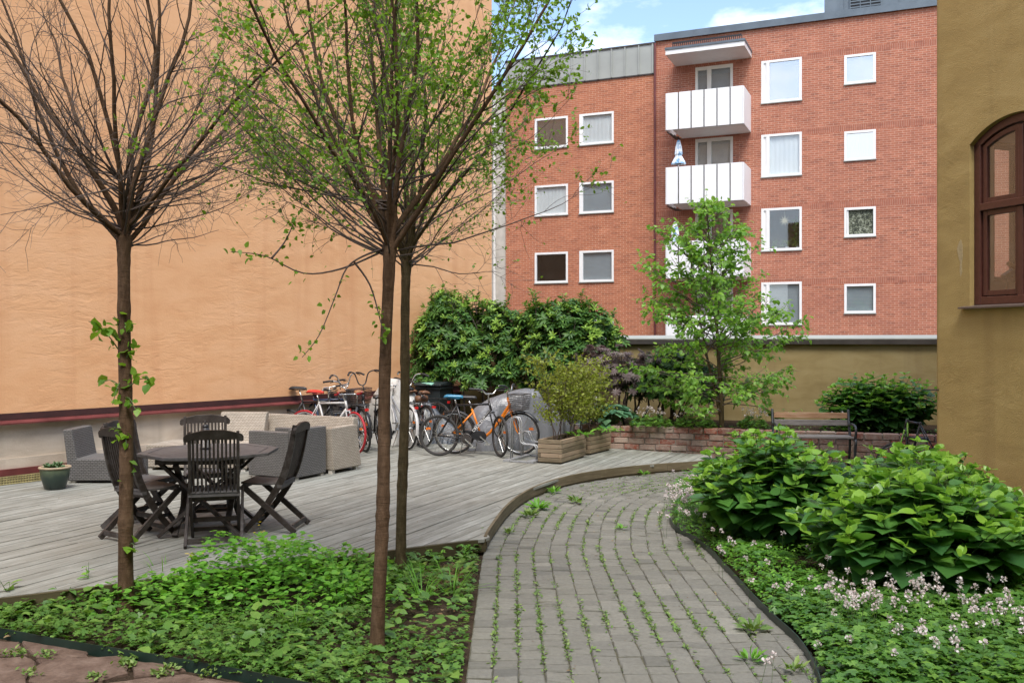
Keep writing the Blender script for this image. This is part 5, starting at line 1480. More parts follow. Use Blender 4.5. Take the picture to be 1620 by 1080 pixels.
for s in (-1, 1):
    m = MB(); m.lathe([(0, -.02), (.09, -.02), (.1, -.01), (.1, .01), (.09, .02), (0, .02)], 20, c=(s * .22, .24, .1), M=Matrix.Rotation(PI / 2, 3, 'Y')); m.build('wheel', M['rubber'], t)

# ------------------------------------------------------------------ things on the brick building's balconies and windows
def fworld(s, z, off): return P0 + FV * s + FN * off + Vector((0, 0, z))
def par_mat():
    g = NT('blue_white_parasol_cloth'); n = g.noise(g.coord(), 7, 4, .6)
    return g.set(g.ramp(n, [(.45, (.72, .75, .78)), (.6, (.12, .30, .50))]), .8)
M['parasol'] = par_mat()
def parasol(px, ytop, ybot, floor, label):
    s, zt = fac(px, ytop, -PR + .35); zb_ = fac(px, ybot, -PR + .35)[1]
    p = fworld(s, 0, -PR + .35)
    t = thing('folded_parasol', (p.x, p.y, floor), 0, label, 'parasol', 'folded parasols on the balconies')
    m = MB(); m.tube([(0, 0, 0), (0, 0, zt - floor)], .02, 6); m.build('pole', M['white'], t)
    H = zt - floor; h0 = zb_ - floor; m = MB(); n = 20
    rows = [(0.0, H + .02), (.05, H - .02), (.10, H - .25), (.13, h0 + (H - h0) * .42), (.10, h0 + (H - h0) * .36), (.22, h0 + .06), (.24, h0), (.12, h0 + .02)]
    vs = []
    for r_, z in rows:
        for j in range(n): a = 2 * PI * j / n; k = 1 + .18 * (1 if j % 2 else -1) * (r_ > .04); vs.append((r_ * k * math.cos(a), r_ * k * math.sin(a), z))
    m.add(vs, [(i * n + j, i * n + (j + 1) % n, (i + 1) * n + (j + 1) % n, (i + 1) * n + j) for i in range(len(rows) - 1) for j in range(n)]); m.build('canopy', M['parasol'], t)
parasol(1073.5, 222, 260, bo - STOR + .14, 'folded blue and white parasol on the upper middle balcony')
parasol(1068, 351, 386, bo - 2 * STOR + .14, 'folded pale parasol on the balcony behind the small tree')
# paper star hanging in the third big window
s, z = fac(1241, 349, .25); p = fworld(s, z, .25)
m = MB()
M['star'] = mat_plain('cream_paper_star', (.78, .66, .42), .8, 0, .05, 10)
for k in range(14):
    d = Vector(rand_dirs(1)[0]) if k > 8 else Vector((math.cos(k * 2 * PI / 9), .1 * (k % 2), math.sin(k * 2 * PI / 9))).normalized()
    u = d.orthogonal().normalized(); w_ = d.cross(u)
    m.add([u * .045, w_ * .045, -u * .045, -w_ * .045, d * (.21 if k < 9 else .12)], [(0, 1, 4), (1, 2, 4), (2, 3, 4), (3, 0, 4), (0, 3, 2, 1)])
m.tube([(0, 0, .1), (0, 0, .34)], .004, 4)
tag(m.build('paper_star', M['star'], None, loc=p, rz=math.atan2(FV.y, FV.x)), 'cream paper star hanging in an upper window of brick building', 'star lamp')
M['house_leaf'] = mat_leaf('houseplant_leaf', (.06, .12, .03), (.30, .32, .08))
a_, b_, c_, d_ = big[2]
for i, (u, hgt, spread, n, lb) in enumerate([(.32, .30, .10, 40, 'thin potted plant on the window sill below the paper star'), (.62, .22, .34, 130, 'low yellowish plants along the window sill below the paper star'), (.88, 1.0, .18, 110, 'tall dark spiky houseplant at the right of the star window')]):
    q = fworld(a_ + (b_ - a_) * u, c_ + .10, .28); t = thing('houseplant', q, math.atan2(FV.y, FV.x), lb, 'houseplant')
    m = MB(); m.lathe([(0, -.06), (.05, -.06), (.07, .06), (0, .06)], 12); m.build('pot', M['cream'], t)
    z = R.random(n) ** .8 * hgt; pos = np.stack([R.normal(size=n) * spread * .5, R.normal(size=n) * .05, z + .05], 1)
    leaves('foliage', pos, rand_dirs(n, .3), np.tile([0, 0, 1.], (n, 1)) + R.normal(size=(n, 3)) * .3, .09 if i < 2 else .22, 'long', M['house_leaf'], t, tone=R.random(n) * (1 if i < 2 else .2))
# ------------------------------------------------------------------ plants
def bark_mat(name, a, b, c, rings=True):
    t = NT(name); co = t.coord(sc=(1, 1, 1)); n = t.noise(t.coord(sc=(30, 30, 9)), 1, 6, .7); r = t.noise(t.coord(sc=(9, 9, 46)), 1.0, 5, .7, .8); big = t.noise(co, 3.5, 3)
    f = t.math('MULTIPLY_ADD', r, .32, t.math('MULTIPLY', n, .68))
    col = t.ramp(f, [(.34, a), (.52, b), (.68, c)])
    col = t.mix(t.math('MULTIPLY', t.ramp(big, [(.45, (0, 0, 0)), (.7, (1, 1, 1))]), .35), col, [x * 1.25 for x in c])
    t.bump(f, 1.0, .02); return t.set(col, .85, 0, .12)
M['bark'] = bark_mat('cherry_like_bark', (.046, .027, .015), (.095, .058, .034), (.155, .10, .064))
M['bark2'] = bark_mat('olive_brown_bark', (.040, .030, .015), (.085, .063, .033), (.145, .11, .064))
M['twig'] = mat_plain('twig_bark', (.085, .060, .050), .7, 0, .4, 6)
M['twig_grey'] = mat_plain('grey_twig_bark', (.15, .115, .10), .7, 0, .4, 6)  # paler grey-brown bark of fine twigs and small-tree branches
M['young'] = mat_leaf('young_tree_leaf', (.085, .20, .016), (.19, .37, .035), .45, .45, c=(.29, .46, .06))
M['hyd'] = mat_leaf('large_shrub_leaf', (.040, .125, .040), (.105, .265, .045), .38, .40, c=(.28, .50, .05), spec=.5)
M['rhodo'] = mat_leaf('glossy_evergreen_leaf', (.035, .10, .030), (.105, .225, .045), .45, .28, c=(.31, .50, .07), spec=.3)
M['mag'] = mat_leaf('small_tree_leaf', (.115, .27, .045), (.23, .45, .08), .42, .5, c=(.35, .57, .11))
M['maple'] = mat_leaf('purple_maple_leaf', (.15, .105, .105), (.28, .235, .225), .5, .35, c=(.38, .36, .32), tcol=(.25, .12, .12))
M['darkshrub'] = mat_leaf('dark_fine_leaf', (.030, .09, .026), (.085, .19, .045), .5, .3, c=(.22, .38, .09))
M['planterleaf'] = mat_leaf('yellow_green_small_leaf', (.15, .17, .028), (.28, .36, .05), .5, .45, c=(.44, .50, .11))
M['hosta'] = mat_leaf('blue_green_hosta_leaf', (.055, .17, .095), (.12, .28, .155), .45, .25, c=(.19, .37, .20))
M['geran'] = mat_leaf('geranium_leaf', (.056, .155, .03), (.13, .29, .05), .40, .35, c=(.27, .47, .08))
M['cover'] = mat_leaf('ground_cover_leaf', (.052, .135, .028), (.12, .26, .045), .42, .34, c=(.24, .42, .08))
M['herb'] = mat_leaf('bright_herb_leaf', (.085, .26, .028), (.17, .42, .05), .45, .42, c=(.29, .56, .08))
M['weed'] = mat_leaf('joint_weed_leaf', (.075, .15, .03), (.16, .28, .06), .5, .3, c=(.30, .40, .12))
M['petal'] = mat_leaf('pale_pink_petal', (.55, .43, .42), (.80, .73, .72), .6, .3, c=(.88, .85, .84), tcol=(.8, .7, .7))
M['yellow'] = mat_leaf('yellow_petal', (.60, .42, .02), (.75, .58, .04), .6, .2)
M['stem'] = mat_plain('green_stem', (.07, .12, .035), .6, 0, .3, 30)
M['straw'] = mat_leaf('dry_straw', (.20, .12, .06), (.42, .28, .15), .7, .2)

def wander(p, d, L, n, bend=.10, up=.0, r=None):
    """polyline that wanders; 'up' pulls it upwards"""
    P = [np.array(p, float)]; d = np.array(d, float); d /= np.linalg.norm(d)
    for i in range(n):
        d = d + R.normal(size=3) * bend + np.array([0, 0, up]); d /= np.linalg.norm(d)
        P.append(P[-1] + d * L / n)
    return np.array(P)
def sample(P, t):
    k = len(P) - 1; f = min(max(t * k, 0), k - 1e-6); i = int(f); return P[i] + (P[i + 1] - P[i]) * (f - i), (P[i + 1] - P[i]) / np.linalg.norm(P[i + 1] - P[i])
def off_axis(d, ang):
    d = d / np.linalg.norm(d); v = R.normal(size=3); v -= d * v.dot(d); v /= np.linalg.norm(v)
    return d * math.cos(ang) + v * math.sin(ang)

# ---------------------------------------------------- the three slim trees
def slim_tree(name, label, base, fork, tr, limbs, shoots, subs, twigs, leafn, leaf_fn, bark, twm, spread=.62, height=2.5, seed=1, knots=8):
    global R
    R = np.random.default_rng(seed)
    t = thing(name, (base[0], base[1], 0), 0, label, 'tree', 'slim young trees in the planted bed')
    b0 = np.array([0, 0, -.02]); f0 = np.array([fork[0] - base[0], fork[1] - base[1], fork[2]])
    zs = np.linspace(0, 1, 60); P = b0 + (f0 - b0) * zs[:, None]
    P[:, 0] += .012 * np.sin(zs * 7 + seed) * zs * (1 - zs) * 3; P[:, 1] += .012 * np.sin(zs * 5 + 2 * seed) * zs * (1 - zs) * 3
    rr = tr * (1.12 - .22 * zs) + tr * .35 * np.exp(-zs * 22)
    for _ in range(knots): z0 = R.random() * .75 + .2; rr += tr * .10 * np.exp(-((zs - z0) / .009) ** 2)
    rr *= 1 + .30 * np.exp(-((zs - .985) / .028) ** 2) + .10 * np.exp(-((zs - .93) / .012) ** 2)
    tubes('trunk', [(P, rr)], bark, t, n=14)
    big, mid, fine = [], [], []; nodes = []
    lines = []
    for i in range(limbs):
        az = 2 * PI * (i + R.random() * .7) / limbs; inc = (.10 + spread * ((i * .618) % 1.0)) 
        d = np.array([math.sin(inc) * math.cos(az), math.sin(inc) * math.sin(az), math.cos(inc)])
        L = height * (.85 + .3 * R.random()) * (1.0 - .15 * inc)
        o = f0 + np.array([0, 0, R.random() * .16 - .10]); p = wander(o, d, L, 12, .10, .026)
        r0 = tr * (.27 + .20 * R.random()); r = r0 * (1 - np.linspace(0, 1, 13)) ** .8 + .003; lines.append((p, r, L, 0)); big.append((p, r))
    for i in range(shoots):
        az = R.random() * 2 * PI; inc = .75 + .75 * R.random(); d = np.array([math.sin(inc) * math.cos(az), math.sin(inc) * math.sin(az), math.cos(inc)])
        L = height * (.30 + .34 * R.random()); o = f0 + np.array([0, 0, R.random() * .55 - .1]); p = wander(o, d, L, 10, .09, .035)
        r = .0052 * (1 - np.linspace(0, 1, 11)) + .0018; lines.append((p, r, L, 1)); mid.append((p, r))
    for p, r, L, kind in lines:
        n = int(subs * (1.0 if kind == 0 else .45))
        for k in range(n):
            u = .24 + .75 * (k + R.random()) / n; q, d = sample(p, u)
            d2 = off_axis(d, .30 + .55 * R.random()); d2[2] += .12
            l2 = L * (.18 + .22 * R.random()) * (1.15 - .5 * u); q2 = wander(q, d2, l2, 7, .15, .03)
            rad = max(np.interp(u, np.linspace(0, 1, len(r)), r) * .38, .0018); mid.append((q2, rad * (1 - np.linspace(0, 1, 8) * .75)))
            for w in range(twigs):
                u2 = .2 + .8 * R.random(); s, d3 = sample(q2, u2); d4 = off_axis(d3, .5 + .5 * R.random())
                l3 = .10 + .22 * R.random(); q3 = wander(s, d4, l3, 4, .22, .02); fine.append((q3, np.array([.0016, .0014, .0012, .0011, .0008])))
                nodes.append(q3)
    tubes('limbs', big, bark, t, n=8); tubes('branches', mid, twm, t, n=5); tubes('twigs', fine, M['twig_grey'], t, n=3)
    # leaves near twig ends, several to a node
    pos, ax, sz = [], [], []
    for q in nodes:
        for j in range(1, 5):
            k = leaf_fn(q[j] + np.array([base[0], base[1], 0]))
            for _ in range(R.poisson(max(k, 0))):
                pos.append(q[j] + R.normal(size=3) * .006); ax.append(rand_dirs(1, .4)[0]); sz.append(.016 + .022 * R.random())
    # short bud tips on bare twigs
    if pos: leaves('foliage', pos, ax, rand_dirs(len(pos), .8), np.array(sz), 'ovate', M['young'], t, width=1.25)
    return t
b1, b2, b3 = G(200, 962), G(596, 1032), G(634, 908)
def fk(px, py, d): q = at(px, py, d); return (q.x, q.y, q.z)
def lf1(p):
    px = CX + p[0] / p[1] * F
    return .0 if px < 300 else .12 * min(1, (px - 300) / 90)
def lf2(p):
    pz = CY - (p[2] - CZ) * F / p[1]; px = CX + p[0] / p[1] * F
    k = np.interp(pz, [-200, 120, 260, 330, 420], [2.3, 2.0, 1.2, .5, .22])
    return k * np.interp(px, [360, 430, 520, 760, 880], [.7, .9, 1.0, 1.15, 1.5])
def lf3(p): return lf2(p) * .9
t1 = slim_tree('slim_tree', 'slim bare twiggy tree at left with leafy sprouts on its trunk', b1, fk(196, 372, b1[1]), .046, 12, 62, 12, 6, 0, lf1, M['bark'], M['twig'], spread=.92, height=2.6, seed=5)
t2 = slim_tree('slim_tree', 'slim leafy tree nearest the camera, its trunk left of the paved path', b2, fk(617, 385, b2[1]), .037, 12, 34, 13, 6, 0, lf2, M['bark'], M['twig'], spread=.80, height=2.35, seed=12)
t3 = slim_tree('slim_tree', 'slim leafy tree with olive brown trunk standing by the deck corner', b3, fk(643, 412, b3[1]), .038, 11, 34, 13, 6, 0, lf3, M['bark2'], M['twig'], spread=.74, height=2.75, seed=23)
R = np.random.default_rng(77)
# sprouts on the bare tree's trunk, hanging branches on the nearer leafy tree
def sprout(tree, base, spots, lsz):
    pos, ax, ln, sz = [], [], [], []
    for px, py, qx, qy, n in spots:
        a = np.array(at(px, py, base[1])) - np.array([base[0], base[1], 0]); e = np.array(at(qx, qy, base[1] - .12 * R.random() - .02)) - np.array([base[0], base[1], 0])
        u = np.linspace(0, 1, 8)[:, None]; p = a + (e - a) * u + np.array([0, 0, 1]) * (np.sin(u * PI) * .04); ln.append((p, np.linspace(.005, .002, 8)))
        for k in range(n):
            q, d = sample(p, .2 + .8 * R.random()); pos.append(q + R.normal(size=3) * .02); dd = rand_dirs(1)[0]; dd[2] -= .35; ax.append(dd); sz.append(lsz * (.6 + .7 * R.random()))
    tubes('sprout_stems', ln, M['stem'] if lsz > .06 else M['twig'], tree, n=5)
    leaves('sprout_leaves', pos, ax, rand_dirs(len(pos), 1.2), np.array(sz), 'ovate', M['young'], tree, width=1.5, tone=R.random(len(pos)) * .8)
sprout(t1, b1, [(192, 560, 140, 508, 14), (194, 555, 165, 520, 10), (196, 570, 215, 545, 8), (193, 615, 160, 606, 7), (197, 620, 240, 600, 14), (195, 590, 205, 560, 10), (196, 630, 215, 650, 8), (195, 600, 178, 640, 6), (193, 688, 172, 682, 7), (197, 690, 200, 705, 5), (200, 745, 212, 752, 3), (202, 870, 214, 866, 4), (192, 540, 180, 500, 8), (194, 530, 210, 515, 8)], .066)
ln = []
for pts in ([(612, 392, 0), (575, 405, .1), (548, 425, .15), (530, 470, .2), (505, 530, .25), (478, 565, .3)], [(560, 414, .12), (585, 450, .1), (600, 500, .1), (606, 528, .1)], [(600, 400, 0), (540, 425, .1), (480, 432, .2), (420, 405, .3), (365, 398, .4)], [(430, 408, .28), (452, 380, .2), (470, 340, .2)]):
    p = np.array([np.array(at(x, y, b2[1] - dd)) - np.array([b2[0], b2[1], 0]) for x, y, dd in pts]); p = np.array([list(v) for v in curve_pts([Vector(v) for v in p], 4)])
    ln.append((p, np.linspace(.007, .002, len(p))))
tubes('hanging_branches', ln, M['twig'], t2, n=5)
pos = []
for p, r in ln:
    for k in range(26): pos.append(sample(p, .35 + .65 * R.random() ** .6)[0] + R.normal(size=3) * .022)
leaves('hanging_leaves', pos, rand_dirs(len(pos), -.2), rand_dirs(len(pos), 1), .028 + .02 * R.random(len(pos)), 'ovate', M['young'], t2, width=1.2)

# ---------------------------------------------------- big-leaved shrubs
def big_leaf_shrub(label, c, rx, ry, h, stems, lsz, z0=0.0, seed=1, droop=.25, group='big leaved green shrubs', gap=.085):
    rg = np.random.default_rng(seed); t = thing('leafy_shrub', (c[0], c[1], z0), 0, label, 'shrub', group)
    ln, pos, ax, up, sz, tn = [], [], [], [], [], []
    ph = rg.random(4) * 6.28
    for i in range(stems):
        rr = math.sqrt((i + .5) / stems); a = i * 2.39996 + rg.normal() * .15
        lump = 1 + .10 * math.sin(3 * a + ph[0]) + .07 * math.sin(5 * a + ph[1])
        tip = np.array([rr * rx * lump * math.cos(a), rr * ry * lump * math.sin(a), h * (1 - .50 * rr ** 2.6) * (1 + .07 * math.sin(2 * a + ph[2])) * (.86 + .22 * rg.random())])
        b = np.array([tip[0] * .32, tip[1] * .32, 0]); u = np.linspace(0, 1, 9)[:, None]
        p = b + (tip - b) * u; p[:, :2] = b[:2] + (tip[:2] - b[:2]) * (u ** 1.3); ln.append((p, np.linspace(.006, .003, 9)))
        L = np.linalg.norm(tip - b); n = max(3, int(L * .78 / gap)); az0 = rg.random() * 3.14
        for k in range(n + 1):
            f = .26 + .74 * k / n; q, d = sample(p, f); az = az0 + (PI / 2) * k
            s = lsz * np.interp(f, [.2, .6, .85, 1.0], [.95, 1.1, .85, .42]) * (.55 + .75 * rg.random())
            for sgn in (0, PI):
                aa = az + sgn + rg.normal() * .25
                el = np.interp(f, [.2, .7, 1.0], [-.45, -.06, .5]) + rg.normal() * .22 - droop * .4
                out = np.array([tip[0], tip[1], 0]) * .35 / max(rx, .1)
                v = np.array([math.cos(aa) * math.cos(el), math.sin(aa) * math.cos(el), math.sin(el)]) + out
                pos.append(q + v * .02); ax.append(v); up.append([rg.normal() * .22 - v[0] * .1, rg.normal() * .22, 1]); sz.append(s)
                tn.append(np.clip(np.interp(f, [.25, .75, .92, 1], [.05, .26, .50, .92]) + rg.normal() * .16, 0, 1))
            if k == n:
                for _ in range(2):
                    v = rg.normal(size=3) * .5; v[2] = .8; pos.append(q); ax.append(v); up.append([rg.normal(), rg.normal(), .3]); sz.append(lsz * .28); tn.append(.9 + .1 * rg.random())
    tubes('stems', ln, M['stem'], t, n=5)
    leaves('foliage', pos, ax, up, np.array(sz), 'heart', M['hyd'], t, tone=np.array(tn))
    return t
big_leaf_shrub('big heart leaved green shrub left of the two nearest, edging the path', (2.48, 8.95), .86, .92, .99, 125, .20, seed=2)
big_leaf_shrub('largest heart leaved green shrub at lower right, nearest the camera', (3.12, 7.2), .95, .76, .90, 130, .225, seed=3)
big_leaf_shrub('heart leaved green shrub between the near shrubs and the ochre wall corner', (3.72, 8.75), .95, .95, .88, 110, .20, seed=4)
hb = at(1392, 600, 15.2)
big_leaf_shrub('heart leaved green shrub in the raised bed right of bench', (hb.x, hb.y, 0), 1.08, .6, .84, 120, .18, z0=SOILZ, seed=6, gap=.08)

# ---------------------------------------------------- evergreen shrubs behind the bicycles
def evergreen(label, c, lobes, ntip, lsz, seed, z0=0.0, bright=.28, name='evergreen_shrub', mat='rhodo', kind='long', per=8, cat='shrub', group='evergreen shrubs in the corner', stems=9):
    rg = np.random.default_rng(seed); t = thing(name, (c[0], c[1], z0), 0, label, cat, group)
    pos, ax, up, sz, tn, ln = [], [], [], [], [], []; lob = np.array([l[:6] for l in lobes]); w = (lob[:, 3] * lob[:, 4] + lob[:, 5] * lob[:, 3]); w /= w.sum()
    for i in range(ntip):
        l = lob[rg.choice(len(lob), p=w)]; d = norm(rg.normal(size=(1, 3)))[0]
        if d[2] < -.35: d[2] *= -1
        rr = (.45 + .62 * rg.random() ** .5); 
        q = l[:3] + d * l[3:6] * rr * (1 + .10 * rg.normal()); 
        if q[2] < .12: continue
        if kind == 'long' and (math.sin(q[0] * 7.1 + 2.3 * q[2] + seed) + math.sin(q[2] * 6.3 - 3.1 * q[0] + 1.7 * seed) + math.sin(q[1] * 8 + q[0] * 3.7)) < -1.55: continue
        dn = norm((d / l[3:6])[None])[0] + np.array([0, 0, .75]) + rg.normal(size=3) * .3; dn /= np.linalg.norm(dn)
        young = rg.random() < bright * (1.3 if d[2] > .2 else .5) * (rr > .72)
        ln.append((np.array([q - dn * .20 - rg.normal(size=3) * .02, q - dn * .09, q]), np.array([.006, .005, .003])))
        n = per if not young else per - 1; a0 = rg.random() * 6.28
        for j in range(n):
            v = rg.normal(size=3); u1 = np.cross(dn, [.3, .9, .1]); u1 /= np.linalg.norm(u1); u2 = np.cross(dn, u1); a = a0 + j * 2.39996
            el = (.15 + .25 * rg.random()) if not young else (.55 + .4 * rg.random()); r_ = u1 * math.cos(a) + u2 * math.sin(a)
            pos.append(q - dn * .035 * (j / n)); ax.append(r_ * math.cos(el) + dn * math.sin(el) + np.array([0, 0, -.12])); up.append(dn + rg.normal(size=3) * .15)
            sz.append(lsz * (.75 + .45 * rg.random()) * (.8 if young else 1)); tn.append(np.clip((.84 + .16 * rg.random()) if young else .08 + .60 * rg.random() ** 1.2, 0, 1))
    if kind == 'long':                                    # young upright shoots standing above the mass
        top = lob[np.argsort(-(lob[:, 2] + lob[:, 5]))]
        for k in range(26):
            l = lob[rg.choice(len(lob), p=w)]; a = rg.random() * 6.28; rr = rg.random() ** .5
            b = l[:3] + np.array([math.cos(a) * rr * l[3] * .9, math.sin(a) * rr * l[4] * .9, l[5] * math.sqrt(max(1 - rr * rr * .8, .1)) * .92]); L = .18 + .26 * rg.random(); d0 = np.array([rg.normal() * .22 + math.cos(a) * .15, rg.normal() * .15, 1]); d0 /= np.linalg.norm(d0)
            ln.append((np.array([b - d0 * .2, b, b + d0 * L]), np.array([.008, .006, .003])))
            for j in range(int(L / .035)):
                for _ in range(3):
                    q = b + d0 * (j * .035 + .02); aa = rg.random() * 6.28; el = .25 + .5 * rg.random(); pos.append(q); ax.append(np.array([math.cos(aa) * math.cos(el), math.sin(aa) * math.cos(el), math.sin(el)])); up.append(np.array([0, 0, 1.]) + rg.normal(size=3) * .2); sz.append(lsz * (.6 + .4 * rg.random())); tn.append(np.clip(.35 + .6 * (j * .035 / L) * rg.random() + .1, 0, 1))
    zt = lob[:, 2].max()
    for k in range(stems):
        l = lob[k % len(lob)]; e = l[:3] + rg.normal(size=3) * l[3:6] * .3; b = np.array([l[0] * .45 + rg.normal() * .1, l[1] * .45 + rg.normal() * .08, 0]); u = np.linspace(0, 1, 8)[:, None]; p = b + (e - b) * u + rg.normal(size=(8, 3)) * .02
        ln.append((p, np.linspace(.028, .008, 8)))
    tubes('stems', ln, M['twig'], t, n=5); leaves('foliage', pos, ax, up, np.array(sz), kind, M[mat], t, tone=np.array(tn), width=1.05 if kind == 'long' else 1.25)
    return t
evergreen('tall dark glossy evergreen shrub against the orange wall above the bin', (-.62, 17.75), [(0, 0, 1.5, .98, .55, .65), (-.50, -.05, 2.05, .55, .45, .60), (.35, 0, 1.95, .6, .5, .6), (-.80, -.1, 1.45, .5, .45, .6), (.2, -.25, 1.2, .8, .4, .5), (-.62, 0, 2.4, .36, .3, .42), (.0, 0, 2.25, .5, .3, .38), (-.9, -.1, 2.0, .3, .3, .4), (-.9, -.2, 1.1, .3, .25, .25)], 1700, .135, 31, bright=.34)
evergreen('dark glossy evergreen shrub overlapping the garden wall cap, right of the tall one', (.85, 17.3), [(0, 0, 1.6, .85, .5, .7), (.5, 0, 1.85, .48, .45, .65), (-.25, 0, 2.05, .5, .4, .5), (.66, -.05, 2.1, .32, .3, .42), (.3, -.2, 1.2, .8, .4, .5), (.15, 0, 2.25, .4, .3, .38), (-.4, 0, 2.15, .4, .3, .35), (1.0, 0, 1.8, .22, .2, .4)], 1400, .135, 32, bright=.34)
# purple maple, fine dark shrub
evergreen('low purple leaved maple shrub drooping beside the planter boxes', (1.75, 16.55), [(0, 0, 1.15, .55, .45, .45), (.35, -.1, .95, .5, .4, .35), (.55, 0, 1.28, .42, .35, .22), (-.3, 0, 1.32, .4, .35, .3), (.9, .05, 1.32, .3, .25, .10)], 240, .10, 41, z0=SOILZ * .4, name='maple_shrub', mat='maple', kind='palm', per=7, group=None, bright=.3)
evergreen('dark green fine leaved shrub below the small tree in the raised bed', (2.78, 16.45), [(0, 0, .70, .75, .5, .55), (.35, -.1, .55, .6, .4, .4), (-.3, 0, .6, .5, .4, .45), (.1, .1, 1.0, .5, .4, .35)], 900, .075, 42, z0=SOILZ, name='fine_leaved_shrub', mat='darkshrub', kind='ovate', per=8, group=None, bright=.15)

# ---------------------------------------------------- small tree in the raised bed
def small_tree():
    global R
    R = np.random.default_rng(51); p0 = at(1142, 668, 15.3)
    t = thing('small_tree', (p0.x, p0.y, SOILZ), 0, 'small bright green tree growing in the raised bed before the garden wall', 'tree')
    H = 4.18 - SOILZ; tr = wander((0, 0, -.03), (-.02, 0, 1), H, 22, .02, .02); tr2 = wander((-.02, 0, .25), (-.22, .05, 1), H * .72, 16, .03, .05)
    tubes('trunk', [(tr, np.linspace(.042, .006, 23)), (tr2, np.linspace(.026, .005, 17))], M['bark2'], t, n=10)
    ln, pos, ax, sz = [], [], [], []; env = lambda z: np.interp(z, [.4, .75, 1.4, 2.1, 2.9, 3.5, H], [1.15, 1.38, 1.45, 1.18, .76, .42, .07])
    for i in range(120):
        u = .07 + .91 * (i / 120) ** .95; src = tr if i % 3 else tr2; q, d = sample(src, min(u * (1 if i % 3 else 1.05), .97)); a = i * 2.39996 + R.normal() * .3
        L = env(q[2] + .18) * (.55 + .52 * R.random()); el = .25 + .5 * u + R.normal() * .18
        if i < 22: el = -.02 + .35 * R.random()
        v = np.array([math.cos(a) * math.cos(el), math.sin(a) * math.cos(el) * .8, math.sin(el)]); p = wander(q, v, L, 9, .07, .02 if i > 8 else -.01)
        ln.append((p, np.linspace(.011, .003, 10)))
        for k in range(max(4, int(L * 11))):
            f = .22 + .78 * R.random(); s, dd = sample(p, f); d2 = off_axis(dd, .5 + .4 * R.random()); d2[2] *= .5; q2 = wander(s, d2, .12 + .28 * R.random(), 4, .12, .01); ln.append((q2, np.linspace(.0035, .0015, 5)))
            for j in range(8):
                z, d3 = sample(q2, .15 + .85 * R.random()); pos.append(z + R.normal(size=3) * .015); v2 = off_axis(d3, .9); v2[2] -= .45; ax.append(v2); sz.append(.050 + .050 * R.random())
    tubes('branches', ln, M['twig_grey'], t, n=5); n = len(pos)
    leaves('foliage', pos, ax, np.tile([0, 0, 1.], (n, 1)) + R.normal(size=(n, 3)) * .35, np.array(sz), 'ovate', M['mag'], t, width=1.35, tone=R.random(n))
small_tree()

# ---------------------------------------------------- shrubs in the planters
def planter_shrub(label, pt, d, L, W, n, H, seed, nst):
    rg = np.random.default_rng(seed); nrm = Vector((-d.y, d.x, 0)); c = Vector((pt[0], pt[1], 0)) + d * L / 2 + nrm * W / 2
    t = thing('planter_shrub', (c.x, c.y, DZ + .29), 0, label, 'shrub', 'shrubs growing in the planter boxes'); ln, pos, ax = [], [], []
    for k in range(nst):
        f = (k + .5) / nst - .5; b = np.array(d * (f * L * .75)) + np.array(nrm) * rg.normal() * .04; e = b * 1.5 + np.array([rg.normal() * .13, rg.normal() * .10, H * (.80 + .3 * rg.random())]); u = np.linspace(0, 1, 10)[:, None]; p = b + (e - b) * u + rg.normal(size=(10, 3)) * .012
        ln.append((p, np.linspace(.008, .003, 10)))
        for j in range(26):
            q, dd = sample(p, .24 + .74 * rg.random()); a = rg.random() * 6.28; v = np.array([math.cos(a), math.sin(a), .25 + .5 * rg.random()]); l = .14 + .30 * rg.random(); q2 = np.array([q, q + v * l * .5, q + v * l + np.array([0, 0, -.05 * l])]); ln.append((q2, np.array([.003, .002, .0012])))
            for z in range(n): s, _ = sample(q2, rg.random()); pos.append(s + rg.normal(size=3) * .028); ax.append(rand_dirs(1, -.1)[0])
    tubes('stems', ln, M['twig'], t, n=4); m_ = len(pos)
    leaves('foliage', pos, ax, rand_dirs(m_, .9), .034 + .028 * rg.random(m_), 'ovate', M['planterleaf'], t, tone=rg.random(m_), width=1.15)
planter_shrub('bushy yellow green shrub with thin stems in the nearer planter box', G(888.3, 734.4, DZ), pad, .96, .37, 13, 1.12, 61, 8)
planter_shrub('bushy yellow green shrub with thin stems in the farther planter box', G(933.5, 720, DZ), pbd, .80, .37, 13, 1.08, 62, 7)
def rosette(name, label, cat, c, n, size, kind, mat, el=(.1, .8), tone=None, group=None, seed=1, stemh=0, flowers=0, spread=.0, width=1.0):
    rg = np.random.default_rng(seed); t = thing(name, c, 0, label, cat, group); a = rg.random(n) * 6.28; e = el[0] + (el[1] - el[0]) * rg.random(n)
    v = np.stack([np.cos(a) * np.cos(e), np.sin(a) * np.cos(e), np.sin(e)], 1); p = np.stack([np.cos(a) * spread * rg.random(n), np.sin(a) * spread * rg.random(n), .01 + stemh * rg.random(n)], 1)
    leaves('foliage', p, v, np.tile([0, 0, 1.], (n, 1)) + rg.normal(size=(n, 3)) * .2, size * (.6 + .6 * rg.random(n)), kind, M[mat], t, tone=rg.random(n) if tone is None else tone * rg.random(n), width=width)
    return t
rosette('vine_sprig', 'bright green leafy sprig trailing over the nearer planter rim', 'plant', (*(np.array(G(918, 690, .47))), .47), 34, .10, 'ovate', 'herb', (-.3, .7), seed=5, spread=.16, stemh=.05)
rosette('vine_sprig', 'bright green leafy sprig trailing over the farther planter rim', 'plant', (*(np.array(G(962, 683, .47))), .47), 34, .10, 'ovate', 'herb', (-.3, .7), seed=6, spread=.16, stemh=.04)
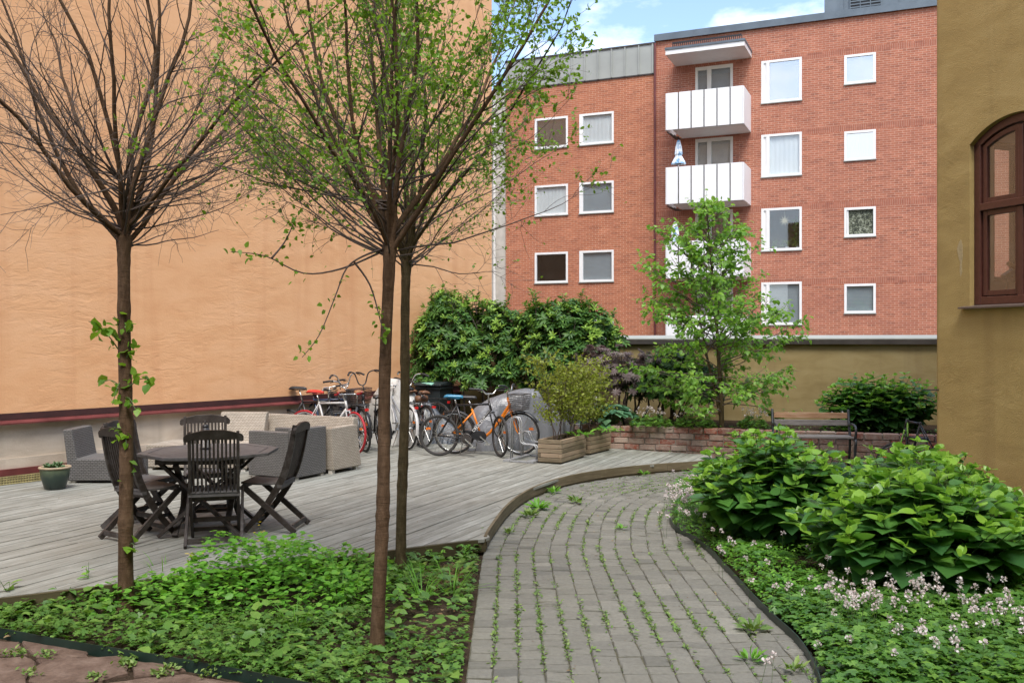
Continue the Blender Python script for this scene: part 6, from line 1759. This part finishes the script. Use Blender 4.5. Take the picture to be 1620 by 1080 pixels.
# hosta clump
hp = at(966, 665, 15.75); rg = np.random.default_rng(8)
t = thing('hosta', (hp.x, hp.y, SOILZ), 0, 'broad blue green hosta clump behind the farther planter box', 'plant'); pos, ax, ln = [], [], []
for k in range(90):
    a = rg.random() * 6.28; rr = rg.random() ** .6; h = .40 * (1 - .75 * rr ** 2); q = np.array([math.cos(a) * .46 * rr, math.sin(a) * .34 * rr, h]); pos.append(q); ax.append([math.cos(a), math.sin(a), .05 - .45 * rr]); ln.append((np.array([[0, 0, 0], q * .55 + [0, 0, .1], q]), np.array([.006, .005, .004])))
tubes('stems', ln, M['stem'], t, n=4); leaves('foliage', pos, ax, np.tile([0, 0, 1.], (90, 1)) + rg.normal(size=(90, 3)) * .12, .15 + .07 * rg.random(90), 'heart', M['hosta'], t, width=.95)

# ---------------------------------------------------- ground cover and flowers
def in_poly(x, y, poly):
    c = np.zeros(len(x), bool); n = len(poly)
    for i in range(n):
        x0, y0 = poly[i][:2]; x1, y1 = poly[(i + 1) % n][:2]
        if y0 == y1: continue
        k = ((y0 > y) != (y1 > y)) & (x < (x1 - x0) * (y - y0) / (y1 - y0) + x0); c ^= k
    return c
def vnoise(x, y, s, seed=0):
    rg = np.random.default_rng(seed); v = np.zeros(len(x))
    for k in range(5):
        a = rg.random() * 6.28; f = s * (.6 + 1.5 * rg.random()); v += np.sin((x * math.cos(a) + y * math.sin(a)) * f + rg.random() * 6.28)
    return v / 5
def scatter(n, poly):
    xs = [p[0] for p in poly]; ys = [p[1] for p in poly]; x = R.uniform(min(xs), max(xs), n); y = R.uniform(min(ys), max(ys), n); k = in_poly(x, y, poly); return x[k], y[k]
def cover_leaves(name, label, cat, x, y, h, size, kind, mat, tone, el=(-.25, .55), width=1.0):
    n = len(x); a = R.random(n) * 6.28; e = el[0] + (el[1] - el[0]) * R.random(n)
    v = np.stack([np.cos(a) * np.cos(e), np.sin(a) * np.cos(e), np.sin(e)], 1)
    o = leaves(name, np.stack([x, y, h], 1), v, np.tile([0, 0, 1.], (n, 1)) + R.normal(size=(n, 3)) * .25, size, kind, M[mat], None, tone=np.clip(tone, 0, 1), width=width)
    return tag(o, label, cat, kind='stuff')
R = np.random.default_rng(101)
LBED = [(FRONT_L - fd * 1.0).to_tuple()[:2], FRONT_R.to_tuple()[:2], (-.285, 10.2), (-.285, 7.0), (-.285, 4.8), (EG1 + ed * 1.0).to_tuple()[:2], EG0.to_tuple()[:2], (EG0 - ed * .9).to_tuple()[:2]]
MC = G(415, 935)
mound = lambda x, y: np.exp(-(((x - MC[0]) / (1.0 + .2 * np.sin(y * 5))) ** 2 + ((y - MC[1]) / .74) ** 2) ** 1.5)
x, y = scatter(52000, LBED); md = mound(x, y); nz_ = vnoise(x, y, 6, 3)
bare = np.exp(-(((x + .62) / .32) ** 2 + ((y - 6.6) / .6) ** 2)) * .9 + np.exp(-(((x + .62) / .25) ** 2 + ((y - 8.2) / .5) ** 2)) * .8
k = R.random(len(x)) < np.clip(.62 + .55 * nz_ - bare - md * .7, .04, 1)
x, y = x[k], y[k]; nz_ = vnoise(x, y, 6, 3)
cover_leaves('ground_cover', 'low dark green ground cover leaves over the planted bed at left', 'ground cover', x, y, .02 + R.random(len(x)) ** 1.3 * np.clip(.08 + .09 * vnoise(x, y, 4, 9), .03, .2), .030 + .034 * R.random(len(x)), 'lobed', 'cover', .15 + .75 * R.random(len(x)) ** 1.4)
x, y = scatter(46000, LBED); md = mound(x, y); k = R.random(len(x)) < md * 1.2 * (.75 + .4 * vnoise(x, y, 7, 5)); x, y, md = x[k], y[k], md[k]
cover_leaves('bright_ground_cover', 'lush bright green herb patch in the middle of left bed', 'ground cover', x, y, .02 + (R.random(len(x)) ** .6) * .36 * md * (1 + .5 * vnoise(x, y, 9, 6)), .034 + .028 * R.random(len(x)), 'round', 'herb', .1 + .8 * R.random(len(x)), (-.3, .5), .9)
x, y = scatter(3600, LBED); k = R.random(len(x)) < .35 + .5 * vnoise(x, y, 4, 15); x, y = x[k], y[k]
cover_leaves('broad_ground_cover', 'larger broad leaves scattered through the left bed', 'ground cover', x, y, .05 + R.random(len(x)) * .10, .06 + .05 * R.random(len(x)), 'ovate', 'cover', .3 + .7 * R.random(len(x)), (-.2, .6), 1.25)
# wild plants standing up out of the bed
def weed_plant(label, px, py, h, n, seed, mat='herb', kind='ovate', lsz=.07, flower=None, z=0.0, name='wild_plant', group='wild plants in the bed'):
    rg = np.random.default_rng(seed); p = G(px, py, z); t = thing(name, (p[0], p[1], z), 0, label, 'plant', group); ln, pos, ax = [], [], []
    for s in range(max(2, n // 8)):
        a = rg.random() * 6.28; e = np.array([math.cos(a) * h * .35, math.sin(a) * h * .35, h * (.7 + .4 * rg.random())]); q = np.array([[0, 0, 0], e * [.3, .3, .5], e]); ln.append((q, np.array([.004, .003, .002])))
        for j in range(8): w, d = sample(q, .15 + .85 * j / 8); pos.append(w); ax.append(off_axis(d, 1.1 + .4 * rg.random()))
    tubes('stems', ln, M['stem'], t, n=4); m_ = len(pos); leaves('foliage', pos, ax, np.tile([0, 0, 1.], (m_, 1)) + rg.normal(size=(m_, 3)) * .2, lsz * (.5 + .7 * rg.random(m_)), kind, M[mat], t)
    if flower:
        fp = np.concatenate([np.array([q[-1] + rg.normal(size=3) * .025 for q, _ in ln for _ in range(4)])]); f8 = np.repeat(fp, 5, 0); aa = np.tile(np.arange(5) * 1.257, len(fp)); v = np.stack([np.cos(aa), np.sin(aa), np.full(len(aa), .3)], 1)
        leaves('flowers', f8, v, np.tile([0, 0, 1.], (len(f8), 1)), .012, 'petal', M[flower], t)
    return t
for i, (px, py, h, n, mt, ld, lsz, lb, fl) in enumerate([(18, 962, .22, 18, 'cover', 'ovate', .085, 'broad leaved wild plant at the left end of bed', None), (100, 960, .16, 14, 'cover', 'ovate', .07, 'low wild plant between the left end of bed and the bare tree', None), (140, 945, .24, 16, 'herb', 'long', .08, 'upright wild plant just left of the bare tree trunk', None), (305, 925, .30, 24, 'herb', 'ovate', .07, 'wild plant with small yellow flowers at the deck edge, right of bare tree', 'yellow'), (432, 895, .32, 24, 'herb', 'ovate', .06, 'wild plant with yellow flowers at the deck edge, behind bright patch', 'yellow'), (240, 1028, .14, 16, 'cover', 'ovate', .08, 'broad leaved weed sprouting beside the green edging over the flagstones', None), (370, 1048, .14, 12, 'cover', 'ovate', .07, 'small weed beside the edging, nearer the path', None), (520, 905, .22, 22, 'herb', 'ovate', .06, 'leafy wild plant in front of deck, left of the two close trunks', None), (690, 905, .2, 22, 'herb', 'lobed', .06, 'leafy wild plant near the deck corner, right of the trunks', None), (735, 890, .16, 22, 'herb', 'lobed', .06, 'leafy wild plant filling the bed corner next to the path', None)]):
    weed_plant(lb, px, py, h, n, 200 + i, mt, ld, lsz, fl)
def grass_clump(label, px, py, n, L, seed, z=0.0, group='grass tufts in the bed'):
    rg = np.random.default_rng(seed); p = G(px, py, z); a = rg.random(n) * 6.28; e = .35 + .9 * rg.random(n)
    v = np.stack([np.cos(a) * np.cos(e), np.sin(a) * np.cos(e), np.sin(e)], 1)
    o = leaves('grass_tuft', np.stack([.04 * np.cos(a), .04 * np.sin(a), np.full(n, .0)], 1), v, np.tile([0, 0, 1.], (n, 1)), L * (.6 + .6 * rg.random(n)), 'blade', M['herb'], None, tone=.2 + .6 * rg.random(n), width=.16 / L); o.location = (p[0], p[1], z)
    return tag(o, label, 'grass', group)
grass_clump('long grass tuft in the bed in front of the two close trunks', 540, 950, 60, .34, 1); grass_clump('grass tuft at the lower front of bright green patch', 468, 1000, 30, .26, 2); grass_clump('grass tuft behind the bare tree trunk at the deck edge', 258, 925, 22, .32, 3); grass_clump('grass tuft at the deck edge above the bright patch', 415, 893, 30, .28, 4); grass_clump('grass tuft arching over the path edge from the bed', 715, 940, 22, .34, 5); grass_clump('grass tuft right of the farther of two close trunks', 668, 945, 40, .3, 6)
x, y = scatter(6000, [G(670, 905), G(728, 893), G(735, 915), G(690, 935)]); n = len(x[:420]); a = R.random(n) * 6.28
tag(leaves('dry_straw', np.stack([x[:n], y[:n], .01 + .03 * R.random(n)], 1), np.stack([np.cos(a), np.sin(a), R.normal(size=n) * .1], 1), np.tile([0, 0, 1.], (n, 1)), .16, 'blade', M['straw'], None, width=.5), 'patch of dry brown straw by the deck corner', 'straw', kind='stuff')

# fallen leaves and bits on beds, deck and paving
def litter(name, label, n, poly, z, size, seed):
    global R
    x, y = scatter(n, poly); m_ = len(x); a = R.random(m_) * 6.28
    o = leaves(name, np.stack([x, y, np.full(m_, z) + R.random(m_) * .006], 1), np.stack([np.cos(a), np.sin(a), R.normal(size=m_) * .12], 1), np.tile([0, 0, 1.], (m_, 1)) + R.normal(size=(m_, 3)) * .25, size * (.4 + .8 * R.random(m_)), 'ovate', M['litter'], None)
    tag(o, label, 'fallen leaves', kind='stuff')
M['litter'] = mat_leaf('dead_leaf', (.075, .042, .02), (.19, .115, .055), .8, .1, c=(.34, .26, .14))
litter('leaf_litter', 'brown dead leaves lying on the soil of left bed', 900, LBED, .006, .05, 1)
litter('leaf_litter', 'scattered small dry leaves and bits on the timber deck', 380, [p.to_tuple()[:2] for p in DECK_POLY], DZ + .004, .022, 2)
litter('leaf_litter', 'small dry bits scattered over the paved path', 420, [path_pt(s_, .02).to_tuple()[:2] for s_ in np.arange(2.2, 15, .5)] + [path_pt(s_, 2.0).to_tuple()[:2] for s_ in np.arange(15, 2.2, -.5)], .004, .02, 3)
# right-hand bed: geraniums
RB = [p.to_tuple()[:2] for p in catmull([v + Vector((.03, 0, 0)) for v in REDGE], 3)] + [(2.2, 12.6), (2.8, 12.6), (3.5, 12.2), (4.3, 11.6), (4.45, 10.2), (4.9, 9.0), (5.3, 7.6), (5.6, 4.2), (1.75, 4.2)]
def hgt(x, y): return np.clip(.12 + .05 * vnoise(x, y, 5, 12), .05, .24)
x, y = scatter(66000, RB); dist = np.min(np.stack([np.hypot(x - p.x, y - p.y) for p in resample(catmull(REDGE, 4), .15)]), axis=0)
near = y < 7.3
k = R.random(len(x)) < np.where(near, .95, np.where(dist < .55, .75, .2)) * np.clip(.85 + .35 * vnoise(x, y, 8, 4), .2, 1)
k &= ~((x > 4.0) & (y > 7.2)); x, y, dist = x[k], y[k], dist[k]; fine_ = (y > 6.7) & (y < 10.3) & (R.random(len(x)) < .75)
rise = np.clip(dist / .14, .35, 1)
xa, ya, ra = x[~fine_], y[~fine_], rise[~fine_]
cover_leaves('geranium_ground_cover', 'lobed geranium leaves carpeting the bed along the right of path', 'ground cover', xa, ya, .03 + hgt(xa, ya) * ra * (.55 + .6 * R.random(len(xa))), .050 + .030 * R.random(len(xa)), 'lobed', 'geran', .05 + .8 * R.random(len(xa)) ** 1.2, (-.3, .35), 1.15)
xb, yb, rb_ = x[fine_], y[fine_], rise[fine_]
xb = np.concatenate([xb, xb + R.normal(size=len(xb)) * .03]); yb = np.concatenate([yb, yb + R.normal(size=len(yb)) * .03]); rb_ = np.tile(rb_, 2)
cover_leaves('fine_ground_cover', 'fine bright green ground cover spilling at the path edge below the shrubs', 'ground cover', xb, yb, .02 + hgt(xb, yb) * rb_ * (.3 + .8 * R.random(len(xb))), .022 + .022 * R.random(len(xb)), 'ovate', 'herb', .1 + .85 * R.random(len(xb)), (-.3, .6))
# geranium flowers
fx, fy, fh = [], [], []
def fl_at(px, py, sx, sy, n, h):
    for _ in range(n):
        q = G(px + R.normal() * sx, py + R.normal() * sy, .16); fx.append(q[0]); fy.append(q[1]); fh.append(h + R.random() * .09)
fl_at(1350, 968, 32, 18, 32, .23); fl_at(1445, 962, 40, 15, 36, .23); fl_at(1570, 978, 45, 20, 36, .23); fl_at(1500, 1010, 70, 14, 14, .2); fl_at(1420, 1035, 110, 22, 8, .17)
fl_at(1082, 790, 16, 12, 70, .22); fl_at(1110, 805, 20, 12, 35, .22); fl_at(1170, 870, 40, 18, 14, .22); fl_at(1250, 930, 40, 20, 8, .2)
fx, fy, fh = map(np.array, (fx, fy, fh)); n = len(fx)
def flower_mesh(name, fx, fy, fh, label, parent=None, petals=18, size=.017):
    n = len(fx); c = np.stack([fx, fy, fh], 1); cc = np.repeat(c, petals, 0); d = rand_dirs(n * petals, .25)
    cc = cc + d * .010 + np.repeat(R.normal(size=(n, 3)) * .002, petals, 0)
    o = leaves(name, cc, d + R.normal(size=d.shape) * .5, rand_dirs(n * petals, .5), size * (.7 + .5 * R.random(n * petals)), 'petal', M['petal'], parent); 
    s = tubes('flower_stems', [(np.array([[a + R.normal() * .03, b + R.normal() * .03, max(0, h - .22)], [a, b, h]]), np.array([.0018, .0014])) for a, b, h in zip(fx, fy, fh)], M['stem'], o, n=3); s['kind'] = 'stuff'
    return o
tag(flower_mesh('geranium_flowers', fx, fy, fh, None), 'pale pink geranium flower heads above the leaves in the right bed', 'flowers', kind='stuff')
# clumps in the raised bed
for i, (px, w, lb) in enumerate([(1030, .34, 'white flowered geranium clump right of hosta in the raised bed'), (1100, .34, 'white flowered geranium clump just left of the small tree trunk'), (1192, .22, 'white flowered geranium clump left of bench in the raised bed'), (1325, .25, 'small flowering clump behind the bench back at its right end')]):
    p = at(px, 668, 15.35 - .0016 * (px - 1030)); t = thing('geranium_clump', (p.x, p.y, SOILZ), 0, lb, 'plant', 'flowering clumps in the raised bed'); n = 260; a, rr = R.random(n) * 6.28, np.sqrt(R.random(n)); h = .26 * (1 - .5 * rr ** 2) * (.4 + .7 * R.random(n))
    e = R.normal(size=n) * .3; v = np.stack([np.cos(a), np.sin(a), e], 1); leaves('foliage', np.stack([np.cos(a) * rr * w, np.sin(a) * rr * .25, h], 1), v, np.tile([0, 0, 1.], (n, 1)) + R.normal(size=(n, 3)) * .25, .07, 'lobed', M['geran'], t, tone=R.random(n))
    m_ = 26 if i < 3 else 8; flower_mesh('flowers', R.normal(size=m_) * w * .5, R.normal(size=m_) * .1 - .05, .24 + .14 * R.random(m_), None, t, 12, .018)
LB2 = [(pstart + PN * .24).to_tuple()[:2], (pstart + PD * plen + PN * .24).to_tuple()[:2], (pstart + PD * plen + PN * .7).to_tuple()[:2], (pstart + PN * .7).to_tuple()[:2]]
x, y = scatter(7000, LB2); k = R.random(len(x)) < .5 + .5 * vnoise(x, y, 4, 21); x, y = x[k], y[k]
cover_leaves('bed_ground_cover', 'mixed low green leaves along the top of the low brick wall', 'ground cover', x, y, SOILZ + .01 + R.random(len(x)) * .12, .03 + .03 * R.random(len(x)), 'ovate', 'geran', R.random(len(x)))
# weeds along the foot of the low wall
x, y = scatter(5000, [(PL_L - PN * .02).to_tuple()[:2], (PL_L + PD * 4.2 - PN * .02).to_tuple()[:2], (PL_L + PD * 4.2 - PN * .45).to_tuple()[:2], (PL_L + PD * .6 - PN * .06).to_tuple()[:2]]); k = R.random(len(x)) < .35 + .6 * vnoise(x, y, 5, 31); x, y = x[k], y[k]
cover_leaves('wall_foot_weeds', 'small weeds growing along the foot of the low brick wall', 'weeds', x, y, .02 + .10 * R.random(len(x)) ** 2 + DZ * .7, .03, 'ovate', 'weed', R.random(len(x)))

# weeds in the paving joints
jx, jy = [], []
for c, s, p in JOINTS:
    if p.y > 5.2: jx.append(p.x); jy.append(p.y)
jx, jy = np.array(jx), np.array(jy); den = np.clip(.22 + .8 * vnoise(jx, jy, 2.4, 71) + .5 * vnoise(jx, jy, 9, 75), .02, 1) * np.interp(jy, [5, 11, 14], [1, .8, .45])
cnt = R.poisson(den * 4.2); x = np.repeat(jx, cnt) + R.normal(size=cnt.sum()) * .010; y = np.repeat(jy, cnt) + R.normal(size=cnt.sum()) * .012; n = len(x)
clus = np.clip(vnoise(x, y, 22, 72), 0, 1)
cover_leaves('joint_weeds', 'tiny green weeds growing in the joints of the paved path', 'weeds', x + R.normal(size=n) * .014 * clus, y, .0 + .018 * R.random(n) * (.4 + clus * 1.3), .014 + .026 * R.random(n) * (.6 + clus), 'ovate', 'weed', R.random(n), (-.1, .9))
for i, (px, py, nn, sz, lb) in enumerate([(852, 806, 46, .12, 'leafy weed cluster on the paving beside the curved deck edge'), (838, 818, 34, .10, 'leafy weed just below the weed cluster at the curved deck edge'), (876, 780, 30, .09, 'bright weed tuft against the curved deck edge'), (912, 796, 26, .10, 'dandelion like weed on the paving right of the weed cluster'), (983, 838, 20, .06, 'small isolated weed in the middle of paved path'), (1192, 1000, 26, .09, 'weed tuft in a right hand paving joint near the edging'), (1188, 1048, 22, .08, 'weed tuft in a right hand paving joint close to the camera'), (1255, 1062, 22, .07, 'weed tuft at the lower right end of path'), (1020, 752, 18, .09, 'small bright weed at the foot of the far deck edge'), (805, 845, 22, .07, 'weed in the first joint right of the deck corner')]):
    rosette('path_weed', lb, 'weed', (*G(px, py), .002), nn, sz, 'long', 'weed' if i % 2 else 'herb', (.15, 1.2), group='weeds on the paved path', seed=300 + i, spread=.05, stemh=.015)
# sprouts between flagstones
fx_, fy_ = [], []
for px, py, n_ in [(28, 1035, 40), (75, 1038, 30), (200, 1052, 60), (205, 1040, 30), (150, 1072, 30), (250, 1066, 40), (270, 1056, 25), (50, 1065, 25), (5, 1035, 12), (330, 1068, 30)]:
    for _ in range(n_): q = G(px + R.normal() * 9, py + R.normal() * 3); fx_.append(q[0]); fy_.append(q[1])
n = len(fx_); cover_leaves('paving_weeds', 'sparse small weeds between the brown flagstones', 'weeds', np.array(fx_), np.array(fy_), .0 + .02 * R.random(n), .02 + .02 * R.random(n), 'ovate', 'weed', R.random(n), (.1, 1.0))

# pebbles by the ochre building
PB = [(4.0, 7.0), (5.6, 6.6), (5.5, 8.6), (5.1, 9.4), (4.75, 10.3), (4.35, 10.3), (4.0, 8.6)]
x, y = scatter(9000, PB); n = len(x); sz = .014 + .02 * R.random(n) ** 2
tv = np.array([(1, 0, 0), (-1, 0, 0), (0, 1, 0), (0, -1, 0), (0, 0, 1), (0, 0, -1), (.62, .62, .45), (-.62, .62, .45), (.62, -.62, .45), (-.62, -.62, .45)], float)
hull = [(4, 0, 6), (4, 6, 2), (4, 2, 7), (4, 7, 1), (4, 1, 9), (4, 9, 3), (4, 3, 8), (4, 8, 0), (0, 2, 6), (2, 1, 7), (1, 3, 9), (3, 0, 8), (0, 5, 2), (2, 5, 1), (1, 5, 3), (3, 5, 0)]
sc = np.stack([sz * (.7 + .6 * R.random(n)), sz * (.7 + .6 * R.random(n)), sz * (.45 + .3 * R.random(n))], 1); a = R.random(n) * 6.28
V = tv[None] * (1 + .12 * R.normal(size=(n, 10, 1))) * sc[:, None]; X = V[..., 0] * np.cos(a)[:, None] - V[..., 1] * np.sin(a)[:, None]; Y = V[..., 0] * np.sin(a)[:, None] + V[..., 1] * np.cos(a)[:, None]
V = np.stack([X + x[:, None], Y + y[:, None], V[..., 2] + .0 + .012 * R.random(n)[:, None]], -1)
fl = np.array(hull).ravel(); FF = (fl[None] + (np.arange(n) * 10)[:, None]).ravel()
def peb():
    t = NT('mixed_pebble'); c = t.ramp(t.attr('tone'), [(0, (.10, .085, .075)), (.35, (.27, .22, .19)), (.7, (.42, .36, .33)), (1, (.60, .57, .54))]); return t.set(c, .7, 0, .3)
o = np_mesh('pebbles', V.reshape(-1, 3), FF, np.full(n * 16, 3), peb(), None, {'tone': np.repeat(R.random(n), 10)}, smooth=True)
tag(o, 'pale grey and pink pebbles strewn along the foot of the ochre building', 'pebbles', kind='stuff')
m = MB(); rgp = np.random.default_rng(4)
for i, (px, py, s) in enumerate([(1612, 838, .07)]):
    p = G(px, py); t_ = np_mesh('stone', tv * np.array([s, s * .8, s * .7]), np.array(hull).ravel(), np.full(16, 3), peb(), None, {'tone': np.full(10, .8)}, smooth=True); t_.location = (p[0], p[1], .03); sb_ = t_.modifiers.new('s', 'SUBSURF'); sb_.levels = 2; sb_.render_levels = 2
    tag(t_, 'larger rounded pale stone beside the granite plinth', 'stone')
